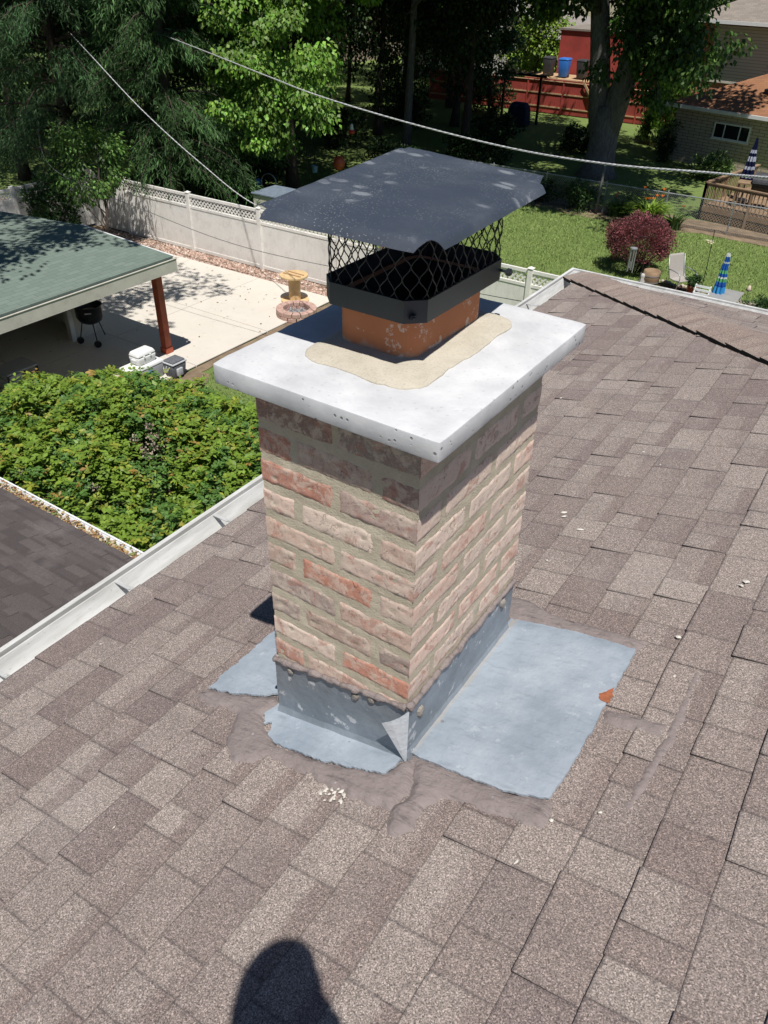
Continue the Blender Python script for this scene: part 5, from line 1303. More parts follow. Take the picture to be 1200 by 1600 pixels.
w = thing("folding_chair", "white folding chair beside the closed blue parasol", "chair", (-3.62, 21.25, G))
mb = MB(); 
for s in (-.2, .2): mb.bar((-3.62+s, 21.0, G), (-3.62+s, 21.45, G+.86), .03, .02); 
mb.build("back_frame", M_white, w)
mb = MB(); [mb.bar((-3.62+s, 21.5, G), (-3.62+s, 21.0, G+.45), .03, .02) for s in (-.18, .18)]; mb.build("leg_frame", M_white, w)
mb = MB(); [mb.box((-3.83, 20.98+.07*q, G+.44), (-3.41, 21.03+.07*q, G+.46)) for q in range(6)]; mb.build("seat", M_white, w)
mb = MB(); [mb.bar((-3.84, 21.27+.045*q, G+.55+.09*q), (-3.40, 21.27+.045*q, G+.55+.09*q), .016, .06) for q in range(4)]; mb.build("backrest", M_white, w)
# yellow-flowered plant at the frame's edge
t = thing("yellow_flower_plant", "dark leafy plant with yellow blooms at the mulch bed's right end", "plant", (-2.1, 21.9, G))
cs = ellipsoid((-2.05, 21.9, G+.35), (.5, .45, .38), 40, .3, -.8); P, idx, d = cloud(cs, .15, 40, .9); m = len(P)
quads_object("leaves", leaf_quads(P, d, np.array([0, 0, 1])+rng.normal(0, .5, (m, 3)), rng.uniform(.06, .12, m), rng.uniform(.03, .05, m)), colours(m, (.05, .095, .03)), M_leaf, t)
cs = ellipsoid((-2.1, 21.95, G+.76), (.16, .16, .12), 14, .5, -.3); P, idx, d = cloud(cs, .055, 40, .8); m = len(P)
quads_object("blooms", leaf_quads(P, d, d, rng.uniform(.03, .05, m), rng.uniform(.03, .045, m)), colours(m, (.62, .38, .02), .2), M_petal, t)

# chain-link fence
cf = thing("chain_link_fence", "grey chain-link fence with a thin top rail at the far edge of the lawn", "fence", (-6, 30, G)); CY = 30.05; CH_ = 1.12
xs_ = [-19.5, -17.1, -14.7, -12.3, -9.8, -7.4, -5.0, -2.6, -.2, 2.2]
for x in xs_: mb = MB(); mb.tube([(x, CY, G), (x, CY, G+CH_+.03)], .026, 8); mb.lathe([(.03, CH_+.03), (.02, CH_+.07), (0, CH_+.08)], (x, CY, G), 8); mb.build("post", M_steel, cf)
mb = MB(); mb.tube([(xs_[0], CY, G+CH_), (-9.8, CY, G+CH_-.01), (xs_[-1], CY, G+CH_)], .021, 8); mb.build("top_rail", M_steel, cf)
mb = MB(); x = xs_[0]; st = .085; H = CH_-.06
while x < xs_[-1]:
    for sg in (1, -1):
        a = x if sg > 0 else x+H; mb.bar((a, CY-.03, G+.04), (a+sg*H, CY-.03, G+.04+H), .0055)
    x += st
mb.build("wire_mesh", M_steel, cf)
p = thing("fence_pole", "tall weathered grey pole standing in the border before the big trunk", "pole", (-9.92, 29.72, G))
mb = MB(); mb.tube([(-9.92, 29.72, G), (-9.90, 29.72, G+.9), (-9.88, 29.72, G+1.78)], [.055, .05, .046], 10); mb.build("shaft", M_barkgrey, p, smooth=True)
mb = MB(); mb.lathe([(0, 1.86), (.05, 1.84), (.055, 1.78), (0, 1.77)], (-9.88, 29.72, G), 10); mb.build("cap", M_steel, p)

# deck behind the fence
dk = thing("wooden_deck", "raised weathered wooden deck with balusters and lattice skirt behind the wire fence", "deck", (-4, 33, G)); a_ = math.radians(-11)
DM = Matrix.Translation((-6.45, 31.55, G)) @ Matrix.Rotation(a_, 4, 'Z'); DL, DW, DH, RH = 7.5, 4.6, .55, 1.36
mb = MB()
for q in range(32): mb.box((0, .02+q*.144, DH-.04), (DL, .02+q*.144+.136, DH), M=DM)
mb.build("decking", M_deckwood, dk)
def rail(x0, y0, x1, y1):
    a, b = DM @ Vector((x0, y0, 0)), DM @ Vector((x1, y1, 0)); L = (b-a).length; zz = lambda p, z: Vector((p.x, p.y, G+z))
    mb = MB(); mb.bar(zz(a, RH), zz(b, RH), .14, .04); mb.build("handrail", M_deckwood, dk)
    mb = MB(); mb.bar(zz(a, RH-.07), zz(b, RH-.07), .04, .09); mb.bar(zz(a, DH-.12), zz(b, DH-.12), .04, .2); mb.build("rail", M_deckwood, dk)
    n = int(L/.15)
    for q in range(n): p = a.lerp(b, (q+.5)/n); mb = MB(); mb.bar(zz(p, DH-.1), zz(p, RH-.03), .036, .036); mb.build("baluster", M_deckwood, dk)
    for q in range(int(L/1.8)+1): p = a.lerp(b, min(1, q*1.8/L)); mb = MB(); mb.bar(zz(p, 0), zz(p, RH-.02), .09, .09); mb.build("post", M_deckwood, dk)
    mb = MB(); lattice(mb, zz(a, .04), zz(b, .04), G+.04, G+DH-.2, .12, .036, .008); mb.build("lattice_skirt", M_deckwood, dk)
rail(0, 0, DL, 0); rail(0, 0, 0, DW)
def on_deck(x, y, z=0): return DM @ Vector((x, y, DH+z))
u0 = on_deck(.75, 1.75)
u = thing("closed_parasol", "closed navy and white striped parasol on the wooden deck", "parasol", tuple(u0))
mb = MB(); mb.tube([u0, u0+Vector((0, 0, 2.2))], .02, 8); mb.build("pole", M_black, u)
mb = MB(); mb.lathe([(0, 0), (.25, 0), (.24, .06), (.04, .1), (.03, .3)], tuple(u0), 16); mb.build("base", M_black, u)
nb = lambda f: (.40, .43, .52) if (.06 < f < .16 or .26 < f < .36 or .46 < f < .56 or .66 < f < .75) else (.008, .012, .045)
mb = MB(); folded(mb, (u0.x, u0.y), u0.z+.75, u0.z+2.25, .24, .04, nb); mb.build("canopy", mat_leaf("striped_cloth", .06, .9, .1), u, smooth=True)
g0 = on_deck(1.75, 1.1)
g = thing("barrel_grill", "black barrel barbecue with domed hood and wooden side shelf on the deck", "grill", tuple(g0))
mb = MB(); M = Matrix.Translation(g0+Vector((0, 0, .92))) @ Matrix.Rotation(a_+.25, 4, 'Z'); K = 14
def arc(mb, r, x0, x1, a0, a1, M):
    for q in range(K):
        A0, A1 = a0+(a1-a0)*q/K, a0+(a1-a0)*(q+1)/K
        mb.face([M @ Vector((x0, r*math.cos(A0), r*math.sin(A0))), M @ Vector((x1, r*math.cos(A0), r*math.sin(A0))), M @ Vector((x1, r*math.cos(A1), r*math.sin(A1))), M @ Vector((x0, r*math.cos(A1), r*math.sin(A1)))])
    for x in (x0, x1): mb.face([M @ Vector((x, r*math.cos(a0+(a1-a0)*q/K), r*math.sin(a0+(a1-a0)*q/K))) for q in range(K+1)])
arc(mb, .34, -.42, .42, 0, PI, M); mb.build("hood", simple("sunfaded_black", (.06, .06, .065), .45, .3, 6, spec=.5), g, smooth=False)
mb = MB(); arc(mb, .33, -.42, .42, PI, 2*PI, M); mb.build("firebox", M_black, g)
mb = MB(); mb.bar(M @ Vector((-.35, .37, .05)), M @ Vector((.35, .37, .05)), .03); mb.build("handle", M_steel, g)
for x in (-.38, .38):
    for y in (-.25, .25): mb = MB(); mb.bar(M @ Vector((x, y, -.15)), M @ Vector((x, y, -.92)), .05); mb.build("leg", M_black, g)
mb = MB(); mb.box((-.95, -.3, -.08), (-.45, .3, -.04), M=M); mb.box((-.95, -.3, -.9), (-.9, .3, -.08), M=M); mb.build("side_shelf", M_deckwood, g)
for x, y, lab in ((3.2, 1.0, "red-brown wooden patio chair at the right of the deck grill"),):
    q0 = on_deck(x, y); c = thing("deck_chair", lab, "chair", tuple(q0)); M = Matrix.Translation(q0) @ Matrix.Rotation(a_+.5, 4, 'Z')
    mb = MB(); [mb.box((-.25, -.25+.085*q, .42), (.25, -.18+.085*q, .445), M=M) for q in range(6)]; mb.build("seat", M_redwood, c)
    mb = MB(); [mb.box((-.24+.085*q, -.29, .5), (-.18+.085*q, -.265, .95), M=M) for q in range(6)]; mb.box((-.27, -.30, .93), (.27, -.26, .99), M=M); mb.build("backrest", M_redwood, c)
    for sx in (-.26, .26):
        for sy in (-.27, .24): mb = MB(); mb.box((sx-.02, sy-.02, 0), (sx+.02, sy+.02, .62), M=M); mb.build("leg", M_redwood, c)
        mb = MB(); mb.box((sx-.035, -.28, .62), (sx+.035, .27, .645), M=M); mb.build("armrest", M_redwood, c)

# ================================================================== neighbouring buildings
M_blockwall = mat_wallbrick("tan_split_block", (.53, .445, .35), (.46, .38, .30), (.15, .12, .095), 2.4, 7.6)
M_redbrick = mat_wallbrick("red_brick", (.42, .135, .07), (.35, .11, .06), (.36, .28, .22), 4.4, 11.5)
M_siding = mat_wallbrick("grey_lap_siding", (.58, .555, .53), (.55, .53, .505), (.22, .21, .20), .22, 6.6)
M_cremesiding = mat_wallbrick("cream_lap_siding", (.62, .55, .42), (.60, .53, .41), (.38, .33, .25), .2, 6.6)
M_brownroof = mat_rooftile("red_brown_shingles", (.33, .165, .085), (.25, .12, .065), (.14, .07, .045), .33, .16)
M_greyroof = mat_rooftile("grey_brown_shingles", (.30, .26, .225), (.22, .19, .165), (.13, .115, .10), .33, .16)
M_greyroof2 = mat_rooftile("pale_grey_shingles", (.30, .27, .25), (.25, .225, .21), (.15, .135, .125), .33, .16)
def hip_roof(mb, x0, x1, y0, y1, z, h, th=.10):
    w = min(x1-x0, y1-y0)/2
    if x1-x0 >= y1-y0: r0, r1 = Vector((x0+w, (y0+y1)/2, z+h)), Vector((x1-w, (y0+y1)/2, z+h))
    else: r0, r1 = Vector(((x0+x1)/2, y0+w, z+h)), Vector(((x0+x1)/2, y1-w, z+h))
    A, B, C, D = Vector((x0, y0, z)), Vector((x1, y0, z)), Vector((x1, y1, z)), Vector((x0, y1, z))
    if x1-x0 >= y1-y0: F = [[A, B, r1, r0], [B, C, r1], [C, D, r0, r1], [D, A, r0]]
    else: F = [[A, B, r0], [B, C, r1, r0], [C, D, r1], [D, A, r0, r1]]
    for f in F: mb.face(f)
    mb.face([p-Vector((0, 0, th)) for p in (D, C, B, A)])
def window(parent, x0, x1, z0, z1, y, bars, MX, frame=M_white, d=.05):
    mb = MB(); t = .055
    mb.box((x0, y-d, z0), (x1, y, z0+t), M=MX); mb.box((x0, y-d, z1-t), (x1, y, z1), M=MX); mb.box((x0, y-d, z0+t), (x0+t, y, z1-t), M=MX); mb.box((x1-t, y-d, z0+t), (x1, y, z1-t), M=MX)
    for b in bars: mb.box((b-.02, y-d+.008, z0+t), (b+.02, y-.004, z1-t), M=MX)
    mb.box((x0-.04, y-d-.03, z0-.045), (x1+.04, y-.002, z0-.002), M=MX)
    w = mb.build("window", frame, parent); mb = MB(); mb.box((x0+t-.01, y-.018, z0+t-.01), (x1-t+.01, y-.010, z1-t+.01), M=MX); mb.build("pane", M_darkglass, w)

NM = Matrix.Translation((-10.94, 41.76, G)) @ Matrix.Rotation(math.radians(-14), 4, 'Z')
ng = thing("block_garage", "single-storey tan block garage with red-brown hip roof beyond the deck", "garage", (-7, 43, G))
mb = MB(); mb.box((0, 0, -.02), (7.0, 6.5, 2.42), M=NM); mb.build("wall", M_blockwall, ng)
mb = MB(); n0 = len(mb.v); hip_roof(mb, -.42, 7.42, -.42, 6.92, 2.52, 1.55); mb.v = [tuple(NM @ Vector(p)) for p in mb.v]; rf = mb.build("roof", M_brownroof, ng)
mb = MB(); mb.box((3.5, 1.15, 3.22), (3.85, 1.5, 3.42), M=NM); mb.build("vent", M_black, rf, bevel=.03)
mb = MB()
for a, b in (((-.42, -.42), (7.42, -.42)), ((-.42, 6.92), (-.42, -.42)), ((7.42, -.42), (7.42, 6.92))):
    A, B = NM @ Vector((*a, 2.46)), NM @ Vector((*b, 2.46)); mb.bar(A, B, .10, .15)
mb.build("gutter", M_white, ng)
mb = MB(); mb.box((-.36, -.36, 2.36), (7.36, 6.86, 2.40), M=NM); mb.build("soffit", M_cream, ng)
window(ng, 2.12, 3.92, 1.30, 1.98, 0.0, (2.66, 3.42), NM)
# two-storey brick house
BM = Matrix.Translation((-12.85, 50.4, G)) @ Matrix.Rotation(math.radians(-8), 4, 'Z')
bh = thing("brick_house", "two-storey red brick house with a grey siding panel and broad eave", "house", (-8, 55, G))
mb = MB(); mb.box((0, 0, 0), (13, 9, 5.35), M=BM); mb.build("wall", M_redbrick, bh)
mb = MB(); mb.box((.92, -.06, 2.70), (9.5, -.004, 5.30), M=BM); mb.build("siding_panel", M_siding, bh)
mb = MB(); mb.box((.84, -.08, 2.62), (.92, -.004, 5.30), M=BM); mb.box((.84, -.08, 2.60), (9.6, -.004, 2.70), M=BM); mb.build("panel_trim", M_cream, bh)
mb = MB(); hip_roof(mb, -.75, 13.75, -.75, 9.75, 5.55, 2.4); mb.v = [tuple(BM @ Vector(p)) for p in mb.v]; mb.build("roof", M_greyroof, bh)
mb = MB(); mb.bar(BM @ Vector((-.75, -.75, 5.48)), BM @ Vector((13.75, -.75, 5.48)), .11, .16); mb.bar(BM @ Vector((-.75, -.75, 5.48)), BM @ Vector((-.75, 9.75, 5.48)), .11, .16); mb.build("gutter", M_white, bh)
window(bh, 5.2, 6.8, 3.2, 4.7, -.06, (6.0,), BM)
# red fence with a raised platform and the bins on it
rf = thing("red_board_fence", "barn-red board fence with raw pine rails across the far yard", "fence", (-18, 50.2, G)); RY = 50.2
x = -30.0; n = 0
while x < -12.6:
    L = 2.4; mb = MB()
    for q in range(16): mb.box((x+q*L/16+.004, RY-.012, G+.05), (x+(q+1)*L/16-.004, RY+.012, G+1.80))
    mb.build("panel", M_redfence, rf); mb = MB(); mb.box((x-.05, RY-.06, G), (x+.05, RY-.014, G+1.86)); mb.build("post", M_redfence, rf)
    mb = MB(); mb.bar((x, RY-.035, G+.40), (x+L, RY-.035, G+.40), .04, .07); mb.bar((x, RY-.035, G+1.15), (x+L, RY-.035, G+1.15), .04, .07); mb.bar((x, RY-.02, G+1.83), (x+L, RY-.02, G+1.83), .12, .03); mb.build("rail", M_rawwood, rf); x += L
pl = thing("raised_platform", "red wooden platform with pale top boards and a stair rail behind the red fence", "platform", (-20, 51.5, G))
mb = MB()
for q in range(20): mb.box((-23.2+q*.24, 50.4, G+1.90), (-23.2+q*.24+.225, 53.0, G+1.95))
mb.build("decking", M_rawwood, pl)
mb = MB(); mb.box((-23.2, 50.36, G+1.60), (-18.4, 50.42, G+1.895)); mb.box((-23.2, 50.5, G), (-18.5, 50.6, G+1.6)); mb.build("skirt", M_redfence, pl)
mb = MB(); mb.bar((-19.1, 50.05, G+1.95), (-18.0, 49.9, G+.7), .06, .12); mb.bar((-18.9, 50.1, G+1.6), (-17.8, 49.95, G+.35), .06, .2); mb.build("stair_rail", M_rawwood, pl)
sh = thing("red_shed", "barn-red outbuilding wall rising behind the rubbish bins", "shed", (-20, 55, G))
mb = MB(); mb.box((-22.3, 53.2, G), (-16.2, 57, G+4.35)); mb.build("wall", M_redfence, sh)
mb = MB(); mb.box((-22.4, 53.1, G+4.352), (-15.9, 57.3, G+4.46)); mb.build("roof", M_greyroof, sh)
def bin_(name, x, mat, label, y=51.2, s=1.0):
    z = G+1.952; t = thing(name, label, "bin", (x, y, z)); mb = MB(); tapered(mb, (x, y), .23*s, .27*s, .31*s, .35*s, z+.06, z+.98*s); mb.build("body", mat, t, bevel=.03, smooth=True)
    mb = MB(); tapered(mb, (x, y), .33*s, .37*s, .28*s, .33*s, z+.985*s, z+1.08*s); mb.bar((x-.25, y+.36*s, z+1.0*s), (x+.25, y+.36*s, z+1.0*s), .05); mb.build("lid", mat, t, bevel=.02)
    for q in (-.22, .22): mb = MB(); mb.tube([(x+q-.03, y+.26, z+.09), (x+q+.03, y+.26, z+.09)], .09, 12); mb.build("wheel", M_black, t)
bin_("wheelie_bin", -20.95, M_blue, "bright blue wheelie bin in front of the red wall")
bin_("wheelie_bin", -22.0, M_blackplastic, "black wheelie bin left of the blue bin on the platform"); bin_("wheelie_bin", -19.75, M_blackplastic, "black wheelie bin right of the blue bin by the stair")
ar = thing("garden_arbor", "dark slim post and beam arbor in the lawn before the red fence", "arbor", (-20.2, 46.1, G))
for x, y in ((-20.15, 46.1), (-22.6, 46.4)): mb = MB(); mb.box((x-.06, y-.06, G), (x+.06, y+.06, G+2.5)); mb.build("post", M_black, ar)
mb = MB(); mb.bar((-22.9, 46.4, G+2.52), (-19.8, 46.05, G+2.52), .08, .14); mb.build("beam", M_black, ar)
for q in range(6): mb = MB(); x = -22.6+q*.5; mb.bar((x, 45.7, G+2.62), (x, 47.0, G+2.62), .05, .06); mb.build("rafter", M_deckwood, ar)
cg = thing("covered_grill", "grill under a dark fitted cover beside the slim arbor post", "grill", (-20.9, 45.2, G))
mb = MB(); tapered(mb, (-20.9, 45.2), .62, .42, .55, .36, G+.02, G+.95); tapered(mb, (-20.9, 45.2), .55, .36, .40, .22, G+.951, G+1.22); mb.build("cover", M_navy, cg, bevel=.05, smooth=True)
mb = MB(); mb.tube([(-21.3, 44.8, G+.08), (-21.24, 44.8, G+.08)], .08, 12); mb.build("wheel", M_black, cg)
# far houses seen through the trees
def far_house(name, label, x0, x1, y0, y1, zw, h, wall, roof, gable=None):
    t = thing(name, label, "house", ((x0+x1)/2, (y0+y1)/2, G)); mb = MB(); mb.box((x0, y0, G), (x1, y1, zw)); mb.build("wall", wall, t)
    mb = MB(); hip_roof(mb, x0-.6, x1+.6, y0-.6, y1+.6, zw+.12, h); r = mb.build("roof", roof, t)
    mb = MB(); mb.bar((x0-.6, y0-.6, zw+.05), (x1+.6, y0-.6, zw+.05), .12, .17); mb.bar((x1+.6, y0-.6, zw+.05), (x1+.6, y1+.6, zw+.05), .12, .17); mb.build("gutter", M_white, t)
    I = Matrix.Identity(4); n = int((x1-x0)/3.2)
    for q in range(n): c = x0+(q+.5)*(x1-x0)/n; window(t, c-.7, c+.7, zw-1.9, zw-.6, y0, (c,), I)
    if gable:
        gx0, gx1, gh = gable; m = (gx0+gx1)/2; y = y0-1.4; z = zw+.1
        mb = MB(); mb.add([(gx0, y, z-.2), (gx1, y, z-.2), (m, y, z+gh), (gx0, y0+3.4, z-.2), (gx1, y0+3.4, z-.2), (m, y0+3.4, z+gh)], [(0, 1, 2), (1, 4, 5, 2), (3, 0, 2, 5)]); mb.build("gable", roof, r)
        mb = MB(); mb.bar((gx0-.1, y-.03, z-.22), (m, y-.03, z+gh+.05), .1, .2); mb.bar((gx1+.1, y-.03, z-.22), (m, y-.03, z+gh+.05), .1, .2); mb.build("gable_trim", M_white, r)
        mb = MB(); mb.box((gx0+.2, y+.1, G), (gx1-.2, y0, z-.22)); mb.build("gable_wall", wall, t)
    return t
far_house("house", "grey-roofed bungalow with white gable trim seen through the trees", -39, -25.5, 60.5, 70, -4.35, 2.5, M_siding, M_greyroof2, (-30.2, -26.0, 1.75))
far_house("house", "cream two-storey house at the top of the picture behind the bright hedge", -40, -26.8, 80, 92, 2.0, 2.5, M_cremesiding, M_greyroof)
far_house("house", "pinkish brick house almost hidden by trees at the upper left centre", -62, -46, 62, 72, -3.2, 2.6, M_housebrick, M_greyroof2)
far_house("house", "distant cream house behind the trees left of the purple tree", -92, -76, 60, 72, -1.0, 2.6, M_cremesiding, M_greyroof)
wf = thing("white_picket_fence", "white picket fence before the cream house at the top of the picture", "fence", (-31, 76, G))
for x in (-39, -36.5, -34, -31.5, -29, -26.5, -24): mb = MB(); mb.box((x-.06, 75.94, G), (x+.06, 76.06, G+3.1)); mb.build("post", M_white, wf)
for x in (-39, -36.5, -34, -31.5, -29, -26.5): mb = MB(); [mb.box((x+.1+q*.155, 75.98, G+1.2), (x+.1+q*.155+.11, 76.01, G+3.0)) for q in range(15)]; mb.box((x, 76.012, G+2.6), (x+2.5, 76.04, G+2.7)); mb.box((x, 76.012, G+1.4), (x+2.5, 76.04, G+1.5)); mb.build("panel", M_white, wf)

# ================================================================== trees
GREEN, SHADED_GREEN, BLUEG, BRIGHT = (.045, .092, .018), (.022, .046, .013), (.030, .066, .028), (.130, .245, .036)  # the darkest leaf tone stands in for shade from the canopy overhead
# big maple with the sunlit skirt
ex = [(-18.7+rng.normal(0, 1.0), 21.2+rng.normal(0, .8), -3.2+rng.normal(0, .9)) for _ in range(34)] + [(-20.8+rng.normal(0, 1.3), 21.8+rng.normal(0, .8), -1.6+rng.normal(0, 1.3)) for _ in range(40)] + [(-22.4+rng.normal(0, 1.6), 19.6+rng.normal(0, 1.3), 3.2+rng.normal(0, 1.0)) for _ in range(90)] + [(-16.8+rng.normal(0, 1.3), 23.8+rng.normal(0, 1.0), 3.6+rng.normal(0, 1.0)) for _ in range(70)]  # the high clumps are out of view, added to shade ground behind the fence
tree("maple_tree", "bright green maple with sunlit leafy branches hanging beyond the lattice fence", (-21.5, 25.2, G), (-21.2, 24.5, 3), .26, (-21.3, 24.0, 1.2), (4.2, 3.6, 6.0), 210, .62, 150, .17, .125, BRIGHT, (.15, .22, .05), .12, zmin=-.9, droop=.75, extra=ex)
# soft weeping conifers on the left
def conifer(name, label, base, h, r, n, col, zlow, seed, per=210, group=None):
    t = thing(name, label, "tree", base, 0, group); P, D, N, idx = [], [], [], []; R = random.Random(seed); mb = MB(); B = Vector(base); k = 0
    top = B + Vector((0, 0, h)); mb.tube([B, B.lerp(top, .5)+Vector((.1, 0, 0)), top], [.26, .17, .03], 10)
    for i in range(n):
        f = R.random()**.8; z = zlow + (h-zlow-.3)*f; a = R.random()*6.283; L = r*(1-f*.75)*R.uniform(.7, 1.1); o = B + Vector((0, 0, z)); dr = Vector((math.cos(a), math.sin(a), .12)); pts = []
        for q in range(6): g = q/5; pts.append(o + dr*L*g + Vector((0, 0, .25*math.sin(g*PI) - .42*L*g*g*.45)))
        mb.tube(pts, [.05, .04, .03, .022, .014, .006], 5)
        for q in range(per):
            g = .25 + .78*R.random(); j = min(4, int(g*5)); p = pts[j].lerp(pts[min(5, j+1)], g*5-j) if g < 1 else pts[5]; w = .42*(1.15-g*.5)
            p = p + Vector((R.gauss(0, w*.55), R.gauss(0, w*.55), R.gauss(0, .10) - .18*R.random()))
            d = dr*.5 + Vector((R.gauss(0, .5), R.gauss(0, .5), -.75 + R.gauss(0, .3))); P.append(p); D.append(d); N.append((R.gauss(0, 1), R.gauss(0, 1), .6)); idx.append(k)
        k += 1
    P, D, N, idx = np.array(P), np.array(D), np.array(N), np.array(idx); n_ = len(P)
    Q = leaf_quads(P, D, N, rng.uniform(.14, .34, n_), rng.uniform(.018, .036, n_), .1)
    quads_object("crown", Q, colours(n_, col, .3, None, 0, idx, .25), M_needle, t); mb.build("trunk", M_bark, t, smooth=True); return t
conifer("weeping_conifer", "soft drooping blue-green conifer at the upper left above the garage roof", (-26.2, 18.2, G), 15.0, 5.5, 250, (.042, .086, .034), 1.2, 1, 400)
conifer("weeping_conifer", "drooping green conifer hanging over the plain end of the pale fence", (-22.4, 19.6, G), 13.0, 4.1, 210, (.048, .098, .033), 1.3, 2, 400)
# low branch with leaves in front of the plain fence section
tree("young_tree", "small leafy tree hanging in front of the scalloped fence section", (-20.6, 14.9, G), (-21.2, 15.4, G+3.0), .07, (-21.6, 15.3, -5.0), (1.35, 1.0, 1.15), 46, .36, 120, .13, .07, (.085, .165, .035), None, 0, zmin=-1, droop=.9, nl=10, flat=.9)
# off to the left of the picture, its shadow lies on the garage roof
tree("oak_tree", "spreading tree just outside the picture's left edge beside the garage", (-21.6, 4.6, G), (-20.2, 5.4, .6), .30, (-15.4, 7.7, 3.7), (3.9, 4.7, 2.4), 150, .62, 95, .17, .11, GREEN, nl=22, extra=[(-20.6+rng.normal(0, 1.5), 11.2+rng.normal(0, 2.2), 3.8+abs(rng.normal(0, 1.0))) for _ in range(95)])  # extra clumps are unseen canopy, added to shade the left lattice fence
tree("dark_tree", "slim grey-trunked tree standing deep in the shade right of the maple", (-22.74, 35.93, G), (-22.2, 35.7, 6), .22, (-21.5, 34.0, 5.2), (8.0, 7.5, 6.2), 360, 1.0, 95, .20, .14, GREEN, zmin=-.95, bark=M_barkgrey, droop=.6)  # crown widened above the view to keep the ground below in shade
# twin-trunked silver maple
bm_ = thing("silver_maple", "massive twin-trunked silver maple with pale grey bark in the neighbour's yard", "tree", (-12.3, 35.9, G)); mb = MB()
B0 = Vector((-12.35, 35.9, G)); 
mb.tube([B0+Vector((0, 0, -.1)), B0+Vector((.02, 0, .35)), B0+Vector((.06, 0, 1.1)), B0+Vector((.08, 0, 2.1)), B0+Vector((.10, 0, 2.9))], [1.02, .74, .64, .60, .55], 22)
mb.tube([B0+Vector((-.15, 0, 1.7)), B0+Vector((-.42, .05, 3.0)), B0+Vector((-.75, .1, 4.8)), B0+Vector((-1.3, .2, 7.5)), B0+Vector((-2.2, .5, 11))], [.50, .47, .42, .36, .2], 16)
mb.tube([B0+Vector((.15, 0, 1.7)), B0+Vector((.42, 0, 3.2)), B0+Vector((.72, .0, 4.8)), B0+Vector((1.1, -.1, 7.0)), B0+Vector((1.9, -.2, 11))], [.52, .50, .47, .42, .22], 16)
mb.tube([B0+Vector((.62, 0, 3.8)), B0+Vector((1.3, -.2, 5.4)), B0+Vector((2.1, -.5, 7.0)), B0+Vector((3.6, -.9, 8.6))], [.34, .30, .25, .12], 12)
cs = ellipsoid((-12.6, 34.4, 6.2), (8.8, 7.6, 7.0), 560, .45, -.92, .3, 4)
ex = np.array([(-9.9+rng.normal(0, .9), 34.4+rng.normal(0, .8), -2.2+rng.normal(0, .8)) for _ in range(46)] + [(-15.4+rng.normal(0, .7), 35+rng.normal(0, .8), -.7+rng.normal(0, .35)) for _ in range(14)] + [(-7.6+rng.normal(0, 1.7), 27.6+rng.normal(0, 1.2), 4.2+rng.normal(0, .9)) for _ in range(85)] + [(-16.8+rng.normal(0, 2.2), 41.0+rng.normal(0, 1.9), 6.0+rng.normal(0, 1.3)) for _ in range(120)] + [(-11.2+rng.normal(0, .6), 36.6, -1.2+rng.normal(0, .6)) for _ in range(16)])  # high outlying clumps are unseen, added to shade the flower bed and yard
for i in rng.choice(len(cs), 26, False):
    t_ = Vector(cs[i]); p0 = B0+Vector((1.0 if t_.x > -12.3 else -1.0, 0, 6.2)); mb.tube([p0, p0.lerp(t_, .5)+Vector((0, 0, .5)), t_], [.16, .09, .03], 6)
for i in range(0, len(ex), 4):
    t_ = Vector(ex[i]); p0 = B0+Vector((1.6 if t_.x > -12 else -1.4, -.3, 6.4)); mb.tube([p0, p0.lerp(t_, .5)+Vector((0, 0, .7)), t_], [.10, .05, .015], 5)
mb.build("trunk", M_barkgrey, bm_, smooth=True)
cs = np.concatenate([cs, ex]); P, idx, d = cloud(cs, .85, 110, .6); n = len(P); out = unit(P-np.array([-12.2, 35.6, 3]))
quads_object("crown", leaf_quads(P, d*.7+out*.4+np.array([0, 0, -.6])+rng.normal(0, .35, (n, 3)), np.array([0, 0, 1.])+out*.4+rng.normal(0, .45, (n, 3)), rng.uniform(.16, .28, n), rng.uniform(.12, .20, n)), colours(n, GREEN, .28, (.12, .19, .04), .12, idx, .28), M_leaf, bm_)
# background trees, each grown separately near the camera side, then repeats farther off
tree("plum_tree", "purple-red leaved plum tree at the top between green trees", (-33.5, 45.5, G), (-33.2, 45.5, -1), .16, (-33.2, 45.3, -.2), (3.2, 3.0, 3.9), 110, .8, 90, .20, .13, (.125, .028, .032), (.22, .06, .04), .15, zmin=-.95)
tree("small_tree", "small loose-leaved tree standing in front of the red fence", (-22.6, 44.6, G), (-22.5, 44.5, -3.4), .09, (-22.7, 44.2, -3.4), (1.9, 1.6, 2.6), 70, .6, 80, .19, .13, (.055, .12, .05), None, 0, zmin=-1, droop=.4)
a = thing("arborvitae", "pointed bright green arborvitae against the brick house corner", "tree", (-12.3, 45.2, G)); cs = []
for q in range(420):
    f = rng.random()**.8; th_ = rng.random()*6.283; r_ = 1.25*(1-f)**.75*(.75+.3*rng.random()); cs.append((-12.3+r_*math.cos(th_), 45.2+r_*math.sin(th_), G+.3+4.7*f))
P, idx, d = cloud(np.array(cs), .26, 60, 1.2); n = len(P); out = unit(P-np.array([-12.3, 45.2, G+1.5]))
quads_object("crown", leaf_quads(P, out*.5+np.array([0, 0, .9])+rng.normal(0, .3, (n, 3)), out+rng.normal(0, .4, (n, 3)), rng.uniform(.10, .2, n), rng.uniform(.04, .08, n)), colours(n, (.10, .19, .03), .28, None, 0, idx, .25), M_leaf, a)
mb = MB(); mb.tube([(-12.3, 45.2, G), (-12.3, 45.2, G+4.6)], [.12, .03], 8); mb.build("trunk", M_bark, a)
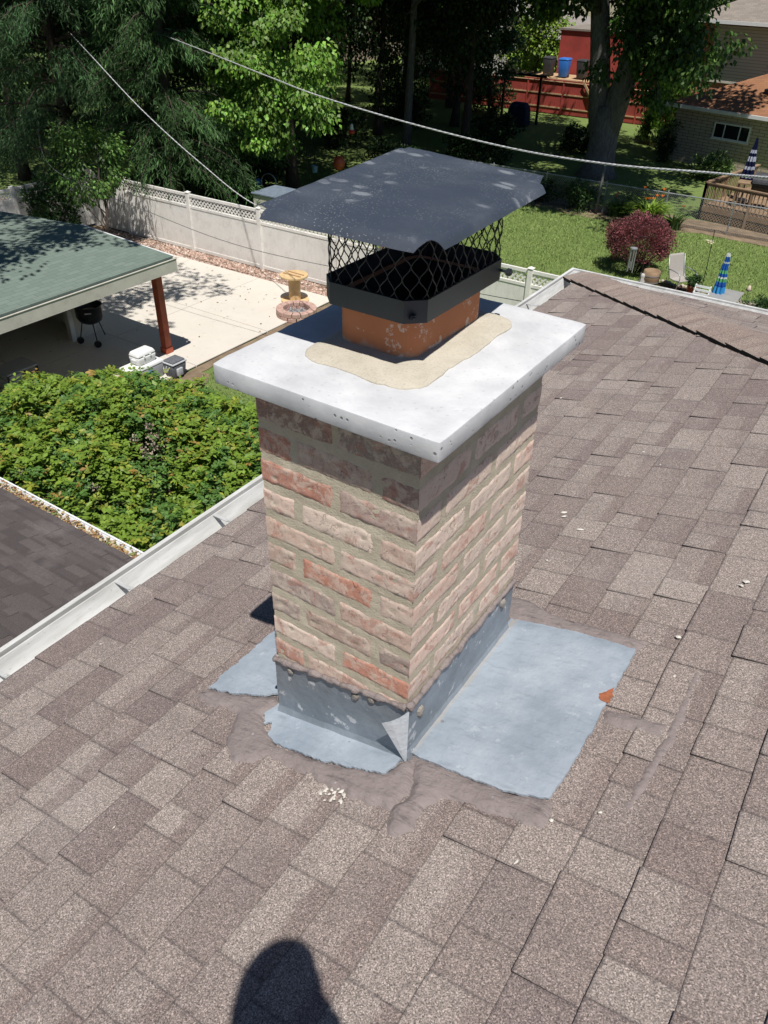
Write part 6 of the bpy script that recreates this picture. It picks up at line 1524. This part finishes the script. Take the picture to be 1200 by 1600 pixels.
tree("hedge_tree", "sunlit yellow-green bush below the cream house at the top", (-26.0, 58.2, G), (-26.0, 58.2, -4), .10, (-26.0, 58.0, -4.3), (2.4, 1.8, 2.7), 80, .7, 70, .24, .17, (.14, .22, .028), None, 0, zmin=-1, cat="bush")
fill = [(-28.0, 31.0, 7.5, 1.0, "dense dark tree behind the maple beyond the lattice fence"), (-27.5, 43.0, 8.5, 1.1, "dark tree standing right behind the slim grey trunk"), (-36.0, 38.0, 9, 1.15, "broad dark tree left of the purple plum"),
        (-34.5, 27.0, 8, 1.1, "dense tree rising behind the weeping conifers"), (-18.0, 60.0, 8, 1.0, "tree behind the red shed and the silver maple's crown"), (-40.0, 52.0, 9, 1.2, "tall dark tree behind the purple plum"), (-31.5, 19.5, 8, 1.0, "dense dark tree filling the gap left of the tall conifers"), (-24.5, 28.0, 7, 1.15, "dark broad tree close behind the bright maple"), (-38.5, 21.0, 8, 1.1, "dark tree at the far upper left corner"), (-29.5, 25.0, 7, .85, "dark low-crowned tree between the maple and the conifers"), (-26.8, 22.6, 5.5, .62, "small dark tree just behind the conifer trunks"), (-30.5, 36.0, 7, .95, "dark tree between the slim trunk and the purple plum"), (-27.2, 48.0, 6, .8, "dark low tree at the left end of the red fence"), (-23.6, 42.4, 6.5, .92, "dark tree just left of the slim arbor"), (-19.9, 36.9, 4.6, .80, "dark low-crowned tree between the slim trunk and the silver maple"), (-25.6, 37.5, 6, .92, "dark tree directly left of the slim grey trunk"), (-31.5, 53.0, 8, .95, "dark tree below the grey-roofed bungalow"), (-36.5, 58.5, 8, 1.0, "dark tree before the left end of the bungalow"), (-27.0, 30.0, 6, .8, "dark tree in the deepest shade behind the chimney cap")]
src = None; trees_src = []
def bg_tree(x, y, r, s, label, seed, col):
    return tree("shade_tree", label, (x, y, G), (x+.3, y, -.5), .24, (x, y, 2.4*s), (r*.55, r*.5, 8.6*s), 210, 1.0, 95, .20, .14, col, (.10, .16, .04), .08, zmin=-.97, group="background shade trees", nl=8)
for i, (x, y, r, s, lab) in enumerate(fill): trees_src.append(bg_tree(x, y, r, s, lab, i, [SHADED_GREEN, GREEN, SHADED_GREEN, BLUEG, GREEN, SHADED_GREEN, BLUEG, SHADED_GREEN, SHADED_GREEN, SHADED_GREEN, SHADED_GREEN, SHADED_GREEN, SHADED_GREEN, SHADED_GREEN, SHADED_GREEN, SHADED_GREEN, SHADED_GREEN, SHADED_GREEN, SHADED_GREEN][i]))
# farther rows are copies of those six
spots = [(-52, 40), (-46, 33), (-60, 50), (-58, 30), (-70, 42), (-66, 56), (-50, 58), (-44, 74), (-36, 84), (-28, 98), (-18, 72), (-8, 78), (-58, 76), (-72, 70), (-84, 58), (-84, 84), (-64, 94), (-46, 100), (-20, 92), (-6, 98), (4, 72), (-100, 76), (-80, 40), (-104, 96), (-78, 108), (-54, 116), (-32, 120), (-12, 120), (10, 96), (-42, 24), (-50, 20), (-46, 46), (-16, 66), (-120, 60), (-124, 110), (-95, 125), (-25, 66)]
where = ["far row of trees at the horizon"]
for i, (x, y) in enumerate(spots):
    if (x, y) == (-25, 66): continue
    c = copy_tree(trees_src[i % 6]); c.location = (x, y, G); c.rotation_euler = (0, 0, 1.3*i); k = .9+.35*((i*37) % 10)/10; c.scale = (k, k, k)
    c["label"] = "distant green shade tree in the wooded rows that close the top of the picture"
# understory shrubs in the shade behind the lattice fence
shade_sp = [(-21.3, 21.0, 1.2, 1.7, "dark shrub behind the fence's shaded left post"), (-28.0, 26.5, 2.0, 2.4, "dark thicket at the foot of the tall conifers"), (-22.8, 24.2, 1.5, 2.2, "dark shrub in the black shade left of the maple trunk"), (-17.2, 33.0, 1.8, 1.6, "dark shrub under the silver maple's outer branches"), (-15.0, 40.5, 1.6, 1.2, "low dark ground shrub right behind the silver maple"), (-17.5, 22.5, 1.0, 1.3, "dark shrub in the shade just behind the lattice fence"), (-24.5, 23.0, 1.4, 2.0, "dark shrub under the maple's left side"), (-19.5, 29.5, 1.4, 1.6, "dark shrub on the shaded ground right of the maple trunk"), (-25.0, 33.5, 1.6, 2.0, "shaded shrub beside the slim grey trunk"), (-19.5, 39.5, 1.5, 1.5, "low shrub in the shade left of the silver maple"), (-25.5, 40.0, 2.0, 2.2, "shaded thicket behind the slim grey trunk"), (-24.0, 47.5, 1.6, 1.9, "dark shrub at the red fence's shaded left end")]
for x, y, r, h, lab in shade_sp: bushy("shade_shrub", lab, x, y, r, h, 70, SHADED_GREEN, .16)
# hanging ornaments in the shade under the maple
w = thing("hanging_planter", "round red hanging ball planter on a shepherd hook in the shade", "planter", (-19.6, 25.9, G)); hx, hy = -19.6, 25.9
mb = MB(); mb.tube([(hx+.35, hy, G), (hx+.35, hy, G+2.0), (hx+.25, hy, G+2.2), (hx+.05, hy, G+2.2), (hx, hy, G+2.0), (hx, hy, G+1.6)], .014, 6); mb.build("hook", M_black, w)
mb = MB(); mb.lathe([(.0, .92), (.13, .96), (.22, 1.08), (.24, 1.22), (.20, 1.36), (.12, 1.45), (0, 1.47)], (hx, hy, G), 20); mb.build("ball", simple("red_glaze", (.55, .10, .05), .4, .1), w, smooth=True)
w = thing("bird_feeder", "small red and white bird feeder hanging above the red ball planter", "bird feeder", (-19.2, 26.4, G)); hx, hy = -19.25, 26.3
mb = MB(); mb.tube([(hx+.25, hy, G), (hx+.25, hy, G+2.75), (hx+.12, hy, G+2.9), (hx, hy, G+2.75), (hx, hy, G+2.65)], .014, 6); mb.build("hook", M_black, w)
mb = MB(); mb.lathe([(0, 2.65), (.05, 2.6), (.08, 2.42), (0, 2.42)], (hx, hy, G), 12); mb.build("bottle", M_coolwhite, w)
mb = MB(); mb.lathe([(.10, 2.42), (.13, 2.36), (.10, 2.28), (0, 2.28)], (hx, hy, G), 12); mb.build("base", simple("red_plastic", (.5, .03, .03), .4), w)
w = thing("blue_bucket", "small blue-grey bucket hanging left of the red ball planter", "bucket", (-20.5, 25.6, G)); hx, hy = -20.55, 25.5
mb = MB(); mb.tube([(hx-.3, hy, G), (hx-.3, hy, G+1.7), (hx-.1, hy, G+1.85), (hx, hy, G+1.7), (hx, hy, G+1.2)], .014, 6); mb.build("hook", M_black, w)
mb = MB(); mb.lathe([(0, .78), (.10, .78), (.14, 1.04), (.13, 1.04), (.095, .80), (0, .80)], (hx, hy, G), 16); mb.build("pail", simple("blue_enamel", (.20, .33, .45), .5), w)
w = thing("garden_hoop", "pale curved metal hoop with a blue globe beside it in the shade", "garden ornament", (-20.6, 22.7, G)); hx, hy = -20.6, 22.7
mb = MB(); mb.tube([(hx+.28*math.cos(q*PI/12), hy+.1*math.cos(q*PI/12), G+.9+.30*math.sin(q*PI/12)) for q in range(13)] , .022, 8); mb.tube([(hx+.28, hy+.1, G), (hx+.28, hy+.1, G+.9)], .022, 8); mb.tube([(hx-.28, hy-.1, G), (hx-.28, hy-.1, G+.9)], .022, 8); mb.build("hoop", M_steel, w)
mb = MB(); mb.lathe([(0, .72), (.09, .76), (.13, .86), (.09, .98), (0, 1.02)], (hx-.42, hy-.15, G), 14); mb.lathe([(.02, 0), (.02, .74)], (hx-.42, hy-.15, G), 6); mb.build("globe", M_blue, w, smooth=True)

# ================================================================== overhead cables
def cable(name, label, pts, r, mat, twist=True, cat="cable"):
    out = []; n = 160; P = [Vector(p) for p in pts]
    # smooth curve through the points
    def cr(t):
        k = t*(len(P)-1); i = min(len(P)-2, int(k)); f = k-i; p0, p1, p2, p3 = P[max(0, i-1)], P[i], P[i+1], P[min(len(P)-1, i+2)]
        return .5*((2*p1) + (p2-p0)*f + (2*p0-5*p1+4*p2-p3)*f*f + (3*p1-p0-3*p2+p3)*f**3)
    C_ = [cr(i/n) for i in range(n+1)]; mb = MB()
    if twist:
        L = sum((b-a).length for a, b in zip(C_, C_[1:])); N2 = int(L*9)
        for ph in (0, 2.1, 4.2):
            pt = []
            for i in range(N2+1):
                t = i/N2; p = cr(t); d = (cr(min(1, t+.001))-cr(max(0, t-.001))).normalized(); s = d.cross(Vector((0, 0, 1))).normalized(); u = s.cross(d); a = t*L*14+ph; pt.append(p + (s*math.cos(a)+u*math.sin(a))*r*.8)
            mb.tube(pt, r*.75, 5)
    else: mb.tube(C_, r, 6)
    return tag(mb.build(name, mat, smooth=True), label, cat)
cable("service_cable", "pale twisted service cable sagging across the whole yard above the chimney cap", [(-23.75, 20.5, -1.75), (-19.39, 18.0, -1.75), (-16.16, 16.0, -1.71), (-12.83, 14.2, -1.76), (-10.25, 12.8, -1.78), (-7.44, 11.8, -1.85), (-4.8, 10.6, -1.77), (-2.91, 9.6, -1.58), (-1.48, 8.8, -1.35), (-0.7, 8.3, -1.21), (0.14, 7.6, -1.01)], .0105, M_cable)
cable("drop_cable", "pale twisted cable running down from the trees to behind the chimney cap", [(-24.74, 18.0, -1.8), (-22.03, 16.6, -2.2), (-18.54, 15.2, -3.11), (-16.47, 15.2, -4.22), (-14.71, 15.5, -5.17), (-12.86, 16.0, -5.44), (-11.12, 16.4, -5.3)], .010, M_cable)
cable("thin_wire", "thin dark wire crossing in front of the pale fence and garage roof", [(-24, 15.5, -4.3), (-18.5, 12.0, -4.18), (-15.11, 12.0, -4.68), (-11.6, 12.2, -5.05), (-6.0, 12.5, -4.9), (-1.2, 4.47, -1.6)], .007, M_wire, False, "wire")
p = thing("utility_post", "weathered wooden post by the fence, carrying the twisted drop cable", "post", (-11.04, 16.40, G)); bx_, by_ = -11.04, 16.40
mb = MB(); mb.tube([(bx_, by_, G), (bx_, by_, -4.35)], [.075, .062], 10); mb.build("shaft", M_deckwood, p, smooth=True)
mb = MB(); mb.tube([(bx_-.09, by_, -4.6), (bx_+.09, by_, -4.6)], .03, 8); mb.build("insulator", M_coolwhite, p)

# ================================================================== the photographer, standing behind the camera on the roof
def skin_mesh(name, verts, edges, radii, root, mat, parent, sub=2):
    me = bpy.data.meshes.new(name); me.from_pydata([tuple(v) for v in verts], edges, []); me.update()
    o = bpy.data.objects.new(name, me); COL.objects.link(o); o.modifiers.new("skin", 'SKIN'); s = o.modifiers.new("sub", 'SUBSURF'); s.levels = s.render_levels = sub
    me.skin_vertices.new() if not me.skin_vertices else None
    sv = me.skin_vertices[0].data
    for i, r in enumerate(radii): sv[i].radius = (r, r) if not hasattr(r, '__len__') else r
    sv[root].use_root = True; me.materials.append(mat)
    for p in me.polygons: p.use_smooth = True
    dg = bpy.context.evaluated_depsgraph_get(); m2 = bpy.data.meshes.new_from_object(o.evaluated_get(dg)); m2.name = name
    bpy.data.objects.remove(o); o = bpy.data.objects.new(name, m2); COL.objects.link(o)
    m2.polygons.foreach_set("use_smooth", np.ones(len(m2.polygons), bool))
    adopt(o, parent); return o
M_skin = simple("skin", (.52, .30, .21), .55, .08, 20); M_shirt = simple("grey_work_shirt", (.16, .17, .19), .9, .15, 12); M_trouser = simple("work_trousers", (.09, .085, .08), .9, .2, 10); M_boot = simple("boot_leather", (.07, .045, .03), .6, .2, 12); M_capcloth = simple("dark_cap", (.03, .03, .035), .9, .2, 20)
fwd = Vector((CF.x, CF.y, 0)).normalized(); rgt = Vector((CR.x, CR.y, 0)).normalized()
head = Vector((.893, -1.498, .845))
person = thing("person", "person in a cap and grey work clothes on the roof, holding up a phone", "person", (head.x-fwd.x*.25, head.y-fwd.y*.25, roofz(head.x)))
pel = Vector((head.x, head.y, 0)) - fwd*.26; pel.z = roofz(pel.x) + .90
def W(f, r, z): return pel + fwd*f + rgt*r + Vector((0, 0, z))
chest = W(.06, 0, .36); neck = W(.13, 0, .565)
def ground_at(f, r): p = W(f, r, 0); return Vector((p.x, p.y, roofz(p.x)+.085))
fl_, fr_ = ground_at(.10, -.17), ground_at(-.12, .16)
kl, kr = W(.13, -.15, -.42), W(.02, .15, -.44)
handL = CAM - CF*.022 - CD*(-.055) - CR*.085; handR = CAM - CF*.03 + CD*.075 + CR*.045
handL = CAM - CF*.03 + CD*.070 - CR*.085
sl, sr = W(.08, -.185, .49), W(.08, .185, .49); el, er = W(.27, -.27, .25), W(.27, .25, .25)
V = [pel, W(.03, 0, .18), chest, W(.10, 0, .49), neck, head - CF*.02 + Vector((0, 0, -.07)), sl, el, handL - fwd*.05 + Vector((0, 0, -.05)), sr, er, handR - fwd*.05 + Vector((0, 0, -.05)), W(0, -.10, -.06), kl, fl_, W(0, .10, -.06), kr, fr_, fl_ + fwd*.17 + Vector((0, 0, -.045)), fr_ + fwd*.17 + Vector((0, 0, -.045))]
E_ = [(0, 1), (1, 2), (2, 3), (3, 4), (4, 5), (3, 6), (6, 7), (7, 8), (3, 9), (9, 10), (10, 11), (0, 12), (12, 13), (13, 14), (0, 15), (15, 16), (16, 17), (14, 18), (17, 19)]
rad = [(.11, .09), (.10, .08), (.11, .08), (.075, .06), .056, .055, .05, .042, .030, .05, .042, .030, .06, .05, .042, .06, .05, .042, .035, .035]
body = skin_mesh("body", V, E_, rad, 0, M_skin, person)
# clothes follow the body: shirt with short sleeves, trousers to the boots
shl, shr = W(.085, -.10, .505), W(.085, .10, .505)
skin_mesh("shirt", [W(.0, 0, -.06), W(.03, 0, .16), chest, W(.09, 0, .475), W(.115, 0, .53), shl, sl, el.lerp(sl, .25), shr, sr, er.lerp(sr, .25)], [(0, 1), (1, 2), (2, 3), (3, 4), (3, 5), (5, 6), (6, 7), (3, 8), (8, 9), (9, 10)], [(.185, .145), (.180, .135), (.200, .140), (.165, .120), (.075, .075), (.105, .095), .088, .070, (.105, .095), .088, .070], 2, M_shirt, person)
skin_mesh("trousers", [W(0, 0, .06), W(0, 0, -.05), W(0, -.088, -.14), kl, fl_ + Vector((0, 0, .05)), W(0, .088, -.14), kr, fr_ + Vector((0, 0, .05))], [(0, 1), (1, 2), (2, 3), (3, 4), (1, 5), (5, 6), (6, 7)], [(.165, .125), (.170, .125), .104, .080, .068, .104, .080, .068], 1, M_trouser, person)
for f_ in (fl_, fr_):
    skin_mesh("boot", [f_ + Vector((0, 0, .09)), f_ + Vector((0, 0, -.02)) - fwd*.03, f_ + fwd*.09 + Vector((0, 0, -.035)), f_ + fwd*.19 + Vector((0, 0, -.04))], [(0, 1), (1, 2), (2, 3)], [.058, .052, .048, .040], 1, M_boot, person)
# head with face: an egg pushed into brow, nose, lips, chin and ears
bm = bmesh.new(); bmesh.ops.create_uvsphere(bm, u_segments=40, v_segments=28, radius=1)
hf = (fwd*.93 + Vector((0, 0, -.36))).normalized(); hr = rgt; hu = hr.cross(hf)
for v in bm.verts:
    x, y, z = v.co; X_, Y_, Z_ = x*.076, y*.097, z*.118          # right, forward, up
    if y > 0:
        g = lambda cx, cz, s: math.exp(-(((x-cx)/s)**2 + ((z-cz)/s)**2))
        Y_ += .024*math.exp(-((x/.16)**2 + ((z+.14)/.24)**2)) + .006*g(0, -.5, .22) + .007*g(0, -.82, .3) - .010*(g(.36, .06, .17)+g(-.36, .06, .17)) + .005*math.exp(-((z-.26)/.12)**2)*(1-abs(x)) - .004*g(0, -.42, .10)
    if z < -.2: X_ *= 1 - .22*(-z-.2)
    if abs(x) > .93 and abs(z+.02) < .26 and abs(y+.05) < .3: X_ *= 1.20
    v.co = head + hr*X_ + hf*Y_ + hu*Z_
me = bpy.data.meshes.new("head"); bm.to_mesh(me); bm.free(); me.materials.append(M_skin); me.polygons.foreach_set("use_smooth", np.ones(len(me.polygons), bool))
ho = bpy.data.objects.new("head", me); COL.objects.link(ho); adopt(ho, person)
for s in (-1, 1):
    mb = MB(); c = head + hr*s*.030 + hf*.078 + hu*.008
    mb.lathe([(0, -.012), (.008, -.009), (.012, 0), (.008, .009), (0, .012)], tuple(c), 12, M=Matrix.Rotation(0, 4, 'Z')); mb.build("eye", simple("eye", (.5, .5, .5), .2), ho, smooth=True)
mb = MB(); mb.bar(head+hf*.100-hu*.050-hr*.022, head+hf*.100-hu*.050+hr*.022, .008, .008); mb.build("mouth", simple("lips", (.36, .14, .12), .6), ho)
mb = MB(); K = 30; rings = []
for q in range(8):
    a = q/7*PI/2; rr = math.cos(a); zz = math.sin(a); rings.append([head + hr*.086*rr*math.cos(2*PI*k/K) + hf*.107*rr*math.sin(2*PI*k/K) + hu*(.030+.105*zz) for k in range(K)])
for a, b in zip(rings, rings[1:]):
    for k in range(K): mb.face([a[k], a[(k+1) % K], b[(k+1) % K], b[k]])
bs = [(head + hr*.075*math.cos(t) + hf*.107*math.sin(t)*1.0 + hu*.032, head + hr*.062*math.cos(t) + hf*(.085+.075*math.sin(t)) + hu*.028) for t in [PI*q/14 for q in range(15)]]
for (a, b), (c, d) in zip(bs, bs[1:]): mb.face([a, b, d, c]); mb.face([a-hu*.003, c-hu*.003, d-hu*.003, b-hu*.003])
mb.build("cap", M_capcloth, person, smooth=True)
# phone, held upright just behind the lens
ph = thing("phone", "dark phone held up in the person's hands", "phone", tuple(CAM - CF*.03)); M = Matrix((CR, -CD, -CF)).transposed().to_4x4(); M.translation = CAM - CF*.026
mb = MB(); mb.box((-.060, -.135, -.0), (.016, .028, .009), M=M); mb.build("body", M_black, ph, bevel=.006)
mb = MB(); mb.box((-.057, -.131, .0095), (.013, .024, .0102), M=M); mb.build("screen", M_darkglass, ph)
# hands: palm and five bent fingers each, closed on the phone's edges
for s, h in ((-1, Vector((-.066, -.062, .012))), (1, Vector((.024, -.062, .012)))):
    P0 = [Vector((h.x + s*.055, h.y-.05, .055)), Vector((h.x + s*.030, h.y-.012, .030)), Vector((h.x + s*.020, h.y+.02, .022))]
    VV = [M @ p for p in P0]; EE = [(0, 1), (1, 2)]; RR = [.026, .030, .022]
    for q in range(4):
        yb_ = h.y + .030 - .019*q; ln = (.9, 1.0, .95, .78)[q]; i0 = len(VV)
        VV += [M @ Vector((h.x + s*.016, yb_, .006)), M @ Vector((h.x + s*.004 - s*.004*ln, yb_+.004, -.010)), M @ Vector((h.x - s*.020*ln, yb_+.006, -.011)), M @ Vector((h.x - s*.034*ln, yb_+.005, -.009))]
        if s == -1: pass
        EE += [(1 if q > 1 else 2, i0), (i0, i0+1), (i0+1, i0+2), (i0+2, i0+3)]; RR += [.0095, .0088, .008, .0068]
    i0 = len(VV); VV += [M @ Vector((h.x + s*.018, h.y-.018, .034)), M @ Vector((h.x - s*.004, h.y+.004, .026)), M @ Vector((h.x - s*.022, h.y+.018, .020))]; EE += [(1, i0), (i0, i0+1), (i0+1, i0+2)]; RR += [.0125, .010, .0085]
    skin_mesh("hand", VV, EE, RR, 1, M_skin, person, 1)
